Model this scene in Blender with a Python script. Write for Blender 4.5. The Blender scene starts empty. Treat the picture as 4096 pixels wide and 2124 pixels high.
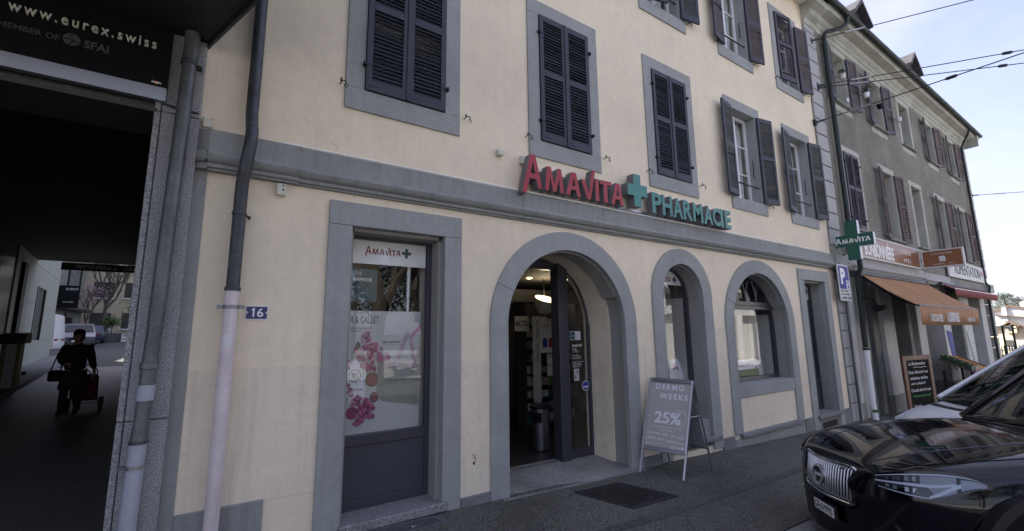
import bpy, bmesh, math, random
from mathutils import Vector, Matrix
from mathutils.geometry import tessellate_polygon
rnd = random.Random(7)
SC = bpy.context.scene
COL = SC.collection
R = math.radians
# ------------------------------------------------------------------ camera
cam_d = bpy.data.cameras.new('camera'); CAM = bpy.data.objects.new('camera', cam_d); COL.objects.link(CAM)
def cam_matrix(yaw, pitch, roll, loc):
    cy, sy, cp, sp = math.cos(yaw), math.sin(yaw), math.cos(pitch), math.sin(pitch)
    f = Vector((sy*cp, cy*cp, sp)); r = Vector((cy, -sy, 0)); u = r.cross(f)
    cr, sr = math.cos(roll), math.sin(roll)
    r2 = cr*r + sr*u; u2 = -sr*r + cr*u
    m = Matrix((r2, u2, -f)).transposed().to_4x4(); m.translation = loc
    return m
CAM.matrix_world = cam_matrix(R(33.103), R(8.784), R(-.651), (0, -4.3, 1.70))
cam_d.sensor_fit = 'HORIZONTAL'; cam_d.sensor_width = 36; cam_d.lens = 36*1730.77/4096
cam_d.clip_start = .05; cam_d.clip_end = 3000
SC.camera = CAM
# ------------------------------------------------------------------ sky, sun, exposure
SUN_EL, SUN_AZ = R(44), R(-38)          # behind the facade (+Y), a little to the left
world = bpy.data.worlds.new('World'); SC.world = world; world.use_nodes = True
nt = world.node_tree; nt.nodes.clear()
def N(t, **k):
    n = nt.nodes.new(t)
    for a, b in k.items(): setattr(n, a, b)
    return n
sky = N('ShaderNodeTexSky', sky_type='NISHITA', sun_disc=False, sun_elevation=SUN_EL, sun_rotation=SUN_AZ)
sky.air_density = 1.0; sky.dust_density = 1.6; sky.ozone_density = 1.2
tc = N('ShaderNodeTexCoord')
mp = N('ShaderNodeMapping'); mp.inputs['Scale'].default_value = (1, 1, 2.2); nt.links.new(tc.outputs['Generated'], mp.inputs[0])
nz = N('ShaderNodeTexNoise'); nz.inputs['Scale'].default_value = 2.1; nz.inputs['Detail'].default_value = 9; nz.inputs['Roughness'].default_value = .56
nt.links.new(mp.outputs[0], nz.inputs['Vector'])
rp = N('ShaderNodeValToRGB'); rp.color_ramp.elements[0].position = .36; rp.color_ramp.elements[1].position = .70
rp.color_ramp.elements[0].color = (.30, .30, .30, 1); rp.color_ramp.elements[1].color = (.95, .95, .95, 1)
nt.links.new(nz.outputs['Fac'], rp.inputs[0])
mx = N('ShaderNodeMixRGB'); mx.inputs[2].default_value = (2.70, 2.76, 3.45, 1)     # thin bright cloud veil
tn = N('ShaderNodeMixRGB', blend_type='MULTIPLY'); tn.inputs[0].default_value = 1; tn.inputs[2].default_value = (.92, .855, .99, 1)
nt.links.new(rp.outputs[0], mx.inputs[0]); nt.links.new(sky.outputs[0], tn.inputs[1]); nt.links.new(tn.outputs[0], mx.inputs[1])
bg = N('ShaderNodeBackground'); bg.inputs['Strength'].default_value = .112
nt.links.new(mx.outputs[0], bg.inputs[0])
wo = N('ShaderNodeOutputWorld'); nt.links.new(bg.outputs[0], wo.inputs[0])
sl = bpy.data.lights.new('sun', 'SUN'); sl.energy = 5.0; sl.angle = R(.6); sl.color = (1, .95, .87)
SUN = bpy.data.objects.new('sun', sl); COL.objects.link(SUN)
sd = Vector((math.sin(SUN_AZ)*math.cos(SUN_EL), math.cos(SUN_AZ)*math.cos(SUN_EL), math.sin(SUN_EL)))
SUN.rotation_euler = sd.to_track_quat('Z', 'Y').to_euler(); SUN.location = (0, 40, 60)
vs = SC.view_settings; vs.view_transform = 'Standard'; vs.look = 'None'; vs.gamma = 1; vs.exposure = 1.72
try: vs.use_curve_mapping = False
except Exception: pass
SC.cycles.max_bounces = 10; SC.cycles.transparent_max_bounces = 16
SC.cycles.use_denoising = True

# ------------------------------------------------------------------ materials
MATS = {}
def mat(name, col, rough=.6, metal=0, var=0., vs=3., bump=0., bs=40., bd=.01, spec=.5, coat=0, streak=0., col2=None, speck=0., ss=120., rv=.0, gum=0., crack=0., blotch=0.):
    if name in MATS: return MATS[name]
    m = bpy.data.materials.new(name); m.use_nodes = True; t = m.node_tree; L = t.links.new
    b = t.nodes['Principled BSDF']
    b.inputs['Roughness'].default_value = rough; b.inputs['Metallic'].default_value = metal
    b.inputs['Specular IOR Level'].default_value = spec
    if coat: b.inputs['Coat Weight'].default_value = coat; b.inputs['Coat Roughness'].default_value = .045
    c = (*col, 1); b.inputs['Base Color'].default_value = c
    m.diffuse_color = c
    if var or bump or streak or speck or rv or gum or crack or blotch:
        g = t.nodes.new('ShaderNodeNewGeometry'); pos = g.outputs['Position']
    src = None
    def noise(scale, detail=4, rough=.6, vec=None):
        n = t.nodes.new('ShaderNodeTexNoise'); n.inputs['Scale'].default_value = scale; n.inputs['Detail'].default_value = detail; n.inputs['Roughness'].default_value = rough
        L(vec or pos, n.inputs['Vector']); return n.outputs['Fac']
    def mapr(v, a, b2, c2, d):
        n = t.nodes.new('ShaderNodeMapRange'); L(v, n.inputs[0])
        for i, q in enumerate((a, b2, c2, d)): n.inputs[i+1].default_value = q
        return n.outputs[0]
    def mulc(colsock, fac):
        n = t.nodes.new('ShaderNodeMixRGB'); n.blend_type = 'MULTIPLY'; n.inputs[0].default_value = 1
        if colsock is None: n.inputs[1].default_value = c
        else: L(colsock, n.inputs[1])
        L(fac, n.inputs[2]); return n.outputs[0]
    if col2 is not None:
        n = t.nodes.new('ShaderNodeMixRGB'); n.inputs[1].default_value = c; n.inputs[2].default_value = (*col2, 1)
        L(mapr(noise(vs, 6, .65), .42, .62, 0, 1), n.inputs[0]); src = n.outputs[0]
    if var:
        src = mulc(src, mapr(noise(vs*.7, 5), .3, .7, 1-var, 1+var*.6))
        src = mulc(src, mapr(noise(vs*9, 3), .3, .7, 1-var*.45, 1+var*.3))
    if streak:
        mpn = t.nodes.new('ShaderNodeMapping'); mpn.inputs['Scale'].default_value = (9, 9, .35); L(pos, mpn.inputs[0])
        src = mulc(src, mapr(noise(1.6, 6, .7, mpn.outputs[0]), .48, .75, 1, 1-streak))
    if speck:
        src = mulc(src, mapr(noise(ss, 2, .7), .35, .65, 1-speck, 1+speck*.8))
    if blotch:            # irregular stains with soft borders
        src = mulc(src, mapr(noise(.55, 7, .72), .53, .66, 1, 1-blotch)); src = mulc(src, mapr(noise(2.7, 6, .75), .58, .70, 1, 1-blotch*.8))
    if gum:               # pale trodden spots
        vo = t.nodes.new('ShaderNodeTexVoronoi'); vo.inputs['Scale'].default_value = 2.3; L(pos, vo.inputs['Vector'])
        src = mulc(src, mapr(vo.outputs['Distance'], .035, .05, 1+gum, 1)); vo = t.nodes.new('ShaderNodeTexVoronoi'); vo.inputs['Scale'].default_value = 5.1; L(pos, vo.inputs['Vector']); src = mulc(src, mapr(vo.outputs['Distance'], .05, .08, 1-gum*.5, 1))
    if crack:
        nv = t.nodes.new('ShaderNodeTexNoise'); nv.inputs['Scale'].default_value = 1.9; nv.inputs['Detail'].default_value = 6; L(pos, nv.inputs['Vector'])
        ad = t.nodes.new('ShaderNodeVectorMath'); ad.operation = 'MULTIPLY_ADD'; ad.inputs[1].default_value = (.9, .9, .9); L(nv.outputs['Color'], ad.inputs[0]); L(pos, ad.inputs[2])
        vo = t.nodes.new('ShaderNodeTexVoronoi'); vo.feature = 'DISTANCE_TO_EDGE'; vo.inputs['Scale'].default_value = .55; L(ad.outputs[0], vo.inputs['Vector'])
        ck = mapr(vo.outputs['Distance'], .0, .0045, 1, 0); mk = mapr(noise(.8, 2), .50, .58, 0, 1)
        mm = t.nodes.new('ShaderNodeMath'); mm.operation = 'MULTIPLY'; L(ck, mm.inputs[0]); L(mk, mm.inputs[1]); src = mulc(src, mapr(mm.outputs[0], 0, 1, 1, 1-crack))
    if src is not None: L(src, b.inputs['Base Color'])
    if rv: L(mapr(noise(vs*3, 4), .3, .7, max(0, rough-rv), min(1, rough+rv)), b.inputs['Roughness'])
    if bump:
        bn = t.nodes.new('ShaderNodeBump'); bn.inputs['Strength'].default_value = bump; bn.inputs['Distance'].default_value = bd
        L(noise(bs, 5, .65), bn.inputs['Height']); L(bn.outputs[0], b.inputs['Normal'])
    MATS[name] = m; return m
def emis(name, col, st):
    m = bpy.data.materials.new(name); m.use_nodes = True; b = m.node_tree.nodes['Principled BSDF']
    b.inputs['Base Color'].default_value = (*col, 1); b.inputs['Emission Color'].default_value = (*col, 1); b.inputs['Emission Strength'].default_value = st
    MATS[name] = m; return m
def glass(name, ior=1.5, tint=(.985, .99, .987)):
    m = bpy.data.materials.new(name); m.use_nodes = True; t = m.node_tree; t.nodes.clear(); L = t.links.new
    lw = t.nodes.new('ShaderNodeLayerWeight'); lw.inputs[0].default_value = .5         # Schlick reflectance, same on both faces
    pw = t.nodes.new('ShaderNodeMath'); pw.operation = 'POWER'; pw.inputs[1].default_value = 5; L(lw.outputs['Facing'], pw.inputs[0])
    f0 = ((ior-1)/(ior+1))**2; fr = t.nodes.new('ShaderNodeMath'); fr.operation = 'MULTIPLY_ADD'; fr.inputs[1].default_value = 1-f0; fr.inputs[2].default_value = f0; L(pw.outputs[0], fr.inputs[0])
    tr = t.nodes.new('ShaderNodeBsdfTransparent'); tr.inputs[0].default_value = (*tint, 1)
    gl = t.nodes.new('ShaderNodeBsdfGlossy'); gl.inputs['Roughness'].default_value = .004
    ms = t.nodes.new('ShaderNodeMixShader'); o = t.nodes.new('ShaderNodeOutputMaterial')
    L(fr.outputs[0], ms.inputs[0]); L(tr.outputs[0], ms.inputs[1]); L(gl.outputs[0], ms.inputs[2]); L(ms.outputs[0], o.inputs[0])
    MATS[name] = m; return m
mat('plaster', (.82, .715, .545), .85, var=.10, vs=.9, bump=.35, bs=55, bd=.014, streak=.06, crack=.14, blotch=.06)
mat('plaster_low', (.80, .70, .545), .82, var=.10, vs=1.6, bump=.35, bs=55, bd=.012, streak=.14, blotch=.16)
mat('stone_paint', (.32, .332, .322), .75, var=.12, vs=1.8, bump=.4, bs=38, bd=.02, streak=.12, blotch=.10, crack=.3)
mat('cornice_paint', (.275, .285, .275), .75, var=.14, vs=1.6, bump=.25, bs=40, bd=.02, streak=.28)
mat('reveal_paint', (.30, .295, .27), .8, var=.1, vs=2, bump=.2, bs=60)
mat('cement', (.20, .20, .20), .9, var=.25, vs=3, bump=.5, bs=45, bd=.02)
mat('shutter_navy', (.030, .037, .052), .55, var=.15, vs=3)
mat('shutter_plum', (.043, .032, .050), .55, var=.2, vs=3)
mat('shutter_brown', (.085, .056, .062), .65, var=.28, vs=3)
mat('iron', (.02, .02, .022), .55, metal=.3)
mat('white_frame', (.72, .72, .73), .4)
mat('granite', (.23, .23, .235), .8, speck=.6, ss=100, var=.15, bump=.35, bs=60)
mat('granite_clad', (.30, .30, .305), .75, speck=.6, ss=110, var=.15, bump=.5, bs=40, bd=.012)
mat('granite_dark', (.10, .10, .10), .8, speck=.5, ss=60)
mat('asphalt', (.078, .075, .069), .9, var=.25, vs=.9, speck=.7, ss=60, crack=.4, blotch=.2, bump=.6, bs=90, bd=.012)
mat('asphalt_side', (.115, .113, .098), .9, var=.30, vs=.6, speck=.75, ss=60, bump=.8, bs=80, bd=.02, gum=.5, crack=.5, blotch=.25)
mat('asphalt_dark', (.11, .107, .10), .5, var=.3, vs=.6, speck=.5, ss=70, bump=.4, bs=60)
mat('pale_paving', (.42, .41, .39), .9, var=.1)
mat('concrete_pad', (.27, .265, .255), .85, blotch=.3, var=.35, vs=2, speck=.25, ss=60, bump=.3)
mat('kerbstone', (.22, .22, .22), .85, var=.2, speck=.4, ss=60, bump=.3)
mat('zinc', (.135, .142, .142), .5, metal=.5, var=.35, vs=4, streak=.3, rv=.15)
mat('zinc_dark', (.075, .082, .092), .5, metal=.4, var=.4, vs=5, streak=.5, rv=.15)
mat('pipe_pink', (.66, .575, .58), .5, var=.15, vs=4, streak=.22)
mat('pipe_grey', (.36, .38, .43), .55, var=.12, vs=5, streak=.25)
mat('copper_green', (.035, .045, .043), .6, metal=.3, var=.3, vs=3)
mat('letter_red', (.36, .030, .042), .45, var=.08)
mat('letter_green', (.055, .235, .21), .45, var=.06)
mat('letter_side', (.16, .155, .165), .5, var=.1)
mat('sign_green', (.016, .105, .068), .5)
mat('white', (.82, .82, .81), .5); mat('off_white', (.62, .62, .62), .6, var=.1); mat('ivory', (.62, .60, .50), .5)
mat('print_grey', (.68, .68, .72), .5)
mat('enamel_blue', (.028, .022, .13), .3); mat('sign_blue', (.022, .03, .26), .6)
mat('teal', (.015, .075, .085), .4); mat('red_print', (.22, .02, .03), .5); mat('black', (.005, .005, .006), .5, spec=.15); mat('black_gloss', (.004, .004, .005), .18)
mat('frame_dark', (.045, .045, .058), .4); mat('panel_dark', (.05, .05, .065), .5, var=.06)
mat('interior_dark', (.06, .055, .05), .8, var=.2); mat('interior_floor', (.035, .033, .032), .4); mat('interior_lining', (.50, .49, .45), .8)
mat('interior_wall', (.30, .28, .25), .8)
mat('alu', (.42, .42, .44), .35, metal=.9); mat('alu_dark', (.2, .2, .22), .35, metal=.9); mat('chrome', (.75, .75, .78), .08, metal=1)
mat('poster_grey', (.37, .36, .335), .45); mat('poster_pale', (.46, .475, .465), .5); mat('board_back', (.17, .17, .185), .6)
mat('brown_sign', (.25, .105, .045), .35); mat('awning', (.37, .19, .085), .85, var=.15, vs=1.5, streak=.1); mat('awning_red', (.36, .10, .085), .9, var=.1); mat('awning_stripe', (.05, .03, .04), .9)
mat('roughcast', (.275, .266, .225), .95, var=.28, vs=1.3, bump=1.0, bs=14, bd=.10, streak=.18)
mat('greystone', (.44, .44, .385), .85, var=.22, vs=2.2, bump=.3, bs=30, streak=.22)
mat('greystone_dark', (.24, .245, .225), .85, var=.3, vs=2.5, bump=.3, streak=.25)
mat('quoin_paint', (.38, .375, .375), .75, var=.1, vs=2, bump=.15, streak=.12)
mat('shop_white', (.53, .52, .50), .7, var=.15, vs=2, streak=.2)
mat('wood_brown', (.13, .040, .020), .5, var=.25, vs=6); mat('chalk', (.006, .006, .006), .8, spec=.1, var=.3, vs=5); mat('chalk_white', (.65, .65, .65), .9); mat('chalk_green', (.06, .28, .08), .9)
mat('roof_slate', (.055, .052, .055), .7, var=.3, vs=4); mat('roof_tile', (.17, .115, .075), .85, var=.35, vs=5, bump=.4, bs=20); mat('dormer_wood', (.05, .042, .05), .6)
mat('sun_wall', (.74, .72, .68), .8, var=.06); mat('cream_wall', (.52, .46, .33), .8, var=.12)
mat('paint_black', (.003, .003, .006), .5, spec=.0, coat=1.); mat('paint_navy', (.012, .013, .04), .4, coat=1.)
mat('car_white', (.70, .71, .74), .3, coat=.6); mat('car_grey', (.10, .105, .115), .3, coat=.7); mat('car_blue', (.035, .045, .08), .3, coat=.7)
mat('rubber', (.012, .012, .012), .8); mat('trim_black', (.01, .01, .011), .45); mat('lamp_white', (.58, .60, .66), .3); mat('lamp_tail', (.30, .31, .36), .25); mat('rim', (.25, .25, .26), .35, metal=.7)
mat('bark', (.10, .08, .065), .9, var=.3, vs=5, bump=.4); mat('bark_far', (.085, .073, .068), .9); mat('pine_leaf', (.028, .042, .018), .8, var=.35, vs=.4); mat('leaf_green', (.07, .13, .03), .7, var=.3); mat('blossom', (.50, .36, .39), .8, var=.2)
mat('cloth_black', (.006, .006, .008), .9); mat('cloth_plum', (.022, .006, .012), .9); mat('cloth_red', (.13, .012, .022), .9); mat('skin', (.28, .16, .11), .6); mat('hair', (.012, .010, .009), .7)
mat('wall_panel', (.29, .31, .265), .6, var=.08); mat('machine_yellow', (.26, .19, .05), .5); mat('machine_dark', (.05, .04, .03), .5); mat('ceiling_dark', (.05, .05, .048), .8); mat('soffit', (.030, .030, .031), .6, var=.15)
mat('cast_iron', (.045, .043, .045), .6, metal=.4, var=.3, vs=6); mat('grate_metal', (.16, .165, .18), .5, metal=.5, var=.2)
mat('wood_box', (.42, .30, .17), .8, var=.2); mat('crate_green', (.025, .06, .03), .6); mat('crate_pink', (.20, .06, .16), .6); mat('orange', (.55, .22, .03), .6); mat('fence_green', (.015, .035, .022), .5)
mat('flower_pink', (.42, .11, .24), .6, var=.35, vs=25); mat('fig', (.28, .09, .10), .6, var=.3, vs=30); mat('bag', (.27, .275, .235), .8, var=.12, vs=6); mat('strap', (.45, .32, .42), .8, var=.5, vs=30); mat('petal_dark', (.25, .04, .10), .6, var=.3, vs=25)
mat('lampbowl', (.50, .50, .46), .5)
mat('poster_mid', (.44, .43, .40), .5); emis('lamp_glow', (1, .82, .42), .55); emis('spot_glow', (1, .78, .42), 3.)
glass('pane', 1.55); glass('car_glass', 1.55, (.30, .36, .33)); glass('lens', 1.22, (.92, .94, .97))

# ------------------------------------------------------------------ mesh helpers
def wm(o):
    b = Matrix.LocRotScale(o.location, o.rotation_euler, o.scale)
    return wm(o.parent) @ o.matrix_parent_inverse @ b if o.parent else b
def par(o, p):
    if p: o.parent = p; o.matrix_parent_inverse = wm(p).inverted()
def link(name, me, parent=None):
    o = bpy.data.objects.new(name, me); COL.objects.link(o)
    if parent: par(o, parent)
    return o
def tag(o, label=None, cat=None, group=None, kind=None):
    for k, v in (('label', label), ('category', cat), ('group', group), ('kind', kind)):
        if v: o[k] = v
    return o
def thing(name, label, cat, loc=(0, 0, 0), rz=0, group=None):
    o = bpy.data.objects.new(name, None); COL.objects.link(o); o.location = loc; o.rotation_euler = (0, 0, rz); o.empty_display_size = .1
    return tag(o, label, cat, group)
class MB:
    def __init__(s): s.v = []; s.f = []; s.sm = False
    def add(s, vs, fs):
        n = len(s.v); s.v += [tuple(p) for p in vs]; s.f += [tuple(i+n for i in f) for f in fs]; return s
    def box(s, x0, x1, y0, y1, z0, z1):
        return s.add([(x0,y0,z0),(x1,y0,z0),(x1,y1,z0),(x0,y1,z0),(x0,y0,z1),(x1,y0,z1),(x1,y1,z1),(x0,y1,z1)],
                     [(0,3,2,1),(4,5,6,7),(0,1,5,4),(1,2,6,5),(2,3,7,6),(3,0,4,7)])
    def hexa(s, a, b):                 # two quads, joined
        return s.add(list(a)+list(b), [(0,1,2,3),(7,6,5,4),(0,4,5,1),(1,5,6,2),(2,6,7,3),(3,7,4,0)])
    def ob(s, c, ax, ay, az, hx, hy, hz):
        c = Vector(c); ax, ay, az = Vector(ax)*hx, Vector(ay)*hy, Vector(az)*hz
        q = lambda z: [c-ax-ay+z, c+ax-ay+z, c+ax+ay+z, c-ax+ay+z]
        return s.hexa(q(-az), q(az))
    def prism(s, loops, d0, d1, f=None):   # loops of 2d points (outer, holes...), extruded d0..d1 ; f maps (a,b,d)->xyz, default XZ plane along Y
        f = f or (lambda a, b, d: (a, d, b))
        flat = [p for l in loops for p in l]; n = len(flat)
        tri = tessellate_polygon([[Vector((p[0], p[1], 0)) for p in l] for l in loops])
        vs = [f(p[0], p[1], d0) for p in flat] + [f(p[0], p[1], d1) for p in flat]
        fs = [tuple(t) for t in tri] + [tuple(i+n for i in reversed(t)) for t in tri]
        k = 0
        for l in loops:
            m = len(l)
            for i in range(m): a, b = k+i, k+(i+1) % m; fs.append((a, b, b+n, a+n))
            k += m
        return s.add(vs, fs)
    def tube(s, path, r, n=8, cap=True):
        path = [Vector(p) for p in path]; m = len(path); rs = r if isinstance(r, (list, tuple)) else [r]*m
        up = None; vs = []
        for i, p in enumerate(path):
            d = (path[min(i+1, m-1)]-path[max(i-1, 0)]).normalized()
            if up is None: up = d.orthogonal().normalized()
            else:
                up = (up-d*up.dot(d)); up = up.normalized() if up.length > 1e-6 else d.orthogonal().normalized()
            w = d.cross(up)
            for k in range(n):
                a = 2*math.pi*k/n; vs.append(p+(up*math.cos(a)+w*math.sin(a))*rs[i])
        fs = [(i*n+k, i*n+(k+1) % n, (i+1)*n+(k+1) % n, (i+1)*n+k) for i in range(m-1) for k in range(n)]
        if cap: fs += [tuple(range(n-1, -1, -1)), tuple((m-1)*n+k for k in range(n))]
        return s.add(vs, fs)
    def lathe(s, prof, c=(0, 0, 0), n=20, sx=1, sy=1, a0=0, a1=2*math.pi):
        full = abs(a1-a0-2*math.pi) < 1e-6; m = n if full else n+1; vs = []
        for r, z in prof:
            for k in range(m):
                a = a0+(a1-a0)*k/n; vs.append((c[0]+r*math.cos(a)*sx, c[1]+r*math.sin(a)*sy, c[2]+z))
        fs = []
        for i in range(len(prof)-1):
            for k in range(n):
                b = (k+1) % m; fs.append((i*m+k, i*m+b, (i+1)*m+b, (i+1)*m+k))
        return s.add(vs, fs)
    def grid(s, rows, closed=False):
        n = len(rows[0]); vs = [p for r in rows for p in r]
        fs = [(i*n+k, i*n+(k+1) % n, (i+1)*n+(k+1) % n, (i+1)*n+k) for i in range(len(rows)-1) for k in range(n if closed else n-1)]
        return s.add(vs, fs)
    def xf(s, fn): s.v = [tuple(fn(Vector(p))) for p in s.v]; return s
    def mesh(s, name, m, bevel=0, smooth=False, seg=1, weld=False):
        me = bpy.data.meshes.new(name); me.from_pydata(s.v, [], s.f)
        bm = bmesh.new(); bm.from_mesh(me)
        if weld: bmesh.ops.remove_doubles(bm, verts=bm.verts, dist=1e-5)
        bmesh.ops.recalc_face_normals(bm, faces=bm.faces)
        if bevel:
            es = [e for e in bm.edges if len(e.link_faces) == 2 and e.calc_face_angle(0) > .6]
            bmesh.ops.bevel(bm, geom=es, offset=bevel, segments=seg, affect='EDGES', clamp_overlap=True)
        if smooth:
            for f in bm.faces: f.smooth = True
        bm.to_mesh(me); bm.free()
        me.materials.append(MATS[m] if isinstance(m, str) else m)
        if smooth:
            try: me.set_sharp_from_angle(angle=R(38))
            except Exception: pass
        return me
    def build(s, name, m, parent=None, bevel=0, smooth=False, center=True, seg=1, weld=False):
        if center and s.v:
            lo = [min(p[i] for p in s.v) for i in range(3)]; hi = [max(p[i] for p in s.v) for i in range(3)]
            c = Vector(((lo[0]+hi[0])/2, (lo[1]+hi[1])/2, lo[2])); s.v = [tuple(Vector(p)-c) for p in s.v]
        else: c = Vector((0, 0, 0))
        o = bpy.data.objects.new(name, s.mesh(name, m, bevel, smooth, seg, weld)); COL.objects.link(o); o.location = c
        if parent: par(o, parent)
        return o
def box(name, m, parent, x0, x1, y0, y1, z0, z1, bevel=0): return MB().box(x0, x1, y0, y1, z0, z1).build(name, m, parent, bevel)
def struct(o, kind='structure'): o['kind'] = kind; return o
def rect(x0, x1, z0, z1): return [(x0, z0), (x1, z0), (x1, z1), (x0, z1)]
def arch(cx, r, spring, z0, n=28):        # closed outline, from bottom-left up and round
    return [(cx-r, z0)] + [(cx-r*math.cos(math.pi*i/n), spring+r*math.sin(math.pi*i/n)) for i in range(n+1)] + [(cx+r, z0)]
def rrect(x0, x1, z0, z1, r, n=4):
    p = []
    for cx, cz, a in ((x1-r, z0+r, -90), (x1-r, z1-r, 0), (x0+r, z1-r, 90), (x0+r, z0+r, 180)):
        for i in range(n+1): t = R(a+90*i/n); p.append((cx+r*math.cos(t), cz+r*math.sin(t)))
    return p
def disc(cx, cz, r, n=20, sx=1): return [(cx+r*sx*math.cos(2*math.pi*i/n), cz+r*math.sin(2*math.pi*i/n)) for i in range(n)]
_tc = {}
def glyphs(body, weight=0., spacing=1., shear=0.):
    k = (body, weight, spacing, shear)
    if k not in _tc:
        c = bpy.data.curves.new('lettering', 'FONT'); c.body = body; c.size = 1; c.offset = weight; c.space_character = spacing; c.shear = shear; c.resolution_u = 3; c.fill_mode = 'FRONT'
        o = bpy.data.objects.new('lettering', c); COL.objects.link(o)
        dg = bpy.context.evaluated_depsgraph_get(); me = bpy.data.meshes.new_from_object(o.evaluated_get(dg))
        _tc[k] = ([tuple(v.co) for v in me.vertices], [tuple(p.vertices) for p in me.polygons])
        bpy.data.objects.remove(o); bpy.data.curves.remove(c); bpy.data.meshes.remove(me)
    return _tc[k]
FRONT = (Vector((1, 0, 0)), Vector((0, 0, 1)), Vector((0, -1, 0)))      # facing the street
SIDE = (Vector((0, -1, 0)), Vector((0, 0, 1)), Vector((-1, 0, 0)))      # facing -X
def text(name, body, m, parent, org, w=None, h=None, fr=FRONT, depth=.004, weight=0., spacing=1., shear=0., side=None):
    """org = lower-left corner of the lettering; fitted to width w and/or cap height h"""
    vs, fs = glyphs(body, weight, spacing, shear)
    x0 = min(p[0] for p in vs); x1 = max(p[0] for p in vs); y0 = min(p[1] for p in vs); y1 = max(p[1] for p in vs)
    kx = w/(x1-x0) if w else None; ky = h/(y1-y0) if h else None
    kx = kx or ky; ky = ky or kx
    ux, uz, n = fr; O = Vector(org)
    b = MB(); nv = len(vs)
    F = [O+ux*((p[0]-x0)*kx)+uz*((p[1]-y0)*ky) for p in vs]
    es = {}
    for f in fs:
        for i in range(len(f)):
            a, c = f[i], f[(i+1) % len(f)]; es[(a, c)] = 1
    rim = [e for e in es if (e[1], e[0]) not in es]
    b.add([p+n*depth for p in F], fs)
    b.add(F+[p+n*depth for p in F], [(a, c, c+nv, a+nv) for a, c in rim])
    o = b.build(name, m, parent)
    if side:
        o.data.materials.append(MATS[side])
        for f in o.data.polygons:
            if abs(f.normal.dot(n)) < .7: f.material_index = 1
    return o
# ================================================================== pharmacy building
gz = lambda x: -.0302*x
PH = thing('pharmacy_building', 'cream plastered three-storey house with grey stone surrounds and dark shutters', 'building', (5.7, 0, 0))
WC = [1.45, 3.717, 6.044, 8.362, 10.63]           # window axes
F1 = (3.954, 6.238, 4.184, 6.031); F2 = (7.09, 9.25, 7.32, 9.04)
holes = [rect(.945-.06, 1.918+.06, -.03, 2.743+.06)[::-1], arch(3.70, 1.04, 1.785, -.4)[::-1], arch(6.045, .57, 2.25, -.1)[::-1], arch(8.37, 1.02, 1.79, .60)[::-1], rect(10.19-.06, 11.15+.06, -.08, 2.736+.06)[::-1]]
for c in WC:
    for F in (F1, F2): holes.append(rect(c-.51, c+.51, F[2]-.06, F[3]+.06)[::-1])
MB().prism([rect(-.24, 11.72, -.6, 10.1)]+holes, 0, .34).build('wall', 'plaster', PH)
# body of the house behind the front
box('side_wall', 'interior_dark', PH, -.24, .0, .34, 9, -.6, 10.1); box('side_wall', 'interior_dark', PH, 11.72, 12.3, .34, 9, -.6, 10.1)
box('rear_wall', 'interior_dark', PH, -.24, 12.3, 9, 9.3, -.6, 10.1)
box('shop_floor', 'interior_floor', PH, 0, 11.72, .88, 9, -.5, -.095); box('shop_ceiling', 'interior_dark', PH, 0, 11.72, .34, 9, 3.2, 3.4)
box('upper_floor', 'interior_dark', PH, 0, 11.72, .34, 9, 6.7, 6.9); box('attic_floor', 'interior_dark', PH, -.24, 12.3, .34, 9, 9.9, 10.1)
box('shop_back_wall', 'interior_wall', PH, 0, 11.72, 4.6, 4.75, -.09, 3.2)
box('shop_partition', 'interior_wall', PH, 2.15, 2.25, .36, 4.6, -.09, 3.2); box('shop_partition', 'interior_wall', PH, 6.95, 7.05, .36, 4.6, -.09, 3.2)
rf = MB().add([(-.4, -.55, 10.02), (12.34, -.55, 10.02), (12.34, 4.5, 14.2), (-.4, 4.5, 14.2), (-.4, 9.6, 10.02), (12.34, 9.6, 10.02)], [(0, 1, 2, 3), (3, 2, 5, 4), (0, 3, 4), (1, 5, 2), (0, 4, 5, 1)]).build('roof', 'roof_tile', PH)
MB().box(-.35, 11.70, -.5, -.003, 9.93, 10.0).build('soffit', 'sun_wall', PH)
# lighter repainted zones low on the wall
MB().prism([rect(-.238, .735, .36, 1.43)], -.004, .001).build('repainted_patch', 'plaster_low', PH)
MB().prism([rect(2.10, 2.50, .02, 1.40)], -.004, .001).build('repainted_patch', 'plaster_low', PH)
MB().prism([rect(4.88, 5.32, -.0, 1.52)], -.004, .001).build('repainted_patch', 'plaster_low', PH)
MB().prism([rect(6.77, 7.18, -.0, 1.74)], -.004, .001).build('repainted_patch', 'plaster_low', PH)
# chamfered left corner
MB().prism([[(-.24, -.012), (-.24, .10), (-.50, .30), (-.50, .12), (-.36, .005)]], -.6, 3.08, lambda a, b, d: (a, b, d)).build('corner_strip', 'stone_paint', PH)
MB().box(-.345, -.241, -.0, .34, 3.41, 10.1).build('wall_return', 'plaster', PH)
# --- plinth of cement, uneven lower edge follows the street
def plinth(x0, x1, top, m='cement', d=.03, nm='plinth'):
    MB().hexa([(x0, -d, gz(x0)-.25), (x1, -d, gz(x1)-.25), (x1, .05, gz(x1)-.25), (x0, .05, gz(x0)-.25)], [(x0, -d, top), (x1, -d, top), (x1, .05, top), (x0, .05, top)]).build(nm, m, PH, .008)
plinth(-.24, .345, .378, 'cornice_paint', .022, 'painted_plinth'); plinth(2.128, 2.486, .02); plinth(4.92, 5.28, -.02); plinth(6.81, 7.14, -.03); plinth(9.60, 9.94, -.04); plinth(11.40, 11.715, -.035); plinth(.35, .72, -.02, 'plaster_low', .005, 'wall_foot'); plinth(7.16, 9.58, -.10, 'cornice_paint', .02)
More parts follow.
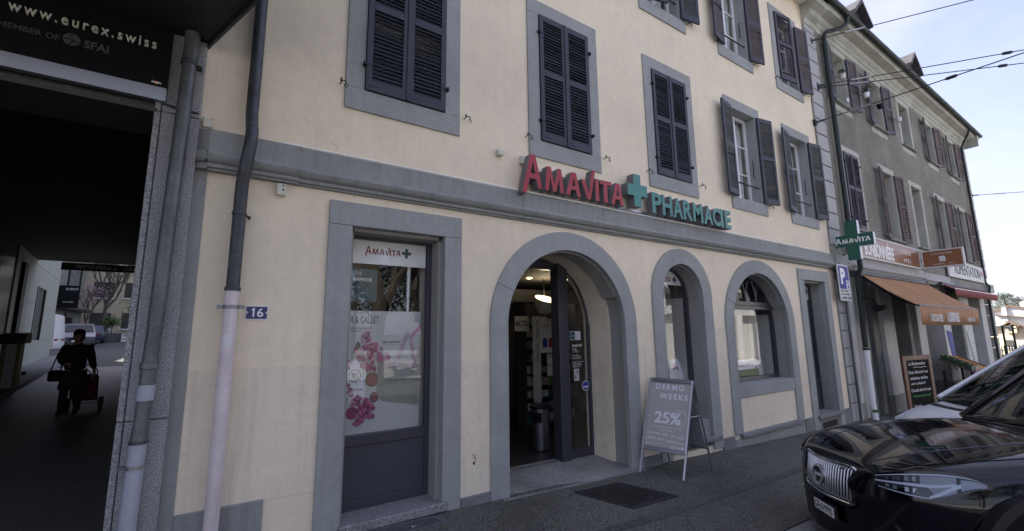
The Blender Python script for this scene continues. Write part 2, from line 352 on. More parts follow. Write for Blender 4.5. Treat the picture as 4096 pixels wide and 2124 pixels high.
# --- string cornice
def cornice(x0, x1, dx=0., zt=3.42, m='cornice_paint', root=PH, n=1):
    P = [(0, zt), (-.045-dx, zt-.004), (-.05-dx, zt-.195), (-.075-dx, zt-.20), (-.105-dx, zt-.215), (-.118-dx, zt-.245), (-.105-dx, zt-.28), (-.08-dx, zt-.30), (-.062-dx, zt-.305), (-.06-dx, zt-.335), (-.035-dx, zt-.34), (-.03-dx, zt-.358), (0, zt-.36), (.02, zt-.2)]
    return MB().prism([P], x0, x1, lambda a, b, d: (d, a, b)).build('cornice', m, root, 0, True)
xs = [-.245, .44, 2.1, 4.3, 6.5, 8.7, 11.0, 11.735]
for i in range(len(xs)-1): cornice(xs[i]+.0015, xs[i+1]-.0015, .03 if i == 0 else rnd.uniform(0, .004))
# left end of cornice returns round the chamfer
MB().prism([[(-.245, -.075), (-.245, .05), (-.37, .12), (-.37, .0)]], 3.22, 3.415, lambda a, b, d: (a, b, d)).build('cornice_return', 'cornice_paint', PH)
MB().prism([[(-.245, -.145), (-.245, .05), (-.38, .12), (-.38, -.06)]], 3.12, 3.21, lambda a, b, d: (a, b, d)).build('cornice_return', 'cornice_paint', PH, .02)
MB().prism([[(-.245, -.09), (-.245, .05), (-.37, .12), (-.37, -.02)]], 3.065, 3.118, lambda a, b, d: (a, b, d)).build('cornice_return', 'cornice_paint', PH)
cond = MB().tube([(.30, -.052, 3.43), (2.0, -.052, 3.432), (4.5, -.05, 3.432), (7.6, -.05, 3.434), (11.2, -.05, 3.432)], .011, 6)
tag(cond.build('white_conduit', 'white', None, 0, True), 'thin white conduit running along the top of the string cornice', 'conduit')
# --- surrounds
def win_surround(c, F, root=PH, m='stone_paint', hw=.637, ho=.45, y0=-.022, dep=.2, rm='reveal_paint'):
    zb, zt, ob, ot = F; g = .0015
    MB().box(c-hw, c+hw, y0, dep, ot, zt).build('lintel', m, root, .003)
    MB().box(c-hw, c+hw, y0-.003, dep, zb, ob).build('sill', m, root, .003)
    MB().box(c-hw, c-ho, y0, dep, ob+g, ot-g).build('jamb', m, root, .003)
    MB().box(c+ho, c+hw, y0, dep, ob+g, ot-g).build('jamb', m, root, .003)
for c in WC:
    win_surround(c, F1); win_surround(c, F2)
def door_surround(x0, x1, i0, i1, zt, it, zb0, zb1):
    MB().box(x0, x1, -.03, .26, it, zt).build('lintel', 'stone_paint', PH, .006)
    MB().box(i0+.03, i1-.03, .06, .25, it-.035, it+.01).build('inner_lintel', 'reveal_paint', PH, .004)
    for a, b, zb, s in ((x0, i0, zb0, 1), (i1, x1, zb1, -1)):
        MB().box(a, b, -.03, .26, zb, it-.002).build('jamb', 'stone_paint', PH, .006)
        e = (b if s == 1 else a); MB().box(min(e-.005*s, e+.035*s), max(e-.005*s, e+.035*s), .07, .26, zb+.05, it-.037).build('inner_jamb', 'reveal_paint', PH, .004)
door_surround(.728, 2.122, .945, 1.918, 2.975, 2.743, -.2, -.2)
door_surround(9.955, 11.385, 10.19, 11.152, 2.975, 2.736, -.5, -.5)
def arch_surround(cx, ro, ri, sp, z0, dep=.28, a0=0., set_back=.0, n=40):
    A = [R(a0)+(math.pi-2*R(a0))*i/n for i in range(n+1)]
    o = [(cx-ro*math.cos(a), sp+ro*math.sin(a)) for a in A]; q = [(cx-ri*math.cos(a), sp+ri*math.sin(a)) for a in A]
    MB().prism([o+q[::-1]], -.03, dep).build('arch_ring', 'stone_paint', PH, 0, True)
    q2 = [(cx-(ri-.018)*math.cos(a), sp+(ri-.018)*math.sin(a)) for a in A]
    MB().prism([q+q2[::-1]], .05, dep-.01).build('arch_soffit', 'reveal_paint', PH, 0, True)
    m = max(1, int(a0/3)); B = [R(a0)*(1-i/m)-.002 for i in range(m+1)]
    for s in (-1, 1):
        def leg(ri_, y0, y1, nm, mt): MB().prism([[(cx+s*ro*math.cos(b), sp+ro*math.sin(b)) for b in B]+[(cx+s*ro, z0), (cx+s*ri_, z0)]+[(cx+s*ri_*math.cos(b), sp+ri_*math.sin(b)) for b in B[::-1]]], y0, y1).build(nm, mt, PH, .006)
        leg(ri, -.03, .05, 'jamb', 'stone_paint'); leg(ri+set_back, .05, dep, 'jamb_rebate', 'reveal_paint')
arch_surround(3.70, 1.212, .972, 1.785, -.4, .32, 24, .055)
arch_surround(6.045, .752, .508, 2.25, -.15, .28, 0, .0)
arch_surround(8.37, 1.212, .965, 1.79, -.02, .28, 22, .02)
# plaster reveal of the doorway
n = 32; o_ = [(3.70-1.06, -.3)]+[(3.70-1.06*math.cos(math.pi*i/n), 1.785+1.06*math.sin(math.pi*i/n)) for i in range(n+1)]+[(3.70+1.06, -.3)]
q_ = [(3.70-1.0, -.3)]+[(3.70-1.0*math.cos(math.pi*i/n), 1.785+1.0*math.sin(math.pi*i/n)) for i in range(n+1)]+[(3.70+1.0, -.3)]
MB().prism([o_+q_[::-1]], .322, .86).build('doorway_reveal', 'plaster_low', PH, 0, True)
# arch 3: sill, panel, ledge
MB().box(7.405, 9.335, -.02, .3, .545, .76).build('sill', 'stone_paint', PH, .008)
MB().box(7.40, 9.34, .03, .2, -.02, .545).build('infill_panel', 'plaster', PH)
MB().box(7.33, 9.45, -.07, .03, -.085, -.015).build('ledge', 'granite', PH, .008)
# stone thresholds
MB().box(.93, 1.965, -.075, .26, -.045, .038).build('doorstep', 'granite', PH, .01)
MB().box(10.13, 11.23, -.075, .26, -.105, -.03).build('doorstep', 'granite', PH, .01)
MB().box(5.60, 6.75, -.06, .28, -.02, .05).build('window_ledge', 'granite', PH, .01)
MB().box(5.53, 6.57, .02, .26, .05, .30).build('infill_panel', 'stone_paint', PH)
MB().box(10.30, 10.95, -.036, .02, -.30, -.19).build('cellar_vent', 'black', PH)
MB().box(.80, 1.98, -.026, .2, -.4, -.047).build('foundation', 'cement', PH)
MB().box(10.0, 11.35, -.028, .2, -.7, -.107).build('foundation', 'cement', PH)
# --- quoins at the right end
zq = -.35
qi = 0
while zq < 9.35:
    hgt = .385
    if not (3.0 < zq+hgt/2 < 3.45):
        MB().box(11.722, 12.30-(.0 if qi % 2 else .01), -.05, .02, zq+.014, zq+hgt).build('quoin', 'quoin_paint', PH, .012)
    zq += .40; qi += 1
MB().box(11.718, 12.302, -.022, .34, -.6, 9.5).build('pilaster_core', 'greystone_dark', PH)
cornice(11.735+.002, 12.36, .05)
MB().prism([[(0, 9.40), (-.07, 9.42), (-.09, 9.55), (-.20, 9.62), (-.24, 9.72), (-.40, 9.78), (-.42, 9.93), (0, 9.93)]], 11.715, 12.33, lambda a, b, d: (d, a, b)).build('corner_console', 'greystone', PH)
# --- shutters
_sh = {}
def shutter(root, m, org, w, h, rz, slit_gap=None, pitch=.0455, mid=.46, tilt=56, broken=()):
    """leaf hinged at org (x,y,z bottom); rz=0 leaf extends to +X with its outside facing -Y"""
    k = (m, round(w, 3), round(h, 3), pitch, mid, tilt)
    st, tr, mr, br, th = .062, .085, .085, .115, .036
    if k not in _sh:
        f = MB(); zm = br+(h-tr-br-mr)*(mid+.07)
        for x0, x1, z0, z1 in ((0, st, 0, h), (w-st, w, 0, h), (st, w-st, 0, br), (st, w-st, h-tr, h), (st, w-st, zm, zm+mr)): f.box(x0, x1, -th/2, th/2, z0, z1)
        f.box(0.02, .15, -th/2-.004, -th/2, .045, .06); f.box(.02, .032, -th/2-.004, -th/2, .045, .22)
        a = R(tilt); s = MB(); s.ob((0, 0, 0), (1, 0, 0), (0, math.cos(a), math.sin(a)), (0, -math.sin(a), math.cos(a)), (w-2*st)/2+.004, .027, .0045)
        zs = []
        for za, zb in ((br, zm), (zm+mr, h-tr)):
            n = int((zb-za)/pitch); zs += [za+(i+.5)*(zb-za)/n for i in range(n)]
        _sh[k] = (f.mesh('shutter', m, .003), s.mesh('slat', m), zs)
    fm, sm, zs = _sh[k]
    o = bpy.data.objects.new('shutter', fm); COL.objects.link(o); o.location = org; o.rotation_euler = (0, 0, rz); par(o, root)
    for q, z in enumerate(zs):
        c = bpy.data.objects.new('slat', sm); COL.objects.link(c); c.parent = o; c.location = (w/2, 0, z); c.rotation_euler = (rnd.gauss(0, .07), rnd.gauss(0, .004), 0)
        for bi, ry, rx in broken:
            if bi == q: c.rotation_euler = (rx, ry, 0)
    return o
def hinge(root, x, z, s):
    MB().box(x-.028*(1 if s > 0 else .2), x+.028*(1 if s < 0 else .2), -.075, -.02, z-.02, z+.02).add([], []).build('hinge', 'iron', root, .004)
    MB().box(min(x, x+.07*s), max(x, x+.07*s), -.047, -.04, z-.014, z+.014).build('strap_hinge', 'iron', root)
def dog(root, x, z):          # iron shutter catch on the wall
    b = MB(); b.tube([(x-.02, .0, z), (x-.02, -.07, z), (x+.015, -.085, z), (x+.02, -.085, z-.03)], .006, 6); b.tube([(x-.02, -.06, z), (x-.025, -.062, z+.035)], [.012, .007], 6)
    r = [(x+.02+.016*math.cos(t*math.pi/5), -.085, z-.047+.018*math.sin(t*math.pi/5)) for t in range(11)]; b.tube(r, .004, 5, False)
    b.build('shutter_catch', 'iron', root)
def closed_pair(root, m, c, F, hw=.45, y=-.028, bl=(), brk=()):
    ob, ot = F[2], F[3]; h = ot-ob-.012
    a = shutter(root, m, (c-hw+.004, y, ob+.006), hw-.006, h, 0, broken=bl)
    b = shutter(root, m, (c+.002, y, ob+.006), hw-.006, h, 0, broken=brk)
    MB().box(c-.018, c+.018, y-.03, y-.019, ob+.01, ot-.01).build('cover_strip', m, root, .002)
    for z in (ob+.28, ot-.28): hinge(root, c-hw, z, 1); hinge(root, c+hw, z, -1)
def open_leaf(root, m, c, F, s, ang=8, hw=.45, off=.045, knob=True):
    """s=-1 left leaf folded back to the left, s=+1 to the right"""
    ob, ot = F[2], F[3]; h = ot-ob-.012; x = c+s*(hw+.02); w = hw-.006
    if s > 0: o = shutter(root, m, (x, -off-.01, ob+.006), w, h, R(-ang), tilt=-56)
    else: o = shutter(root, m, (x, -off-.01, ob+.006), w, h, R(180+ang), tilt=56)
    bar = MB().tube([(.05, -s*.028 if s > 0 else .028, h*.42), (w*.5, (-.036 if s > 0 else .036), h*.425), (w-.03, -.028 if s > 0 else .028, h*.41)], .007, 5)
    me = bar.mesh('espagnolette', 'iron'); q = bpy.data.objects.new('closing_bar', me); COL.objects.link(q); q.parent = o
    hx = x+s*w*.55
    dog(root, hx, ob-.005)
def casement(root, c, F, hw=.45, y=.17, rail=True, m='white_frame', cur=True):
    ob, ot = F[2], F[3]; x0, x1 = c-hw, c+hw
    f = MB(); w = .055
    for a, b, z0, z1 in ((x0, x0+w, ob, ot), (x1-w, x1, ob, ot), (x0+w, x1-w, ob, ob+.07), (x0+w, x1-w, ot-.06, ot), (c-.045, c+.045, ob+.07, ot-.06)): f.box(a, b, y, y+.05, z0, z1)
    fr = f.build('window_frame', m, root, .004)
    h = ot-ob
    for k in (.34, .66): MB().box(x0+w, x1-w, y+.008, y+.035, ob+h*k-.012, ob+h*k+.012).build('glazing_bar', m, fr)
    for a, b in ((x0+w, c-.045), (c+.045, x1-w)): MB().box(a, b, y+.018, y+.024, ob+.07, ot-.06).build('pane', 'pane', fr)
    if cur:
        rows = [[(x0+.05+(.30+.01*math.sin(z*9))*t/10.0, y+.12+.02*math.sin(t*2.1+z), ob+z*h/6) for t in range(11)] for z in range(7)]
        MB().grid(rows).build('curtain', 'off_white', root, 0, True); MB().grid([[(2*c-p[0], p[1], p[2]) for p in r] for r in rows]).build('curtain', 'off_white', root, 0, True)
    if rail:
        MB().tube([(x0, .03, ob+.34), (x1, .03, ob+.34)], .014, 8).build('guard_rail', 'iron', root)
        MB().tube([(x1-.004, .08, ob+.95), (x1-.03, .08, ob+.93), (x1-.03, .08, ob+.62), (x1-.004, .08, ob+.6)], .008, 6).build('pull_handle', 'iron', root)
for i in (0, 1, 2):
    closed_pair(PH, 'shutter_navy', WC[i], F1, bl=((15, .05, -.45), (14, -.02, -.3)) if i == 0 else (), brk=((16, .03, -.4), (14, .03, -.35), (12, -.02, -.4)) if i == 0 else ())
    MB().box(WC[i]-.445, WC[i]+.445, .1, .13, F1[2], F1[3]).build('shutter_backing', 'off_white' if i == 0 else 'interior_dark', PH)  # white sheet imitates light through broken slats; dark sheets stand for unlit rooms
    dog(PH, WC[i]-.665, 4.19); dog(PH, WC[i]+.72, 4.19)
for i in (3, 4):
    casement(PH, WC[i], F1); open_leaf(PH, 'shutter_navy', WC[i], F1, -1, 9); open_leaf(PH, 'shutter_navy', WC[i], F1, 1, 9)
for i in (0, 1): closed_pair(PH, 'shutter_navy', WC[i], F2)
casement(PH, WC[2], F2); open_leaf(PH, 'shutter_navy', WC[2], F2, 1, 9)
o = shutter(PH, 'shutter_navy', (WC[2]-.445, -.03, F2[2]+.03), .444, F2[3]-F2[2]-.012, R(-14)); 
casement(PH, WC[3], F2); open_leaf(PH, 'shutter_plum', WC[3], F2, -1, 9); open_leaf(PH, 'shutter_plum', WC[3], F2, 1, 9)
casement(PH, WC[4], F2); open_leaf(PH, 'shutter_plum', WC[4], F2, 1, 9)
shutter(PH, 'shutter_plum', (WC[4]-.445, -.035, F2[2]+.06), .60, F2[3]-F2[2]-.012, R(-7)); dog(PH, WC[4]-.66, F2[2]); dog(PH, WC[4]-.66, F2[2])
# --- ground floor glazing
G = .27
def shopwin(name_m, x0, x1, zt, zg, zb):      # tall window with solid foot panel
    f = MB(); w = .05
    for a, b, z0, z1 in ((x0, x0+w, zb, zt), (x1-w, x1, zb, zt), (x0+w, x1-w, zt-.055, zt), (x0+w, x1-w, zg-.10, zg), (x0+w, x1-w, zb, zb+.09)): f.box(a, b, G-.02, G+.05, z0, z1)
    fr = f.build('shop_window_frame', 'frame_dark', PH, .004)
    MB().box(x0+w, x1-w, G+.0, G+.04, zb+.09, zg-.10).build('foot_panel', 'panel_dark', fr, .002)
    MB().box(x0+w, x1-w, G+.01, G+.018, zg, zt-.055).build('pane', 'pane', fr)
    return fr
shopwin('w1', .965, 1.885, 2.735, .72, .03)
shopwin('w4', 10.21, 11.135, 2.728, .64, -.04)
# arch 2 window
def arch_frame(cx, r, sp, zb, w=.045, transom=None):
    f = MB(); o = arch(cx, r, sp, zb); q = arch(cx, r-w, sp, zb+w*1.6)
    f.prism([o, q[::-1]], G-.02, G+.05)
    fr = f.build('shop_window_frame', 'frame_dark', PH)
    MB().prism([q], G+.012, G+.019).build('pane', 'pane', fr)
    return fr
arch_frame(6.045, .50, 2.25, .30)
f3 = arch_frame(8.37, .96, 1.79, .755)
b = MB(); b.box(7.44, 9.30, G-.045, G+.06, 2.09, 2.16); b.box(7.44, 9.30, G-.03, G+.05, 2.165, 2.235); b.box(7.44, 9.30, G-.06, G+.06, 2.16, 2.165)
b.build('transom', 'frame_dark', f3, .006)
for k in (-2, -1, 0, 1, 2):
    x = 8.37+k*.37
    for s in (-1, 1):
        pts = []
        for t in range(9):
            a = t/8*R(78); px = x+s*(.37-.37*math.cos(a))*1.0; pz = 2.235+.56*math.sin(a)
            if (px-8.37)**2+(pz-1.79)**2 < .93**2: pts.append((px, G, pz))
        if len(pts) > 1: MB().tube(pts, .017, 6).build('tracery_bar', 'frame_dark', f3, 0, True)
for x0, x1, z0, z1 in ((6.50, 6.535, .35, 2.25), (9.29, 9.33, .80, 2.0), (11.09, 11.13, -.05, 2.70)): box('inner_lining', 'interior_lining', PH, x0, x1, .335, .74, z0, z1)
# doorway: posts, fixed leaf, inner leaf, threshold rail
DY = .78
dr = MB(); dr.box(4.06, 4.24, DY-.10, DY+.09, -.11, 2.86); dr.box(4.24, 4.70, DY-.06, DY+.0, -.11, .015); dr.box(4.665, 4.705, DY-.06, DY+.0, .015, 1.83)
dfr = dr.build('entrance_frame', 'frame_dark', PH, .006)
MB().prism([[(4.24, .015), (4.665, .015), (4.665, 1.85), (4.60, 2.12), (4.50, 2.36), (4.38, 2.52), (4.24, 2.64)]], DY-.04, DY-.03).build('pane', 'pane', dfr)
box('top_bar', 'frame_dark', dfr, 2.72, 4.06, DY-.02, DY+.06, 2.70, 2.80)
hp = [(3.70-1.03*math.cos(math.pi*i/40), 1.785+1.03*math.sin(math.pi*i/40)) for i in range(41)]; hp = [p for p in hp if p[1] > 2.60]
MB().prism([hp], DY-.005, DY+.05).build('header_panel', 'frame_dark', dfr)
MB().tube([(4.685, DY-.03, 1.80), (4.655, DY-.03, 2.0), (4.60, DY-.03, 2.16), (4.50, DY-.03, 2.38), (4.38, DY-.03, 2.53), (4.24, DY-.03, 2.64)], .022, 8).build('arched_frame', 'frame_dark', dfr, 0, True)
dl = MB()
for a, b, z0, z1 in ((3.02, 3.09, -.09, 2.7), (3.36, 3.46, -.09, 2.7), (3.09, 3.36, -.09, .03), (3.09, 3.36, 2.6, 2.7)): dl.box(a, b, 1.15, 1.2, z0, z1)
dlf = dl.build('sliding_door_leaf', 'frame_dark', PH, .004); box('pane', 'pane', dlf, 3.09, 3.36, 1.17, 1.18, .03, 2.6)
box('threshold_rail', 'alu', PH, 2.75, 4.06, DY-.03, DY+.0, -.097, -.088)
MB().hexa([(2.66, .02, -.45), (4.74, .02, -.45), (4.74, .9, -.45), (2.66, .9, -.45)], [(2.66, .02, -.092), (4.74, .02, -.12), (4.74, .9, -.098), (2.66, .9, -.092)]).build('entrance_pad', 'concrete_pad', PH, .01)
MB().hexa([(2.60, -.10, -.45), (4.86, -.10, -.45), (4.74, .02, -.45), (2.66, .02, -.45)], [(2.60, -.10, gz(2.6)+.012), (4.86, -.10, gz(4.86)+.012), (4.74, .018, -.12), (2.66, .018, -.094)]).build('entrance_ramp', 'concrete_pad', PH)
# ================================================================== ground
def slab(name, pts, m, kind='structure'):     # sheet from a grid function
    o = pts.build(name, m); return tag(o, kind=kind)
def clampx(x): return max(-3.2, min(.7, -.0302*x))
gx = [-1500, -400, -120, -60, -20, 0, 20, 40, 60, 80, 106, 160, 400, 900, 2400]; gy = [-2000, -500, -120, -60, -30, 0, 30, 60, 150, 500, 2000]
slab('ground', MB().grid([[(x, y, clampx(x)-.42) for x in gx] for y in gy]), 'asphalt')
swz = lambda x, y: -.0302*x+.015*y
rdz = lambda x, y: -.0302*x-.03-.10+.008*(y+2.0)
# road in front and to the right
slab('road', MB().grid([[(x, y, rdz(x, y)) for x in (-60, -20, 0, 10, 20, 40, 60, 80)] for y in (-15, -10, -6, -4, -2.0)]), 'asphalt')
slab('pavement', MB().grid([[(x, y, swz(x, y)) for x in (-40, -9, -5, -2, 0, 3, 6, 9, 12, 18, 28, 45, 80)] for y in (-1.99, -1.2, -.5, .0, .03)]), 'asphalt_side')
slab('far_pavement', MB().grid([[(x, y, rdz(x, -15)+.12) for x in (-60, 0, 60, 80)] for y in (-60, -15)]), 'pale_paving')  # unseen paving, coloured light to bounce sun onto the facade
# repair strips in the pavement, slightly proud of it
pr_ = random.Random(21)
for (x0, x1, y0, y1) in ((2.2, 9.5, -1.22, -1.10),):
    tag(MB().grid([[(x, y+.02*math.sin(x*1.3), swz(x, y)+.004) for x in [x0+(x1-x0)*i/20 for i in range(21)]] for y in (y0, y1)]).build('pavement_seam', 'asphalt'), kind='structure')
KB = bpy.data.objects.new('kerb', None); COL.objects.link(KB); KB['kind'] = 'structure'
x = -6.0
while x < 24:
    MB().hexa([(x+.004, -2.16, rdz(x, -2.16)-.1), (x+.996, -2.16, rdz(x+1, -2.16)-.1), (x+.996, -1.995, rdz(x+1, -2)-.1), (x+.004, -1.995, rdz(x, -2)-.1)], [(x+.004, -2.16, swz(x, -2.1)-.004), (x+.996, -2.16, swz(x+1, -2.1)-.004), (x+.996, -1.995, swz(x+1, -2)+.003), (x+.004, -1.995, swz(x, -2)+.003)]).build('kerb_stone', 'kerbstone', KB, .012); x += 1.0
# white parking bay lines on the road, angled
for k in range(4):
    x0 = 2.55+3.35*k; d = Vector((.743, -.669)); w = Vector((.669, .743))*.06
    p = [Vector((x0, -2.3))-w, Vector((x0, -2.3))+w, Vector((x0, -2.3))+d*4.6+w, Vector((x0, -2.3))+d*4.6-w]
    tag(MB().add([(q.x, q.y, rdz(q.x, q.y)+.004) for q in p], [(0, 1, 2, 3)]).build('bay_line', 'off_white'), kind='structure')
# passage floor
pz = lambda x, y: -.02+.025*y if y > 6 else (-.02+.025*y)*y/6+(-.0302*x)*(1-y/6)
slab('passage_floor', MB().grid([[(x-.14*y, y, pz(x-.14*y, y)+.003) for x in (-9, -6, -4, -2.2, -.9, -.4)] for y in (.3, 1, 2, 3, 4, 5, 6, 9, 12, 16, 20.5)]), 'asphalt_dark')
slab('courtyard_floor', MB().grid([[(x, y, pz(x, y)) for x in (-40, -10, -4, 4, 20)] for y in (20.5, 30, 45, 70)]), 'asphalt')
tag(MB().box(-6.4, -1.0, 20.35, 20.55, .488, .502).build('floor_strip', 'cast_iron'), kind='structure')  # dark flat strip across the inner end of the passage floor
# passage side walk with kerb along the left wall
def along(y, off): return (-3.12-.14*(y+4.3)+off, y)
b = MB()
ys = [4, 8, 12, 16, 20, 24, 27.5]
b.grid([[(along(y, o)[0], y, pz(-5, y)+h) for o, h in ((-.2, .12), (.78, .12), (.90, .13), (.93, .12), (.94, -.05))] for y in ys]); slab('passage_kerb', b, 'kerbstone')
mhc = [Vector((3.42, -.27)), Vector((4.14, -.28)), Vector((4.40, -.94)), Vector((3.66, -.94))]
# manhole cover
MH = thing('manhole_cover', 'cast iron manhole cover set in the pavement before the entrance', 'manhole cover', (3.9, -.6, swz(3.9, -.6)))
P4 = [(p.x, p.y) for p in (mhc[3], mhc[2], mhc[1], mhc[0])]
def onw(a, b, d): return (a, b, swz(a, b)+d)
cx, cy = 3.905, -.607
ins = [(cx+(p[0]-cx)*.93, cy+(p[1]-cy)*.93) for p in P4]
MB().prism([P4, ins[::-1]], -.02, .010, onw).build('frame', 'cast_iron', MH)
MB().prism([ins], -.02, .004, onw).build('bed', 'cast_iron', MH)
el = [(cx+.30*math.cos(a)+.02, cy+.26*math.sin(a)) for a in [2*math.pi*i/32 for i in range(32)]]; el2 = [(cx+.02+(p[0]-cx-.02)*.95, cy+(p[1]-cy)*.95) for p in el]
MB().prism([el, el2[::-1]], .0035, .011, onw).build('lid_ring', 'cast_iron', MH)
b = MB()
for i in range(-9, 10):
    for j in range(-8, 9):
        x, y = cx+i*.042+(.021 if j % 2 else 0), cy+j*.037
        def inside(p, poly):
            s = [(poly[k][0]-poly[k-1][0])*(p[1]-poly[k-1][1])-(poly[k][1]-poly[k-1][1])*(p[0]-poly[k-1][0]) for k in range(4)]
            return all(q > .012 for q in s) or all(q < -.012 for q in s)
        r = math.hypot((x-cx-.02)/.30, (y-cy)/.26)
        if inside((x, y), ins) and not .90 < r < 1.07: b.ob(onw(x, y, .007), (1, 0, -.03), (0, 1, .015), (0, 0, 1), .013, .011, .0045)
b.build('studs', 'cast_iron', MH)['kind'] = 'stuff'
# light-well grate below the left window
GR = thing('window_well_grate', 'galvanised steel grate in the pavement below the left shop window', 'grate', (1.3, -.17, swz(1.3, -.17)))
gp = [(.62, -.335), (1.89, -.27), (1.80, -.085), (.55, -.14)]
gi = [(.66, -.312), (1.83, -.25), (1.765, -.108), (.59, -.16)]
MB().prism([gp, gi[::-1]], -.03, .012, onw).build('frame', 'grate_metal', GR)
MB().prism([gi], -.06, -.04, onw).build('pit', 'black', GR)
for i in range(1, 34):
    t = i/34; a = Vector(gi[0]).lerp(Vector(gi[1]), t); c = Vector(gi[3]).lerp(Vector(gi[2]), t)
    d = (c-a).normalized(); nrm = Vector((d.y, -d.x))*.0025
    MB().prism([[tuple(a-nrm), tuple(a+nrm), tuple(c+nrm), tuple(c-nrm)]], -.025, .008, onw).build('bar', 'grate_metal', GR)
for i in range(1, 6):
    t = i/6; a = Vector(gi[0]).lerp(Vector(gi[3]), t); c = Vector(gi[1]).lerp(Vector(gi[2]), t)
    MB().prism([[(a.x, a.y-.004), (c.x, c.y-.004), (c.x, c.y+.004), (a.x, a.y+.004)]], -.022, .006, onw).build('cross_bar', 'grate_metal', GR)
CG = thing('cigarette_end', 'cigarette end lying on the steel grate', 'cigarette end', (1.56, -.235, swz(1.56, -.235)+.012)); MB().tube([(1.545, -.235, swz(1.55, -.235)+.016), (1.575, -.232, swz(1.57, -.23)+.016)], .004, 8).build('filter', 'wood_box', CG); MB().tube([(1.533, -.236, swz(1.54, -.235)+.016), (1.545, -.235, swz(1.55, -.235)+.016)], .004, 8).build('paper', 'white', CG)
# ================================================================== A-board
AB = thing('pavement_sign', 'folding aluminium pavement sign reading DERMO WEEKS 25% beside the entrance', 'pavement sign', (5.15, -.36, swz(5.15, -.36)))
aFL, aFR, aBL, aBR = Vector((4.71, -.12, swz(4.71, -.12))), Vector((4.92, -.63, swz(4.92, -.63))), Vector((5.385, -.08, swz(5.385, -.08))), Vector((5.595, -.59, swz(5.595, -.59)))
ht = 1.19
aTL, aTR = aFL.lerp(aBL, .53)+Vector((0, 0, ht)), aFR.lerp(aBR, .53)+Vector((0, 0, ht))
aU = (aFR-aFL).normalized()
def rod(a, b, r1, r2, name, m, root):      # flat aluminium profile from a to b
    d = (b-a).normalized(); n = aU.cross(d).normalized(); o = MB().ob((a+b)/2, aU, d, n, r1, (b-a).length/2, r2).build(name, m, root, .003); return o
rod(aFL, aTL, .014, .010, 'front_leg', 'alu', AB); rod(aFR, aTR, .014, .010, 'front_leg', 'alu', AB); rod(aBL, aTL+Vector((.02, .02, 0)), .012, .01, 'rear_leg', 'alu', AB); rod(aBR, aTR+Vector((.02, .0, 0)), .012, .01, 'rear_leg', 'alu', AB)
d = (aTL-aFL).normalized(); aN = aU.cross(d).normalized()
if aN.x > 0: aN = -aN
pb, pt = .255, .995
Lp = lambda u, t, o=0.: aFL.lerp(aFR, u)+(aTL.lerp(aTR, u)-aFL.lerp(aFR, u))*t+aN*o
MB().hexa([Lp(.0, pb, .012), Lp(1, pb, .012), Lp(1, pt, .012), Lp(0, pt, .012)], [Lp(.0, pb, .018), Lp(1, pb, .018), Lp(1, pt, .018), Lp(0, pt, .018)]).build('poster', 'poster_grey', AB)
for u0, u1, t0, t1 in ((-.03, .03, pb-.01, pt+.012), (.97, 1.03, pb-.01, pt+.012), (.03, .97, pb-.02, pb+.025), (.03, .97, pt-.03, pt+.015)):
    MB().hexa([Lp(u0, t0, .010), Lp(u1, t0, .010), Lp(u1, t1, .010), Lp(u0, t1, .010)], [Lp(u0, t0, .032), Lp(u1, t0, .032), Lp(u1, t1, .032), Lp(u0, t1, .032)]).build('snap_frame', 'alu' if u1-u0 < .2 else 'alu_dark', AB, .005)
uzv = (aTL-aFL)/(aTL-aFL).length; FB = (aU, uzv, aN); WB = (aFR-aFL).length; HB_ = (aTL-aFL).length
def abt(s, m, u, t, w, h, wt=0., nm='lettering', sp=1.): text(nm, s, m, AB, Lp(u, t, .0182), w*WB, h*HB_, FB, .0012, wt, sp)
abt('DERMO', 'print_grey', .15, .885, .68, .062, .03, sp=1.35); abt('WEEKS', 'print_grey', .27, .785, .66, .062, .03, sp=1.35)
abt('25%', 'print_grey', .20, .525, .62, .125, .03)
abt('à partir de deux produits de votre choix', 'print_grey', .17, .475, .68, .022, .01); abt('sur les marques :', 'print_grey', .36, .447, .30, .020, .01)
for s, u, t, w, h in (('Louis Widmer', .06, .405, .15, .025), ('URIAGE', .24, .408, .14, .022), ('Eucerin', .43, .402, .14, .026), ('Avène', .63, .398, .13, .026), ('LIERAC', .79, .39, .15, .022), ('LA ROCHE-POSAY', .05, .355, .24, .022), ('VICHY', .33, .350, .16, .024), ('DERMAFORA', .54, .342, .21, .020), ('Bepanthen', .77, .335, .18, .022)):
    abt(s, 'print_grey', u, t, w, h, .015)
O_ = Lp(.63, .285, .0182); amavita_args = (O_, .23*WB, .022*HB_)
MB().prism([[(0, 0), (.05*WB, 0), (.05*WB, .004*HB_), (0, .004*HB_)]], 0, .001, lambda a, b, d: Lp(.06, .31, .0182)+aU*a*6+uzv*b+aN*d).build('small_print', 'print_grey', AB)
# curled ribbon print
rb = []
for i in range(26):
    a = R(-130+ 300*i/25); rb.append((.80+.17*math.cos(a), .60+.085*math.sin(a)))
MB().prism([[(p[0]*WB, p[1]*HB_) for p in rb]+[(.80*WB+(p[0]-.80)*WB*.72, .60*HB_+(p[1]-.60)*HB_*.72) for p in rb[::-1]]], 0, .0008, lambda a, b, d: Lp(0, 0, .0181)+aU*a+uzv*b+aN*d).build('printed_ribbon', 'poster_mid', AB)
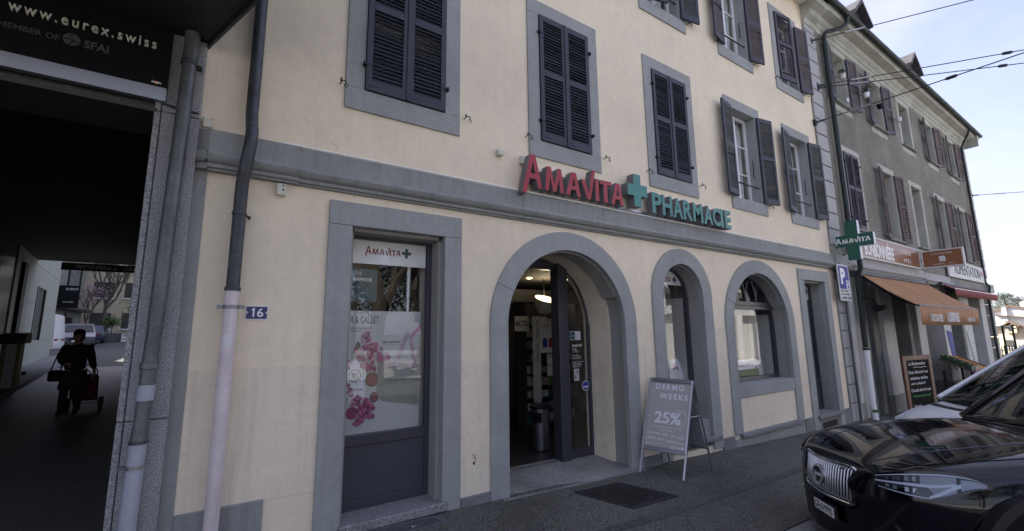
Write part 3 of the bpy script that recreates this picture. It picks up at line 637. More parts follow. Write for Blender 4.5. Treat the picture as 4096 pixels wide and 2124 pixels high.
# rear panel and spreaders
Bp = lambda u, t, o=0.: aBL.lerp(aBR, u)+(aTL.lerp(aTR, u)-aBL.lerp(aBR, u))*t-aN*o
MB().hexa([Bp(.04, .27, -.006), Bp(.96, .27, -.006), Bp(.96, .97, -.006), Bp(.04, .97, -.006)], [Bp(.04, .27, 0), Bp(.96, .27, 0), Bp(.96, .97, 0), Bp(.04, .97, 0)]).build('rear_panel', 'board_back', AB)
MB().tube([Bp(0, .26), Bp(1, .26)], .011, 6).build('rear_rail', 'alu_dark', AB)
for u in (0, 1): MB().tube([Lp(u, .62), Bp(u, .62)], .008, 6).build('spreader', 'alu', AB)

# grit and leaf scraps gathered along the foot of the wall
gb = MB(); gq = random.Random(77)
for i in range(420):
    x = gq.uniform(.4, 12); y = -.03-abs(gq.gauss(0, .05)) if gq.random() < .7 else -gq.uniform(.05, 1.8); s_ = gq.uniform(.003, .010); c = Vector((x, y-.03, swz(x, y)+s_*.4))
    if 2.6 < x < 4.9 and y > -.2: continue
    a = gq.uniform(0, 6.28); u = Vector((math.cos(a), math.sin(a), 0)); gb.ob(c, u, Vector((-u.y, u.x, 0)), (0, 0, 1), s_, s_*.6, s_*.4)
gb.build('grit', 'cement')['kind'] = 'stuff'
# ================================================================== signs and fittings on the pharmacy
def am_letters():           # AMAVITA logotype, unit: baseline 0, small-cap height 1, total width 5.5
    def A(x0, x1, h, drop=0, t=.20, lean=.04):
        ap = (x0+x1)/2+lean; c0, c1 = .26*h, .42*h; w = t*.62
        L = lambda z: x0+(ap-w-x0)*(z+drop)/(h+drop)               # outer left edge
        Rr = lambda z: x1+(ap+w-x1)*z/h
        o = [(x0, -drop), (x0+t, -drop), (L(c0)+t, c0), (Rr(c0)-t, c0), (x1-t, 0), (x1, 0), (ap+w, h), (ap-w, h)]
        hl = [(L(c1)+t*.98, c1), ((ap), h*.80), (Rr(c1)-t*.98, c1)]
        return [o, hl]
    M = lambda x0, x1: [[(x0+(x1-x0)*a, b) for a, b in ((0, 0), (.19, 0), (.28, .60), (.42, 0), (.58, 0), (.74, .60), (.81, 0), (1, 0), (.87, 1), (.69, 1), (.50, .30), (.33, 1), (.14, 1))]]
    return [A(0, .94, 1.32, .27), M(1.075, 2.04), A(2.15, 2.94, 1.0), [[(2.98, .80), (3.17, .80), (3.41, .26), (3.61, 1.31), (3.81, 1.32), (3.49, 0), (3.30, 0)]],
            [[(3.78, 0), (3.99, 0), (3.99, .97), (3.78, .97)]], [[(4.27, 0), (4.49, 0), (4.49, .80), (4.75, .80), (4.75, .99), (4.07, .97), (4.07, .78), (4.27, .79)]], A(4.71, 5.50, 1.0)]
AML = am_letters()
def amavita(root, org, w, h, fr, depth, m, side=None, name='letter', joined=False):
    ux, uz, n = fr; O = Vector(org); fn = lambda a, b, d: O+ux*(a/5.5*w)+uz*(b*h)+n*d
    allb = MB()
    for lp in AML:
        b = allb if joined else MB(); b.prism(lp, 0, depth, fn)
        if not joined: finish(b.build(name, m, root), side, n)
    if joined: allb.build(name, m, root)
def finish(o, side, n):
    if side:
        o.data.materials.append(MATS[side])
        for f in o.data.polygons:
            if abs(f.normal.dot(n)) < .7: f.material_index = 1
def cross2d(cx, cz, r, t): return [(cx-t, cz-r), (cx+t, cz-r), (cx+t, cz-t), (cx+r, cz-t), (cx+r, cz+t), (cx+t, cz+t), (cx+t, cz+r), (cx-t, cz+r), (cx-t, cz+t), (cx-r, cz+t), (cx-r, cz-t), (cx-t, cz-t)]
SG = thing('shop_sign', 'red and green three-dimensional letters AMAVITA PHARMACIE with a green cross', 'shop sign', (5.1, -.1, 3.44))
amavita(SG, (2.856, -.055, 3.46), 1.762, .32, FRONT, .115, 'letter_red', 'letter_side')
o = MB().prism([[(4.83, 3.50), (4.98, 3.50), (4.98, 3.665), (5.12, 3.665), (5.12, 3.84), (4.98, 3.84), (4.98, 3.99), (4.83, 3.99), (4.83, 3.83), (4.70, 3.83), (4.70, 3.655), (4.83, 3.655)]], -.055, -.18).build('cross', 'letter_green', SG); finish(o, 'letter_side', FRONT[2])
for ch, a, b in (('P', 5.235, 5.455), ('H', 5.475, 5.71), ('A', 5.735, 5.97), ('R', 5.99, 6.217), ('M', 6.25, 6.51), ('A', 6.545, 6.79), ('C', 6.80, 7.02), ('I', 7.03, 7.10), ('E', 7.155, 7.34)):
    text('letter', ch, 'letter_green', SG, (a, -.055, 3.458), b-a, .325, FRONT, .115, .03, side='letter_side')
box('rail', 'alu', SG, 2.95, 4.70, -.05, -.02, 3.53, 3.57); box('rail', 'alu', SG, 3.15, 4.65, -.05, -.02, 3.70, 3.74); box('rail', 'alu', SG, 4.62, 7.34, -.05, -.02, 3.46, 3.50); box('junction_box', 'ivory', SG, 2.925, 2.985, -.06, 0, 3.79, 3.90, .006)
# number plate
NP = thing('house_number_plate', 'small blue enamel house number plate with white 16 beside the pink pipe', 'number plate', (.195, 0, 1.83))
MB().prism([rrect(.113, .279, 1.830, 1.950, .007)], -.008, 0).build('rim', 'white', NP, .002)
p = rect(.119, .273, 1.838, 1.942)
MB().prism([[(.119, 1.838), (.273, 1.838), (.273, 1.880), (.262, 1.884), (.258, 1.891), (.262, 1.898), (.273, 1.902), (.273, 1.942), (.119, 1.942), (.119, 1.902), (.130, 1.898), (.134, 1.891), (.130, 1.884), (.119, 1.880)]], -.0105, -.007).build('enamel_face', 'enamel_blue', NP)
MB().prism([[(.166, 1.856), (.178, 1.856), (.180, 1.928), (.168, 1.928), (.156, 1.917), (.156, 1.907), (.167, 1.914)]], -.013, -.010).build('digit', 'white', NP)
text('digit', '6', 'white', NP, (.199, -.010, 1.854), .046, .074, FRONT, .003, .012)
for x in (.122, .269): MB().prism([disc(x, 1.891, .005, 10)], -.014, -.009).build('screw', 'alu_dark', NP)
# sensor boxes
for nm, lb, x0, x1, z0, z1, d in (('alarm_sensor', 'cream alarm sensor with two dark eyes hanging under the cornice', .272, .352, 2.94, 3.05, .05), ('alarm_box', 'small cream box on the plaster between two shuttered windows', 2.585, 2.665, 3.83, 3.905, .06), ('junction_box', 'square cream junction box above the cornice beside the granite pier', -.31, -.235, 3.44, 3.527, .04)):
    t = thing(nm, lb, 'sensor box' if 'alarm' in nm else 'junction box', ((x0+x1)/2, 0, z0))
    MB().box(x0, x1, -d, 0, z0, z1).build('housing', 'ivory', t, .008)
    if nm == 'alarm_sensor':
        for z in (2.99, 3.03): MB().prism([disc(.325, z, .008, 10)], -d-.003, -d).build('lens', 'black', t)
        MB().tube([(.29, -.03, 3.05), (.285, -.02, 3.09), (.285, 0, 3.1)], .007, 6).build('cable', 'black', t)
    elif nm == 'alarm_box': MB().tube([(2.625, -.02, 3.83), (2.63, -.02, 3.80)], .005, 5).build('nozzle', 'ivory', t)
    else:
        for x in (x0+.008, x1-.008):
            for z in (z0+.008, z1-.008): MB().prism([disc(x, z, .004, 8)], -d-.002, -d).build('screw', 'iron', t)
# rain pipe on the plaster
RP = thing('drainpipe', 'dark zinc drainpipe with pink painted lower half on the cream wall', 'drainpipe', (.01, -.1, 0))
MB().tube([(.04, -.09, 12), (.04, -.09, 4.0), (.038, -.10, 3.62), (.045, -.13, 3.50), (.05, -.20, 3.42), (.045, -.215, 3.30), (.03, -.20, 3.14), (.012, -.12, 2.98), (.01, -.10, 2.88), (.01, -.10, 2.72)], .049, 18).build('upper_pipe', 'zinc_dark', RP, 0, True)
MB().tube([(.01, -.10, 2.72), (.01, -.10, 2.70)], .056, 18).build('collar', 'zinc_dark', RP, 0, True)
MB().tube([(.01, -.10, 2.70), (.008, -.10, 2.07)], .049, 18).build('middle_pipe', 'zinc_dark', RP, 0, True)
MB().tube([(.008, -.10, 2.09), (.008, -.10, 2.06)], .058, 18).build('collar', 'zinc_dark', RP, 0, True)
MB().tube([(.008, -.10, 2.065), (0, -.10, -.1)], .051, 18).build('lower_pipe', 'pipe_pink', RP, 0, True)
b = MB(); b.lathe([(.054, -.014), (.058, -.014), (.058, .014), (.054, .014)], (.007, -.10, 1.93), 18); b.box(-.09, -.045, -.115, -.085, 1.915, 1.945); b.box(.06, .10, -.115, -.085, 1.915, 1.945); b.build('pipe_clamp', 'alu_dark', RP)
b = MB(); b.tube([(.055, -.10, 2.70), (.085, -.06, 2.70), (.085, 0, 2.70)], .01, 6); b.build('bracket', 'iron', RP)
MB().lathe([(.0515, -.05), (.0525, -.05), (.0525, .05), (.0515, .05)], (.004, -.10, 1.66), 10, a0=R(-120), a1=R(-60)).build('sticker_scar', 'off_white', RP)
# graffiti scar & stop hook
MB().prism([rect(9.735, 9.765, .60, .68)], -.012, 0).build('door_stop_hook', 'white', PH)
MB().tube([(9.765, -.01, .635), (9.81, -.03, .63), (9.83, -.03, .66)], .008, 6).build('door_stop_hook', 'white', PH)
for pts in (((2.27, .42), (2.31, .42), (2.31, .415), (2.27, .415)), ((2.285, .40), (2.31, .40), (2.31, .36), (2.302, .36), (2.302, .392), (2.285, .392)), ((2.275, .345), (2.305, .352), (2.30, .315), (2.285, .32))):
    MB().prism([list(pts)], -.0055, -.003).build('ink_mark', 'iron', PH)
# ---------------------------------------------------------------- window display 1
WD = thing('window_header_panel', 'white header panel with red logotype and green cross in the left shop window', 'sign panel', (1.42, .3, 2.43))
box('panel', 'white', WD, .985, 1.825, .295, .302, 2.43, 2.685)
amavita(WD, (1.150, .2945, 2.535), .385, .066, FRONT, .002, 'red_print', None, 'lettering', True)
MB().prism([cross2d(1.600, 2.575, .052, .0165)], .2905, .2945).build('cross', 'teal', WD)
TP = thing('window_teal_panel', 'dark teal panel reading VOTRE PHARMACIE behind the left shop window', 'sign panel', (1.13, .3, 2.03))
box('panel', 'teal', TP, .985, 1.290, .298, .306, 2.035, 2.372)
text('lettering', 'VOTRE', 'print_grey', TP, (.997, .2975, 2.306), .129, .034, depth=.002)
text('lettering', 'PHARMACIE', 'white', TP, (.997, .2975, 2.246), .237, .034, depth=.002, weight=.02)
PO = thing('window_poster', 'large pale poster with pink flowers, figs, a perfume bottle and a canvas bag', 'poster', (1.4, .34, .72))
box('sheet', 'poster_pale', PO, .985, 1.79, .318, .326, .72, 1.938)
PY_ = .3175
text('lettering', 'ER & GALLET', 'black', PO, (1.015, PY_, 1.808), .315, .073, depth=.0015)
text('lettering', 'CRÉATEUR DE BONHEUR', 'frame_dark', PO, (.995, PY_, 1.75), .255, .022, depth=.0015); text('lettering', 'DEPUIS 1862', 'frame_dark', PO, (1.05, PY_, 1.722), .11, .016, depth=.0015)
text('lettering', 'EN CADEAU*', 'frame_dark', PO, (1.381, PY_, 1.60), .188, .027, depth=.0015, weight=.02); text('lettering', 'VOTRE NOUVEAU SAC DE L\'ÉTÉ', 'frame_dark', PO, (1.381, PY_, 1.578), .185, .011, depth=.0015)
MB().prism([[(1.337, 1.417), (1.778, 1.367), (1.780, .941), (1.397, 1.012), (1.326, 1.069)]], PY_-.004, PY_).build('printed_bag', 'bag', PO)
MB().prism([[(1.70, 1.335), (1.70, 1.31), (1.76, 1.304), (1.76, 1.328)]], PY_-.0055, PY_-.0041).build('printed_bag_tag', 'off_white', PO)
for a, b_, c, d in (((1.50, 1.38), (1.545, 1.38), (1.665, 1.715), (1.625, 1.72)), ((1.705, 1.37), (1.75, 1.37), (1.69, 1.70), (1.655, 1.72))):
    MB().prism([[a, b_, c, d]], PY_-.007, PY_-.0045).build('printed_strap', 'strap', PO)
for x, z in ((1.50, 1.375), (1.70, 1.355)): MB().prism([[(x-.045, z-.02), (x, z-.008), (x+.045, z-.022), (x+.045, z+.022), (x, z+.008), (x-.045, z+.024)]], PY_-.009, PY_-.0072).build('printed_bow', 'strap', PO)
MB().prism([[(1.70, 1.66), (1.79, 1.75), (1.79, 1.80), (1.69, 1.70)]], PY_-.003, PY_).build('printed_ribbon', 'flower_pink', PO)
MB().prism([[(.99, 1.36), (1.045, 1.41), (1.06, 1.445), (1.13, 1.445), (1.145, 1.40), (1.175, 1.36), (1.222, 1.055), (1.085, 1.00), (1.03, 1.09)]], PY_-.003, PY_).build('printed_bottle', 'print_grey', PO)
MB().prism([disc(1.105, 1.285, .062, 26), disc(1.105, 1.285, .056, 26)[::-1]], PY_-.0045, PY_-.0031).build('printed_seal', 'frame_dark', PO); text('printed_seal', 'R', 'frame_dark', PO, (1.075, PY_-.0031, 1.255), .04, .06, depth=.0015); text('printed_seal', 'G', 'frame_dark', PO, (1.10, PY_-.0047, 1.25), .04, .055, depth=.001)
text('lettering', 'FLEUR DE FIGUIER', 'red_print', PO, (1.075, PY_-.0031, 1.14), .11, .016, depth=.0015)
for x, z, r, s in ((1.278, 1.238, .062, .85), (1.305, 1.059, .045, .8), (1.091, .925, .06, 1)):
    MB().prism([disc(x, z, r, 18, s)], PY_-.004, PY_).build('printed_fig', 'fig' if z > 1 else 'petal_dark', PO)
    if z > 1: MB().prism([disc(x, z, r*1.18, 18, s*1.05), disc(x, z, r*1.01, 18, s)[::-1]], PY_-.003, PY_).build('printed_fig_rind', 'leaf_green', PO)
fr_ = random.Random(3)
for x, z, r, k in ((1.197, 1.671, .05, 4), (1.172, 1.511, .07, 7), (1.221, 1.407, .07, 7), (1.308, 1.506, .06, 6), (1.389, 1.444, .055, 5), (1.26, 1.36, .05, 4), (1.193, .982, .07, 7), (1.24, .925, .07, 7), (1.18, .854, .055, 5), (1.03, 1.15, .05, 4), (1.02, 1.40, .04, 3), (1.13, 1.05, .05, 4), (1.27, 1.56, .04, 3)):
    for j in range(k*3):
        cx, cz = x+fr_.uniform(-r, r), z+fr_.uniform(-r, r); rr = fr_.uniform(.016, .027); a0 = fr_.uniform(0, 6)
        if cx < 1.0: continue
        p = []
        for i in range(30):
            a = 2*math.pi*i/30; q = rr*(.55+.45*abs(math.cos(2.5*a+a0))); p.append((cx+q*math.cos(a), cz+q*math.sin(a)))
        MB().prism([p], PY_-.005-.0006*j, PY_-.003).build('printed_flower', ['flower_pink', 'flower_pink', 'blossom', 'petal_dark'][j % 4] if z > 1 else ['petal_dark', 'flower_pink'][j % 2], PO)
for a, b_ in (((1.22, 1.60), (1.20, 1.40)), ((1.16, 1.62), (1.30, 1.45)), ((1.0, 1.02), (1.06, 1.10))): MB().tube([(a[0], PY_-.002, a[1]), ((a[0]+b_[0])/2+.015, PY_-.002, (a[1]+b_[1])/2), (b_[0], PY_-.002, b_[1])], .004, 5).build('printed_stem', 'leaf_green', PO)
MB().prism([[(1.10, 1.60), (1.13, 1.63), (1.16, 1.56), (1.12, 1.55)]], PY_-.003, PY_).build('printed_leaf', 'leaf_green', PO)
box('blind_side', 'interior_wall', PH, 1.79, 1.95, .36, .40, .7, 2.7)
tag(MB().tube([(1.655, .36, 2.44), (1.65, .36, 2.0), (1.645, .36, 1.62)], [.022, .016, .003], 6).build('hanging_ribbon', 'white'), 'crumpled clear ribbon hanging down behind the left shop window', 'ribbon')
# ---------------------------------------------------------------- shop interior seen through the doorway
def shelf(root_name, label, x0, x1, y0, y1, levels, z0, pack, seed, cat='shelf'):
    t = thing(root_name, label, cat, ((x0+x1)/2, (y0+y1)/2, -.09)); rr = random.Random(seed)
    box('side_panel', 'interior_dark', t, x0, x0+.02, y0, y1, -.09, 2.25); box('side_panel', 'interior_dark', t, x1-.02, x1, y0, y1, -.09, 2.25); box('back_panel', 'interior_dark', t, x0, x1, y1-.02, y1, -.09, 2.25)
    for z in levels: box('board', 'alu_dark', t, x0+.02, x1-.02, y0, y1-.02, z, z+.02)
    return t
SHF = [0.05, .27, .49, .71, .93, 1.15, 1.37, 1.59, 1.81]
shelf('product_shelf', 'white shelf rack of small medicine boxes seen behind the entrance post', 4.62, 5.85, 2.35, 2.7, SHF, 0, 1, 5)
pal = ['poster_grey', 'board_back', 'poster_pale', 'teal', 'poster_grey', 'leaf_green', 'wood_brown']
rr = random.Random(11)
ORD = ['first', 'second', 'third', 'fourth', 'fifth', 'sixth', 'seventh', 'eighth', 'ninth', 'tenth', 'eleventh', 'twelfth', 'thirteenth', 'fourteenth', 'fifteenth']
for q, z in enumerate(SHF):
    x = 4.66; k = 0
    while x < 5.7:
        w = rr.uniform(.07, .13); h = rr.uniform(.10, .16)
        tag(box('medicine_box', rr.choice(pal[:5]), None, x, x+w, 2.40, 2.5, z+.021, z+.021+h), '%s box from left on %s lowest board of the rack inside the doorway' % (ORD[k], ORD[q]), 'box', 'boxes on the shelf rack'); x += w+rr.uniform(.005, .03); k += 1
shelf('product_shelf', 'shelf of coloured packages behind the fixed glass door panel', 5.9, 6.9, 1.6, 1.95, [1.2, 1.45, 1.7, 1.95], 0, 1, 6)
for q, z in enumerate((1.45, 1.7, 1.95)):
    x = 5.95; k = 0
    while x < 6.8:
        w = rr.uniform(.06, .11); tag(box('medicine_box', rr.choice(pal), None, x, x+w, 1.63, 1.74, z+.021, z+.021+rr.uniform(.08, .15)), '%s package from the left on the %s board behind the fixed glass panel' % (ORD[k], ('lower', 'middle', 'upper')[q]), 'box', 'packages behind the glass panel'); x += w+.012; k += 1
pl_ = bpy.data.lights.new('pendant_bulb', 'POINT'); pl_.energy = 3.5; pl_.color = (1, .84, .6); pl_.shadow_soft_size = .08; plo = bpy.data.objects.new('pendant_bulb', pl_); COL.objects.link(plo); plo.location = (4.99, 2.18, 2.42)
BN = thing('waste_bin', 'cylindrical grey metal waste bin just inside the open entrance', 'bin', (4.20, 1.38, -.095))
MB().lathe([(.150, 0), (.150, .60), (.145, .605)], (4.20, 1.38, -.075), 28).build('body', 'alu_dark', BN, 0, True)
MB().lathe([(.14, 0), (.14, .02)], (4.20, 1.38, -.095), 20).build('foot', 'black', BN)
MB().lathe([(.152, .60), (.168, .615), (.168, .635), (.12, .638), (.03, .61)], (4.20, 1.38, -.075), 28).build('ashtray_rim', 'black_gloss', BN, 0, True)
MB().lathe([(.1515, .40), (.1535, .40), (.1535, .55), (.1515, .55)], (4.20, 1.38, -.075), 10, a0=R(-170), a1=R(-118)).build('flap', 'black', BN)
BA = thing('frosted_banner', 'tall narrow frosted strip with vertical dark lettering inside the entrance', 'banner', (4.55, 2.0, .45)); box('strip', 'poster_grey', BA, 4.53, 4.70, 2.0, 2.012, .50, 1.98)
VERT = (Vector((0, 0, 1)), Vector((-1, 0, 0)), Vector((0, -1, 0)))
text('lettering', 'SIDROGA', 'frame_dark', BA, (4.66, 1.999, 1.58), .34, .055, VERT, .002); text('lettering', 'AMAVITA', 'frame_dark', BA, (4.66, 1.999, 1.17), .33, .055, VERT, .002)
PS = thing('interior_poster', 'white notice with two drawn figures hanging inside the doorway', 'poster', (4.89, 2.05, 1.33)); box('sheet', 'poster_pale', PS, 4.73, 5.05, 2.05, 2.054, 1.33, 1.88)
text('lettering', 'Violence de couple', 'frame_dark', PS, (4.75, 2.0495, 1.83), .26, .025, depth=.002, weight=.02); text('lettering', 'chez les seniors', 'frame_dark', PS, (4.75, 2.0495, 1.79), .2, .025, depth=.002, weight=.02)
for x, m in ((4.83, 'sign_blue'), (4.97, 'red_print')):
    MB().prism([[(x-.05, 1.42), (x+.05, 1.42), (x+.055, 1.55), (x+.02, 1.60), (x-.03, 1.60), (x-.055, 1.53)]], 2.047, 2.0495).build('printed_figure', m, PS); MB().prism([disc(x, 1.63, .032, 14)], 2.047, 2.0495).build('printed_head', 'off_white', PS)
PS2 = thing('interior_notice', 'white and green notice sheet below the drawn figures poster', 'poster', (4.98, 2.1, .75)); box('sheet', 'off_white', PS2, 4.90, 5.07, 2.08, 2.084, .76, 1.29); box('green_field', 'leaf_green', PS2, 4.902, 5.068, 2.077, 2.0795, .762, .92); text('lettering', 'QUAND', 'frame_dark', PS2, (4.92, 2.0795, 1.24), .13, .022, depth=.002); text('lettering', 'Bienvenue', 'frame_dark', PS2, (4.92, 2.0795, 1.09), .13, .02, depth=.002)
AC = thing('news_board', 'white board with the dark word ACTU inside the entrance', 'sign panel', (4.46, 2.3, 1.7)); box('panel', 'ivory', AC, 4.35, 4.66, 2.30, 2.31, 1.72, 1.99); text('lettering', 'ACTU', 'black', AC, (4.36, 2.2995, 1.81), .27, .10, depth=.002, weight=.02)
PL = thing('pendant_lamp', 'lit bowl-shaped pendant lamp hanging inside the entrance', 'lamp', (4.99, 2.25, 2.0))
tl_ = Matrix.Translation((4.99, 2.25, 2.2)) @ Matrix.Rotation(R(24), 4, 'X') @ Matrix.Translation((-4.99, -2.25, -2.2))
MB().lathe([(.03, .0), (.09, .015), (.16, .09), (.20, .20), (.215, .31), (.21, .31), (.19, .20)], (4.99, 2.25, 2.02), 28).xf(lambda p: tl_ @ p).build('bowl', 'lampbowl', PL, 0, True)
MB().lathe([(.0, .300), (.205, .300), (.205, .305), (0, .305)], (4.99, 2.25, 2.02), 28).xf(lambda p: tl_ @ p).build('glowing_disc', 'lamp_glow', PL); MB().tube([(4.99, 2.25, 2.3), (4.99, 2.25, 3.2)], .006, 6).build('cable', 'black', PL)
for i, (x, y) in enumerate(((4.62, 2.2), (5.35, 2.0), (6.3, 1.6))):
    tag(MB().lathe([(0, 0), (.045, 0), (.05, .012), (.05, .02)], (x, y, 3.18-.5), 14).build('ceiling_spot', 'spot_glow'), ['lit ceiling spot above the pendant lamp', 'lit ceiling spot seen through the fixed glass door panel', 'lit ceiling spot deep behind the fixed glass door panel'][i], 'ceiling light')
box('suspended_ceiling', 'interior_dark', PH, 2.26, 6.94, 1.3, 4.6, 2.70, 2.74)
HB = thing('header_band', 'dark band with grey capitals ORDONNANCES PRODUITS above the counter', 'sign panel', (4.9, 2.9, 2.3)); box('band', 'interior_dark', HB, 4.2, 6.9, 2.9, 2.95, 2.30, 2.56); text('lettering', 'ORDONNANCES', 'machine_dark', HB, (4.75, 2.8995, 2.36), 1.05, .13, depth=.002); text('lettering', 'PRODUITS', 'machine_dark', HB, (5.95, 2.8995, 2.36), .75, .13, depth=.002)
# stickers on the fixed glass leaf
ST = thing('entrance_stickers', 'white opening-hours lettering and logotype on the fixed glass door panel', 'sticker', (4.44, .73, 1.16)); sy = DY-.0405
amavita(ST, (4.345, sy, 1.475), .145, .03, FRONT, .001, 'white', None, 'lettering', True); MB().prism([cross2d(4.515, 1.497, .02, .007)], sy-.001, sy).build('cross', 'white', ST)
for i, (s, w) in enumerate((('Pharmacie', .08), ('Homéopathie', .09), ('Dermo-Cosmétique', .13), ('', 0), ('Heures d\'ouverture', .13), ('Lu - Ve  8.00 à 19.00', .165), ('Sa  8.30 à 17.00', .165), ('', 0), ('Pharmacie Amavita Chêne-Bourg', .225), ('Pharmacie du Salève SA', .16), ('Pharmaciens responsables', .18), ('Nathalie & Philippe Tozi', .155))):
    if s: text('lettering', s, 'white', ST, (4.345, sy, 1.440-.0243*i), w, .015, depth=.001, weight=.008)
S2 = thing('info_sticker', 'teal and white rectangular sticker high on the fixed glass panel', 'sticker', (4.41, .73, 1.57)); box('sheet', 'off_white', S2, 4.305, 4.515, sy-.001, sy, 1.575, 1.705); box('teal_field', 'teal', S2, 4.312, 4.405, sy-.002, sy-.001, 1.582, 1.698); text('lettering', '7/7', 'off_white', S2, (4.33, sy-.002, 1.62), .05, .03, depth=.001)
S3 = thing('green_sticker', 'pale green and red sticker low on the fixed glass panel', 'sticker', (4.42, .73, .97)); box('sheet', 'poster_pale', S3, 4.365, 4.465, sy-.001, sy, .975, 1.15); box('red_mark', 'red_print', S3, 4.385, 4.405, sy-.002, sy-.001, 1.0, 1.06); box('green_mark', 'leaf_green', S3, 4.415, 4.445, sy-.002, sy-.001, 1.09, 1.12)
S4 = thing('round_sticker', 'round blue sticker with white rim on the fixed glass panel', 'sticker', (4.59, .73, .82)); MB().prism([disc(4.585, .895, .072, 28)], sy-.001, sy).build('rim', 'white', S4); MB().prism([disc(4.585, .895, .064, 28)], sy-.002, sy-.001).build('face', 'sign_blue', S4); box('white_field', 'white', S4, 4.54, 4.58, sy-.003, sy-.002, .87, .89); box('white_field', 'white', S4, 4.59, 4.62, sy-.003, sy-.002, .865, .895)
S5 = thing('bottle_sticker', 'pale sticker with a drawn baby bottle on the inner door leaf', 'sticker', (3.27, 1.16, 1.33)); box('sheet', 'print_grey', S5, 3.30, 3.43, 1.140, 1.144, 1.42, 1.58); MB().prism([[(3.35, 1.44), (3.38, 1.44), (3.385, 1.50), (3.37, 1.53), (3.37, 1.56), (3.36, 1.56), (3.36, 1.53), (3.345, 1.50)]], 1.138, 1.1395).build('printed_bottle', 'frame_dark', S5)
# ---------------------------------------------------------------- arch 2 and 3 displays
H2 = thing('arch_header_panel', 'white half-round panel with the end of a red logotype in the narrow arched window', 'sign panel', (6.3, .3, 2.43))
n = 20; ac = [(6.045+.455*math.cos(math.pi*i/n), 2.25+.455*math.sin(math.pi*i/n)) for i in range(n+1)]; ac = [p for p in ac if p[1] > 2.43]
MB().prism([ac], .297, .303).build('panel', 'white', H2); amavita(H2, (5.75, .2965, 2.50), .42, .085, FRONT, .002, 'red_print', None, 'lettering', True); MB().prism([cross2d(6.27, 2.545, .055, .018)], .294, .2965).build('cross', 'teal', H2)
tag(box('teal_strip', 'teal', None, 5.60, 6.00, .30, .306, 1.93, 2.36), 'narrow teal strip beside the jamb in the narrow arched window', 'sign panel')
box('display_back', 'interior_wall', PH, 5.40, 6.90, .75, .8, .3, 3.0); box('display_floor', 'interior_wall', PH, 5.4, 6.9, .34, .75, .26, .30)
BO = thing('cut_out_display', 'white cut-out boot shape with pink print on the arched window floor', 'display', (6.30, .5, .30))
MB().prism([[(6.15, .86), (6.62, .86), (6.62, .93), (6.50, 1.0), (6.42, 1.18), (6.36, 1.24), (6.18, 1.22), (6.15, 1.0)]], .42, .44).build('card', 'white', BO); box('pedestal', 'off_white', BO, 6.10, 6.62, .36, .6, .30, .86); MB().prism([[(6.26, 1.04), (6.32, 1.09), (6.38, 1.04), (6.36, 1.12), (6.32, 1.10), (6.27, 1.13)]], .417, .42).build('printed_bow', 'flower_pink', BO)
# arch 3: bright display boxes and plants
def pbox(x0, x1, y0, y1, z0, z1, m, label, txt=None, tm='red_print', band=None):
    t = thing('display_box', label, 'box', ((x0+x1)/2, y0, z0)); box('carton', m, t, x0, x1, y0, y1, z0, z1, .004)
    if band: box('printed_band', band, t, x0+.003, x1-.003, y0-.002, y0, z0+.004, z0+(z1-z0)*.45)
    if txt: text('lettering', txt, tm, t, (x0+.03, y0-.002, z0+(z1-z0)*.62), (x1-x0)*.7, (z1-z0)*.16, depth=.002, weight=.02)
    return t
box('display_floor', 'interior_wall', PH, 7.42, 9.32, .33, .95, .74, .80)
pbox(7.75, 8.05, .40, .5, .80, 1.30, 'crate_green', 'green herbal display box with a red label in the wide arched window', 'FORCE', 'white', 'leaf_green')
d = pbox(8.12, 8.90, .42, .55, .80, 1.12, 'white', 'long white and green carton with a tick mark in the wide arched window', 'Dafalgan 500 mg', 'red_print', 'leaf_green')
MB().prism([[(8.70, .90), (8.74, .86), (8.84, .99), (8.81, 1.0), (8.74, .90), (8.71, .93)]], .415, .4195).build('tick_mark', 'red_print', d)
pbox(8.92, 9.20, .48, .6, .80, 1.08, 'off_white', 'plain white carton beside the tick mark box', 'mg', 'frame_dark')
pr = random.Random(9)
for x, lb in ((7.95, 'bunch of artificial leaves with red flowers behind the green herbal box'), (8.35, 'bunch of artificial leaves with red flowers behind the long carton')):
    t = thing('artificial_plant', lb, 'plant', (x, .6, .80)); b = MB(); fl = MB()
    for i in range(46):
        c = Vector((x+pr.gauss(0, .14), .6+pr.uniform(-.07, .1), 1.12+pr.uniform(0, .32))); a = pr.uniform(0, 6.28); u = Vector((math.cos(a), pr.uniform(-.4, .4), math.sin(a)*.6)).normalized(); v = u.cross(Vector((0, 1, .3))).normalized(); L_ = pr.uniform(.05, .10)
        (fl if i % 4 == 0 else b).add([c-u*L_, c+v*L_*.3, c+u*L_, c-v*L_*.3], [(0, 1, 2, 3)])
    b.build('leaves', 'leaf_green', t); fl.build('petals', 'red_print', t); MB().tube([(x, .6, .80), (x, .6, 1.25)], .012, 6).build('stalk', 'leaf_green', t)
box('display_backdrop', 'interior_dark', PH, 7.06, 11.6, 1.6, 1.66, -.09, 3.2)
tag(MB().lathe([(.02, .12), (.10, .09), (.17, .0), (.16, 0), (.09, .08)], (7.85, .75, 1.72), 20).build('dish_lamp', 'alu_dark'), 'grey dish lamp hanging at the left of the wide arched window', 'lamp')
tag(box('door_header_panel', 'white', None, 10.30, 11.07, .297, .303, 2.36, 2.66), 'white header panel in the narrow doorway next to the parking sign', 'sign panel')
MB().prism([cross2d(10.98, 2.53, .07, .022)], .293, .2965).build('cross', 'teal', [q for q in COL.objects if q.name == 'door_header_panel'][0])
amavita(AB, amavita_args[0], amavita_args[1], amavita_args[2], FB, .0012, 'print_grey', None, 'lettering', True); _c = Lp(.92, .30, .0182); MB().prism([cross2d(0, 0, .022, .008)], 0, .0012, lambda a, b, d: _c+aU*a+uzv*b+aN*d).build('cross', 'print_grey', AB)
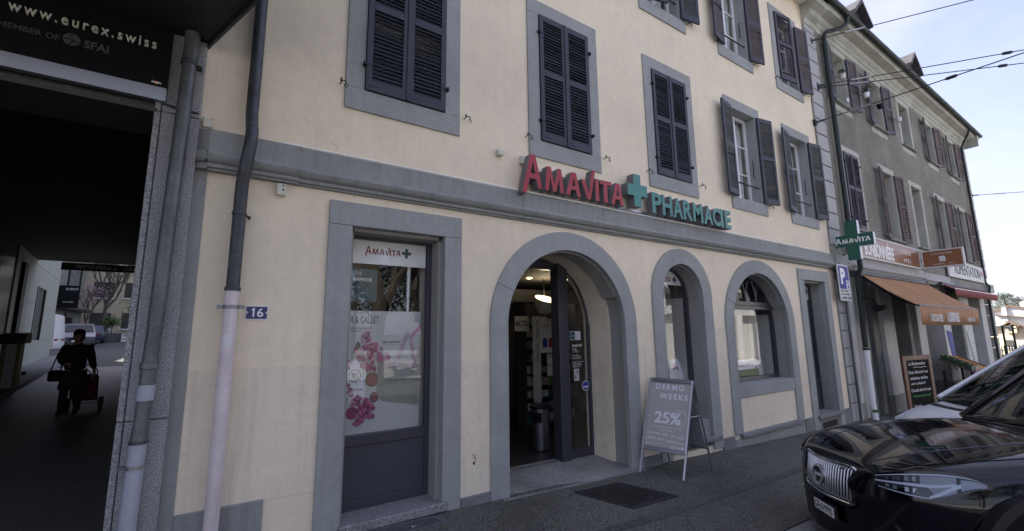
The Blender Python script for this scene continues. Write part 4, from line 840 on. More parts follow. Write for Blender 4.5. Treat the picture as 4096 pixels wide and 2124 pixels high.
# ================================================================== office building with covered passage, left
OB = thing('office_building', 'dark office block on the left with a granite pier and a covered passage', 'building', (-4, .5, 0))
# granite pier: stacked slabs with joints and a vertical groove
zz = [-.3, 1.10, 3.47, 4.16]
for i in range(3):
    MB().box(-.568, -.325, -.10, .25, zz[i]+.004, zz[i+1]-.004).build('granite_slab', 'granite_clad', OB, .004)
    MB().box(-.615, -.576, -.095, .25, zz[i]+.004, zz[i+1]-.004).build('granite_slab', 'granite_clad', OB, .004)
box('pier_core', 'granite_dark', OB, -.612, -.33, -.08, .9, -.3, 4.16)
box('lintel_beam', 'granite_dark', OB, -9, -.58, -.04, .5, 3.49, 4.16)
box('lintel_edge', 'machine_dark', OB, -9, -.60, -.10, .45, 3.455, 3.488)
# overhanging floors above: soffit with skewed edge
sf = [(-9, -.10), (-.30, -.06), (.03, -.92), (.9, -3.2), (-9, -3.2)]
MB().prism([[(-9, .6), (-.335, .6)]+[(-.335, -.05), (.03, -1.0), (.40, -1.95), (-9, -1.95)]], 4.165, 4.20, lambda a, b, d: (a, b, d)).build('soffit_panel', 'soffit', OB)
MB().prism([[(-.335, -.05), (-.315, -.05), (.42, -1.95), (.40, -1.95)]], 4.13, 4.42, lambda a, b, d: (a, b, d)).build('edge_trim', 'frame_dark', OB)
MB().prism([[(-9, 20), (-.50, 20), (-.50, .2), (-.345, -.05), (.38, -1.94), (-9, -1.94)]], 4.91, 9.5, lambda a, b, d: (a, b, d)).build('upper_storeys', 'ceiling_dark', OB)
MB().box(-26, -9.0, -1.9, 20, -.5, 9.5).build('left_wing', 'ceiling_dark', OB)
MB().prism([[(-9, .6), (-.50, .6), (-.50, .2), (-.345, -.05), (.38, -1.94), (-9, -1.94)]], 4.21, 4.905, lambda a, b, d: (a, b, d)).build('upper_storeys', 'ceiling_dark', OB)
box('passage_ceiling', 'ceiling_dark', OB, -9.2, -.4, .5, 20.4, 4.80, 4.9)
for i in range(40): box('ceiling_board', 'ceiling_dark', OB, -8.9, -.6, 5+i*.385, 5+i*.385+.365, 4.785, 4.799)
MB().prism([[(-.61, .9), (-.33, .9), (-.33, .95), (-3.1, 20.4), (-3.4, 20.4)]], -.3, 4.82, lambda a, b, d: (a, b, d)).build('passage_right_wall', 'ceiling_dark', OB)
# left wall of the passage: dark glass first, pale cladding panels further in
def lw(y, o=0.): return -3.12-.14*(y+4.3)+o
def wallpiece(name, m, y0, y1, z0, z1, o0, o1, root=OB, bev=0):
    return MB().hexa([(lw(y0, o0), y0, z0), (lw(y1, o0), y1, z0), (lw(y1, o1), y1, z0), (lw(y0, o1), y0, z0)], [(lw(y0, o0), y0, z1), (lw(y1, o0), y1, z1), (lw(y1, o1), y1, z1), (lw(y0, o1), y0, z1)]).build(name, m, root, bev)
wallpiece('wall_core', 'ceiling_dark', 2, 27.5, -.2, 6.5, -.6, -.05)
for y0, y1 in ((6, 9), (9, 12), (12, 14.6), (14.6, 16.6)): wallpiece('glass_panel', 'black_gloss', y0+.02, y1-.02, .5, 4.4, -.05, -.03)
ysp = [16.6, 19.2, 21.2, 23.6, 25.6, 27.5]
for i in range(5):
    for z0, z1 in ((.62, 1.6), (1.6, 3.05), (3.05, 4.6), (4.6, 6.4)):
        if i == 2 and 1.5 < z0 < 3.0: continue
        if i == 2 and z0 > 3.0 and z0 < 4: z0 = 3.8
        wallpiece('cladding_panel', 'wall_panel', ysp[i]+.008, ysp[i+1]-.008, z0+.006, z1-.006, -.05, 0.)
wallpiece('wall_base', 'kerbstone', 6, 27.4, .25, .612, -.05, .012)
wallpiece('side_door', 'interior_dark', 21.5, 23.4, 1.6, 3.8, -.2, -.12); wallpiece('door_frame', 'machine_dark', 21.22, 21.5, 1.6, 3.8, -.1, .02); wallpiece('door_frame', 'machine_dark', 23.4, 23.58, 1.6, 3.8, -.1, .02)
wallpiece('wall_strip', 'black', 17.4, 18.0, .9, 4.3, 0, .10)
# --- fascia sign
ES = thing('fascia_sign', 'black fascia sign with white web address under the dark soffit', 'sign', (-1.0, -.15, 3.53))
box('panel', 'black', ES, -4.2, -.548, -.155, -.10, 3.64, 4.155)
MB().hexa([(-4.2, -.155, 3.535), (-.548, -.155, 3.535), (-.548, -.10, 3.535), (-4.2, -.10, 3.535)], [(-4.2, -.160, 3.638), (-.548, -.160, 3.638), (-.548, -.10, 3.638), (-4.2, -.10, 3.638)]).build('lower_rail', 'alu', ES)
text('raised_lettering', 'www.eurex.swiss', 'ivory', ES, (-1.44, -.1555, 3.945), .80, .075, depth=.014, weight=.0, spacing=1.35)
text('lettering', 'MEMBER OF', 'alu_dark', ES, (-1.475, -.1555, 3.815), .30, .042, depth=.002, weight=.012); text('lettering', 'SFAI', 'alu_dark', ES, (-1.045, -.1555, 3.81), .135, .062, depth=.002, weight=.025)
MB().prism([disc(-1.112, 3.848, .047, 24)], -.159, -.155).build('globe_emblem', 'alu_dark', ES); MB().tube([(-1.155, -.16, 3.845), (-1.12, -.16, 3.85), (-1.105, -.16, 3.835), (-1.07, -.16, 3.84)], .003, 5).build('emblem_line', 'black', ES); MB().tube([(-1.105, -.16, 3.893), (-1.125, -.16, 3.875), (-1.095, -.16, 3.845), (-1.125, -.16, 3.803)], .003, 5).build('emblem_line', 'black', ES)
MB().prism([disc(-.615, 3.672, .013, 16)], -.158, -.155).build('maker_emblem', 'orange', ES); text('lettering', 'Semelec', 'white', ES, (-.645, -.158, 3.664), .062, .02, depth=.001, weight=.02, shear=.3)
# --- zinc pipe on the granite pier
ZP = thing('zinc_drainpipe', 'battered zinc drainpipe with white lower end on the granite pier', 'drainpipe', (-.455, -.17, 0))
zc = -.45
MB().tube([(zc+.03, -.165, 4.18), (zc+.03, -.165, 3.95)], .052, 18).build('top_piece', 'zinc', ZP, 0, True)
MB().lathe([(.054, -.02), (.059, -.02), (.059, .02), (.054, .02)], (zc+.029, -.165, 3.90), 18).build('clamp', 'zinc_dark', ZP); MB().box(zc+.08, zc+.115, -.19, -.16, 3.85, 3.885).build('clamp_bolt', 'iron', ZP)
MB().tube([(zc+.03, -.165, 3.96), (zc+.02, -.165, 3.2), (zc+.005, -.165, 2.3), (zc+.0, -.165, 1.84), (zc-.004, -.165, 1.70), (zc-.008, -.16, 1.50)], [.049, .049, .05, .049, .045, .048], 18).build('long_pipe', 'zinc', ZP, 0, True)
MB().lathe([(.052, -.025), (.058, -.02), (.058, .02), (.052, .025)], (zc-.008, -.165, 1.49), 18).build('clamp', 'zinc', ZP)
MB().tube([(zc-.008, -.165, 1.50), (zc-.014, -.165, 1.26), (zc-.018, -.165, 1.10), (zc-.022, -.165, .97)], [.048, .046, .044, .049], 18).build('dented_pipe', 'zinc', ZP, 0, True)
MB().lathe([(.0465, -.055), (.0505, -.05), (.0505, .05), (.0465, .055)], (zc-.012, -.165, 1.30), 18).build('patch_sleeve', 'pipe_grey', ZP)
MB().lathe([(.052, -.012), (.056, -.01), (.056, .01), (.052, .012)], (zc-.022, -.165, .962), 18).build('collar', 'zinc_dark', ZP)
MB().tube([(zc-.022, -.165, .965), (zc-.03, -.165, .4), (zc-.035, -.165, -.15)], .051, 18).build('white_pipe', 'pipe_grey', ZP, 0, True)
MB().lathe([(.052, -.013), (.055, -.013), (.055, .013), (.052, .013)], (zc-.024, -.165, .80), 18).build('clamp', 'alu', ZP); MB().box(zc-.115, zc-.075, -.18, -.15, .79, .81).build('clamp_lug', 'alu_dark', ZP)
tag(MB().tube([(-.33, -.13, 3.50), (-.56, -.13, 3.52)], .008, 6).build('wire_clip', 'iron'), 'dark wire crossing the granite pier below the fascia sign', 'wire')
# --- hanging direction sign at the far end
TS = thing('direction_sign', 'dark hanging sign TRITTENFID SA with arrow at the end of the passage', 'sign', (-4.6, 20.2, 4.41))
box('panel', 'fence_green', TS, -5.85, -3.3, 20.15, 20.25, 4.42, 4.72)
text('lettering', 'TRITTENFID', 'off_white', TS, (-5.45, 20.149, 4.50), .93, .14, depth=.004, weight=.02); text('lettering', 'SA', 'off_white', TS, (-4.48, 20.149, 4.50), .15, .10, depth=.004, weight=.02); text('lettering', 'EUREX', 'off_white', TS, (-3.92, 20.149, 4.50), .48, .14, depth=.004, weight=.02)
MB().prism([[(-4.26, 4.50), (-4.17, 4.50), (-4.19, 4.525), (-4.14, 4.575), (-4.165, 4.60), (-4.215, 4.55), (-4.24, 4.575)]], 20.145, 20.149).build('arrow', 'off_white', TS)
for i, h in enumerate((.16, .13, .09)): MB().box(-5.76+i*.055, -5.73+i*.055, 20.145, 20.149, 4.66-h, 4.66).build('logo_bar', 'leaf_green', TS)
# --- ticket machine
TM = thing('ticket_machine', 'brown and yellow parking ticket machine on the passage kerb', 'ticket machine', (-4.6, 12.3, .42))
MB().box(-4.76, -4.46, 12.15, 12.45, .41, 1.60).build('pedestal', 'machine_yellow', TM, .01); MB().box(-4.70, -4.52, 12.14, 12.16, .45, 1.55).build('front_plate', 'off_white', TM)
MB().prism([[(12.0, 1.56), (12.05, 1.80), (12.45, 1.84), (12.5, 1.56)]], -4.84, -4.36, lambda a, b, d: (d, a, b)).build('head', 'machine_dark', TM, .02); MB().box(-4.36, -4.30, 12.1, 12.2, .75, .85).build('intercom', 'black', TM)
# --- courtyard beyond
def car(name, label, cat, loc, rz, L, Wd, H, paint, hood=.95, van=False, front='+'):
    """simple small car: +x is its front"""
    t = thing(name, label, cat, loc, 0); hw = Wd/2
    prof = [(-L/2, .45), (-L/2+.05, .80), (-L/2+.12, 1.0), (-L/2+.35, H-.12), (-L/2+.7, H), (.35*L/2, H), (.35*L/2+.75, hood+.08), (L/2-.2, hood-.12), (L/2-.03, .72), (L/2, .45), (L/2-.06, .25), (-L/2+.06, .25)]
    if van: prof = [(-L/2, .45), (-L/2+.03, 1.0), (-L/2+.10, H-.1), (-L/2+.25, H), (L/2-1.4, H), (L/2-.75, 1.15), (L/2-.15, .98), (L/2, .75), (L/2, .45), (L/2-.05, .28), (-L/2+.05, .28)]
    n = len(prof); rows = []
    for k, (y, f) in enumerate(((-hw, 1), (-hw*.98, 1), (0, 1), (hw*.98, 1), (hw, 1))):
        rows.append([(x, (y*(.80 if (z > 1.15) else 1)), z) for x, z in prof])
    b = MB(); b.grid(rows, True); b.add(rows[0], [tuple(range(n))]); b.add(rows[-1], [tuple(range(n-1, -1, -1))])
    mt = Matrix.Translation(loc) @ Matrix.Rotation(rz, 4, 'Z'); X = lambda p: mt @ p
    b.xf(X).build('body', paint, t, .05, True, seg=2, weld=True)
    i0 = 5 if not van else 4
    (xa, za), (xb, zb) = prof[i0], prof[i0+1]; g = MB()
    P = lambda x, y, z, o: (x+o, y, z+o*.6)
    sc_ = lambda z: .80 if z > 1.15 else 1
    zb2 = zb+.06; xb2 = xa+(xb-xa)*(zb2-za)/(zb-za)
    g.hexa([(xa-.02, -hw*.72, za-.05), (xb2-.03, -hw*.86, zb2), (xb2-.03, hw*.86, zb2), (xa-.02, hw*.72, za-.05)], [(xa+.03, -hw*.72, za-.03), (xb2+.02, -hw*.86, zb2+.02), (xb2+.02, hw*.86, zb2+.02), (xa+.03, hw*.72, za-.03)]); g.xf(X).build('windscreen', 'black_gloss', t)
    for s in (-1, 1):
        y = s*hw
        MB().hexa([(-L*.30 if not van else L/2-1.9, y*.995, 1.02), (xb-.15, y*.995, 1.04), (xa+.02, y*.83, H-.12), (-L*.26 if not van else L/2-1.85, y*.83, H-.12)], [(-L*.30 if not van else L/2-1.9, y*1.01, 1.02), (xb-.15, y*1.01, 1.04), (xa+.02, y*.85, H-.12), (-L*.26 if not van else L/2-1.85, y*.85, H-.12)]).xf(X).build('side_window', 'black_gloss', t)
        for x in (-L*.30, L*.31):
            w = MB(); w.lathe([(.18, -.1), (.33, -.1), (.34, -.06), (.34, .06), (.33, .1), (.18, .1)], (0, 0, 0), 20); w.xf(lambda p: X(Vector((x+p.x, s*(hw-.07)+p.z, .34+p.y)))); wo_ = w.build('wheel', 'rubber', t, 0, True)
            w = MB(); w.prism([disc(0, 0, .20, 16)], -.09, .09, lambda a, c, d: X(Vector((x+a, s*(hw-.075)+d, .34+c)))); w.build('rim', 'rim', wo_)
        for xx, m in ((L/2-.02, 'lamp_white'), (-L/2+.03, 'red_print')):
            MB().box(xx-.06, xx+.05, s*hw*.60-.2, s*hw*.60+.2, .70, .82).xf(X).build('headlight' if m == 'lamp_white' else 'tail_light', m, t, .02)
    MB().box(L/2-.02, L/2+.03, -.42, .42, .45, .66).xf(X).build('grille', 'trim_black', t); MB().box(L/2+.02, L/2+.04, -.26, .26, .38, .48).xf(X).build('number_plate', 'white', t)
    return t
car('parked_van', 'white delivery van parked beyond the covered passage', 'van', (-10.15, 29.4, .82), R(180), 4.9, 1.95, 2.15, 'car_white', van=True)
car('parked_car', 'grey car facing the passage, parked behind the white van', 'car', (-9.35, 41.0, 1.0), R(-80), 4.5, 1.85, 1.68, 'car_grey')
car('parked_car', 'small dark blue car seen from behind next to the planter', 'car', (-10.0, 48.4, 1.17), R(96), 4.1, 1.78, 1.55, 'car_blue')
CB = thing('courtyard_building', 'pale yellow block with dark windows behind the courtyard tree', 'building', (-8, 62, 1)); box('wall', 'cream_wall', CB, -30, 10, 60, 66, 0, 18)  # wall raised out of view to keep the sun off the courtyard
for z in (2.6, 6.0, 9.4):
    for x in range(-8, 3): o = box('window', 'interior_dark', CB, -10+x*2.6, -8.3+x*2.6, 59.95, 60.1, z, z+1.7); box('sill', 'white', o, -10.1+x*2.6, -8.2+x*2.6, 59.8, 60.0, z-.15, z-.03)
CW = thing('workshop_building', 'grey workshop wing with an upper gallery beyond the white van', 'building', (-16, 45, 1)); box('wall', 'greystone_dark', CW, -24, -12.9, 34, 58, .2, 14)  # wing heightened so its unseen top shades the courtyard floor
for i in range(6): box('door', 'cloth_plum', CW, -12.9, -12.86, 35+i*3.6, 37+i*3.6, .9, 3.6); box('gallery_post', 'iron', CW, -12.2, -12.08, 34.5+i*3.6, 34.62+i*3.6, 4.4, 8)
box('gallery', 'frame_dark', CW, -12.9, -12.0, 34, 58, 4.2, 4.42)
for i in range(2): MB().tube([(-12.1, 36+i*6, 4.4), (-12.1, 40+i*6, 8.8)], .07, 6).build('brace', 'iron', CW)
tag(box('black_sign', 'black', None, -10.95, -9.75, 41.5, 41.6, 3.9, 5.6), 'black notice board standing left of the blossoming tree', 'sign'); 
text('lettering', 'EUREX', 'off_white', [q for q in COL.objects if q.name == 'black_sign'][0], (-10.5, 41.49, 5.25), .7, .16, depth=.01); text('lettering', 'ACCUEIL', 'off_white', [q for q in COL.objects if q.name == 'black_sign'][0], (-10.6, 41.49, 4.3), .6, .10, depth=.01)
tag(box('post_of_sign', 'iron', [q for q in COL.objects if q.name == 'black_sign'][0], -10.4, -10.3, 41.52, 41.58, 1.0, 3.9))
tag(box('planter', 'granite_dark', None, -9.6, -3.0, 49.2, 50.4, 1.1, 2.05, .03), 'long dark stone planter in front of the pale courtyard building', 'planter')
ns = thing('notice_sign', 'white notice board with dark capitals leaning on the planter', 'sign', (-7.8, 48.9, 1.2)); box('board', 'white', ns, -8.15, -7.2, 48.95, 49.0, 1.25, 2.0); text('lettering', 'DEPOT', 'frame_dark', ns, (-8.05, 48.94, 1.72), .7, .16, depth=.008, weight=.02); text('lettering', 'INTERDIT', 'frame_dark', ns, (-8.1, 48.94, 1.40), .8, .16, depth=.008, weight=.02); text('lettering', 'ATTENTION', 'red_print', ns, (-8.1, 48.94, 1.90), .7, .07, depth=.008)
def branch_tree(name, label, loc, h, seed, m='bark', depth=5, r0=.16, spread=.55, parts=None, cat='tree', group=None, n0=4, up=.25):
    rr = random.Random(seed); t = thing(name, label, cat, loc, 0, group); tr = MB(); br = MB(); tips = []
    def grow(p, d, L, r, k):
        mid = p+d*L*.5+Vector((rr.gauss(0, .05), rr.gauss(0, .05), rr.gauss(0, .03)))*L; q = p+d*L
        (tr if k == 0 else br).tube([p, mid, q], [r, r*.85, r*.68], 6 if k < 2 else (5 if k < 3 else 3), k == 0)
        if k >= depth: tips.append(q); return
        for i in range(n0 if k == 0 else (3 if k < depth-1 else 2)):
            a = rr.uniform(0, 6.28); s = rr.uniform(.6, 1.3)*spread
            nd = (d+Vector((math.cos(a)*s, math.sin(a)*s, rr.uniform(-.1, .35)+up*.5))).normalized()
            grow(q-d*L*rr.uniform(0, .25), nd, L*rr.uniform(.58, .82), r*.62, k+1)
        if k > 1: tips.append(q)
    grow(Vector(loc), Vector((rr.gauss(0, .06), rr.gauss(0, .06), 1)).normalized(), h*.30, r0, 0)
    tr.build('trunk', m, t, 0, True); br.build('crown', m, t)
    return t, tips
def leaf_cloud(tips, name, m, t, n, rad, size, seed):
    rr = random.Random(seed); b = MB()
    for i in range(n):
        c = Vector(rr.choice(tips))+Vector((rr.gauss(0, rad), rr.gauss(0, rad), rr.gauss(0, rad*.7))); u = Vector((rr.gauss(0, 1), rr.gauss(0, 1), rr.gauss(0, 1))).normalized(); v = u.orthogonal().normalized(); s = size*rr.uniform(.6, 1.4)
        b.add([c-u*s, c+v*s*.6, c+u*s, c-v*s*.6], [(0, 1, 2, 3)])
    return b.build(name, m, t)
t_, tips = branch_tree('courtyard_tree', 'bare branching tree in front of the pale courtyard building', (-10.2, 53, 1.9), 10.5, 4, depth=5, r0=.20)
t_, tips = branch_tree('blossom_tree', 'small tree with pale pink blossom left of the bare courtyard tree', (-11.6, 53, 1.3), 7, 8, depth=4, r0=.10); leaf_cloud(tips, 'blossoms', 'blossom', t_, 550, .3, .06, 3)
t_, tips = branch_tree('planter_shrub', 'leafy green shrub growing in the stone planter', (-6.9, 49.8, 2.0), 3.6, 12, depth=3, r0=.06, n0=6); leaf_cloud(tips, 'leaves', 'leaf_green', t_, 900, .35, .09, 4)
t_, tips = branch_tree('planter_shrub', 'low dense shrub at the left end of the stone planter', (-9.0, 49.8, 2.0), 1.8, 13, depth=3, r0=.05, n0=6); leaf_cloud(tips, 'leaves', 'leaf_green', t_, 500, .3, .08, 5)
# ================================================================== person with shopping trolley
def skin(name, m, parent, joints, edges, loc, sub=2, rootv=0):
    me = bpy.data.meshes.new(name); me.from_pydata([Vector(j[0]) for j in joints], edges, []); me.materials.append(MATS[m])
    o = bpy.data.objects.new(name, me); COL.objects.link(o); o.location = loc
    md = o.modifiers.new('skin', 'SKIN')
    for i, j in enumerate(joints):
        r = j[1]; me.skin_vertices[0].data[i].radius = r if isinstance(r, tuple) else (r, r)
        me.skin_vertices[0].data[i].use_root = (i == rootv)
    md.use_smooth_shade = True
    s = o.modifiers.new('sub', 'SUBSURF'); s.levels = sub; s.render_levels = sub
    if parent: par(o, parent)
    return o
PL0 = (-2.53, 8.0, .185)
PE = thing('person', 'person in a dark coat and skirt walking with a shoulder bag and pulling a trolley', 'person', PL0)
# y towards camera is negative; image right is +x
J = [((0, 0, .90), (.13, .10)), ((0, 0, 1.08), (.12, .09)), ((0, .0, 1.26), (.145, .10)), ((0, .01, 1.36), (.08, .07)), ((0, 0, 1.42), (.05, .05)), ((0, -.02, 1.50), (.075, .085)), ((0, -.01, 1.60), (.065, .08)),
     ((.18, .01, 1.31), .055), ((.22, .04, 1.08), .042), ((.27, .12, .84), .03), ((.28, .14, .77), .028),
     ((-.18, .01, 1.31), .055), ((-.215, .0, 1.08), .042), ((-.10, -.13, .99), .03), ((-.03, -.15, 1.00), .028),
     ((.085, .0, .86), .085), ((.09, .01, .48), .055), ((.09, .06, .10), .036), ((.09, -.05, .045), .03),
     ((-.085, -.01, .86), .085), ((-.10, -.08, .48), .055), ((-.10, -.10, .10), .036), ((-.105, -.21, .04), .03)]
E_ = [(0, 1), (1, 2), (2, 3), (3, 4), (4, 5), (5, 6), (2, 7), (7, 8), (8, 9), (9, 10), (2, 11), (11, 12), (12, 13), (13, 14), (0, 15), (15, 16), (16, 17), (17, 18), (0, 19), (19, 20), (20, 21), (21, 22)]
for hx, hy, hz, s, base in ((.28, .14, .77, 1, 10), (-.03, -.15, 1.0, 1, 14)):       # fingers
    for k in range(4):
        o = (k-1.5)*.017; n0 = len(J); J += [((hx+o*.4, hy+o, hz-.035), .0085), ((hx+o*.4-.012, hy+o, hz-.075+abs(k-1.4)*.008), .008), ((hx+o*.4-.035, hy+o, hz-.085), .007)]; E_ += [(base, n0), (n0, n0+1), (n0+1, n0+2)]
    n0 = len(J); J += [((hx-.028, hy-.03, hz-.02), .010), ((hx-.04, hy-.04, hz-.05), .008)]; E_ += [(base, n0), (n0, n0+1)]
skin('body', 'skin', PE, J, E_, PL0)
C = [((0, 0, .80), (.185, .14)), ((0, 0, 1.0), (.165, .135)), ((0, .0, 1.2), (.18, .13)), ((0, .01, 1.345), (.11, .09)), ((0, .01, 1.40), (.07, .065)),
     ((.19, .01, 1.30), .082), ((.225, .04, 1.08), .07), ((.27, .11, .87), .055), ((-.19, .01, 1.30), .082), ((-.22, .0, 1.07), .07), ((-.12, -.12, .99), .055)]
skin('coat', 'cloth_black', PE, C, [(0, 1), (1, 2), (2, 3), (3, 4), (2, 5), (5, 6), (6, 7), (2, 8), (8, 9), (9, 10)], PL0)
X0, Y0, Z0 = PL0
MB().lathe([(.19, .86), (.20, .70), (.215, .50), (.205, .50), (.17, .86)], PL0, 20, 1, .78).build('skirt', 'cloth_plum', PE, 0, True)
MB().box(X0-.03, X0+.04, Y0-.145, Y0-.12, Z0+.95, Z0+1.25).build('blouse', 'cloth_plum', PE, .01)
for p in (((.09, .0, .60), (.09, .06, .10), (.09, -.02, .05), (.09, -.07, .04)), ((-.10, -.05, .60), (-.10, -.10, .10), (-.105, -.18, .045), (-.105, -.235, .035))):
    MB().tube([Vector(q)+Vector(PL0) for q in p], [.075, .052, .05, .038], 10).build('boot', 'cloth_black', PE, 0, True)
b = MB(); b.lathe([(.01, .13), (.07, .11), (.098, .05), (.10, -.02), (.085, -.07), (.07, -.085)], (X0, Y0+.012, Z0+1.555), 18, .92, 1.02, R(-20), R(200)); b.lathe([(.01, .132), (.07, .115), (.096, .06)], (X0, Y0+.0, Z0+1.555), 18, .92, 1.05); b.build('hair', 'hair', PE, 0, True)
HBG = thing('handbag', 'dark shoulder bag hanging at the walking person\'s side', 'handbag', (X0-.33, Y0-.02, Z0+.6)); MB().box(X0-.36, X0-.15, Y0-.10, Y0+.02, Z0+.66, Z0+.88).build('bag', 'cloth_black', HBG, .03); MB().tube([(X0-.33, Y0-.04, Z0+.87), (X0-.26, Y0-.03, Z0+1.2), (X0-.18, Y0, Z0+1.40), (X0-.16, Y0+.08, Z0+1.38), (X0-.22, Y0+.08, Z0+.87)], .012, 6).build('strap', 'cloth_black', HBG)
TX, TY, TZ = -2.44, 8.62, .20
TR = thing('shopping_trolley', 'dark red two-wheeled shopping trolley pulled behind the person', 'trolley', (TX, TY, TZ))
MB().hexa([(TX-.20, TY-.22, TZ+.26), (TX+.20, TY-.22, TZ+.26), (TX+.20, TY+.02, TZ+.16), (TX-.20, TY+.02, TZ+.16)], [(TX-.21, TY-.36, TZ+.75), (TX+.21, TY-.36, TZ+.75), (TX+.21, TY-.12, TZ+.70), (TX-.21, TY-.12, TZ+.70)]).build('fabric_bag', 'cloth_red', TR, .03)
for s in (-1, 1):
    w = MB(); w.lathe([(.03, -.02), (.115, -.025), (.12, 0), (.115, .025), (.03, .02)], (0, 0, 0), 18); w.xf(lambda p: Vector((TX+s*.26+p.z, TY+p.x, TZ+.12+p.y))).build('wheel', 'rubber', TR, 0, True)
MB().tube([(TX-.26, TY, TZ+.12), (TX+.26, TY, TZ+.12)], .01, 6).build('axle', 'alu_dark', TR)
MB().tube([(TX-.19, TY+.04, TZ+.14), (TX-.20, TY-.30, TZ+.80), (TX-.15, TY-.42, TZ+.93), (TX, TY-.46, TZ+.95), (TX+.15, TY-.42, TZ+.93), (TX+.20, TY-.30, TZ+.80), (TX+.19, TY+.04, TZ+.14)], .012, 6).build('handle', 'alu_dark', TR, 0, True)
MB().tube([(TX-.02, TY-.46, TZ+.95), (X0+.27, Y0+.13, Z0+.72)], .012, 6).build('pull_bar', 'alu_dark', TR)
# ================================================================== grey roughcast building
S0 = 12.3
GB = thing('grey_building', 'grey roughcast house with stone window surrounds, brown shutters and ground floor shops', 'building', (19.5, 0, -.5))
GW = [S0+1.36, S0+4.0, S0+6.62, S0+9.28, S0+12.06]
K1 = (4.10, 6.50, 4.25, 6.32); K2 = (7.50, 9.45, 7.74, 9.27)
hl = []
for c in GW:
    for K in (K1, K2): hl.append(rect(c-.52, c+.52, K[2]-.05, K[3]+.05)[::-1])
MB().prism([rect(S0+.0, S0+14.3, 3.16, 9.75)]+hl, .0, .34).build('wall', 'roughcast', GB)
box('side_wall', 'roughcast', GB, S0+14.0, S0+14.3, .34, 11, -1.2, 9.75); box('rear_wall', 'interior_dark', GB, S0, S0+14.3, 11, 11.3, -1.2, 9.75)
box('floor_slab', 'interior_dark', GB, S0, S0+14, .34, 11, 3.2, 3.5); box('floor_slab', 'interior_dark', GB, S0, S0+14, .34, 11, 6.8, 7.0); box('floor_slab', 'interior_dark', GB, S0, S0+14.3, .34, 11, 9.6, 9.75); box('shop_back_wall', 'interior_dark', GB, S0, S0+14, 3, 3.2, -1.2, 3.2)
def stone_surround(c, K, sill=True):
    zb, zt, ob, ot = K; j = lambda: rnd.uniform(-.012, .012)
    MB().box(c-.64, c+.64, -.02, .28, ot, zt+j()).build('lintel', 'greystone', GB, .012)
    for s in (-1, 1):
        a, b = sorted((c+s*.46, c+s*(.63+j()))); MB().box(a, b, -.018+j()*.3, .28, ob, ot-.003).build('jamb', 'greystone', GB, .012)
    MB().box(c-.62, c+.62, -.015, .28, zb, ob-.06).build('apron', 'greystone', GB, .01); MB().box(c-.60, c+.60, -.10, .28, ob-.058, ob).build('sill', 'greystone_dark', GB, .012)
for i, c in enumerate(GW):
    for K in (K1, K2):
        stone_surround(c, K)
        casement(GB, c, K, .46, .26, rail=False, m='white_frame' if (K is K2 and i == 0) else 'greystone_dark', cur=False)
        box('dark_room_sheet', 'interior_dark', GB, c-.46, c+.46, .36, .38, K[2], K[3])  # dark sheet standing in for the unlit room behind each window
closed_pair(GB, 'shutter_plum', GW[0], K1, .46)
for i, K, m in ((1, K1, 'shutter_brown'), (3, K1, 'shutter_brown'), (4, K1, 'shutter_brown'), (0, K2, 'shutter_plum'), (1, K2, 'shutter_plum'), (3, K2, 'shutter_brown'), (4, K2, 'shutter_brown')):
    for s in (-1, 1):
        ob, ot = K[2], K[3]; h = ot-ob+.02; x = GW[i]+s*.50; w = .47
        shutter(GB, m, (x, -.06, ob-.02), w, h, R(-8) if s > 0 else R(188), pitch=.075, tilt=-52 if s > 0 else 52)
# eaves cornice
prof = [(0, 9.42), (-.05, 9.45), (-.06, 9.56), (-.09, 9.58), (-.09, 9.66), (-.16, 9.72), (-.19, 9.80), (-.40, 9.83), (-.42, 9.95), (-.5, 10.02), (0, 10.02)]
for i in range(5): MB().prism([prof], S0+.04+2.86*i, S0+.04+2.86*(i+1)-.006, lambda a, b, d: (d, a, b)).build('eaves_cornice', 'greystone', GB)
MB().prism([prof], -.5, 6, lambda a, b, d: (S0+14.3-a, d, b)).build('eaves_cornice', 'greystone', GB)
gt = MB(); n = 10; gp_ = [(-.52+.075*math.cos(math.pi+math.pi*i/n), 9.99+.075*math.sin(math.pi+math.pi*i/n)) for i in range(n+1)]+[(-.445, 10.02), (-.45, 9.99)]
gt.prism([gp_+[(-.45-.07, 9.93)][:0]], S0-.35, S0+14.85, lambda a, b, d: (d, a, b)); gt.build('gutter', 'copper_green', GB)
for i in range(14): MB().prism([[(a-.006 if a < -.5 else a, b-.006) for a, b in gp_]], S0+.5+i, S0+.55+i, lambda a, b, d: (d, a, b)).build('gutter_bracket', 'copper_green', GB)
MB().add([(S0-.1, -.47, 10.03), (S0+14.8, -.47, 10.03), (S0+10.5, 4.6, 14.8), (S0-.1, 4.6, 14.8), (S0-.1, 11.4, 10.03), (S0+14.8, 11.4, 10.03)], [(0, 1, 2, 3), (3, 2, 5, 4), (1, 5, 2), (0, 3, 4), (0, 4, 5, 1)]).build('roof', 'roof_slate', GB)
for cx in (17.05-.2, 22.1):
    d = MB().box(cx-.55, cx+.55, .30, 2.6, 10.6, 12.0).build('dormer', 'dormer_wood', GB)
    MB().prism([[(cx-.75, 11.85), (cx, 12.55), (cx+.75, 11.85), (cx+.70, 11.75), (cx, 12.40), (cx-.70, 11.75)]], .08, 2.9).build('dormer_roof', 'roof_slate', d); MB().prism([[(cx-.55, 12.0), (cx+.55, 12.0), (cx, 12.40)]], .295, .33).build('gable', 'dormer_wood', d); MB().prism([arch(cx, .28, 11.5, 10.95, 12)], .27, .30).build('dormer_window', 'black', d)
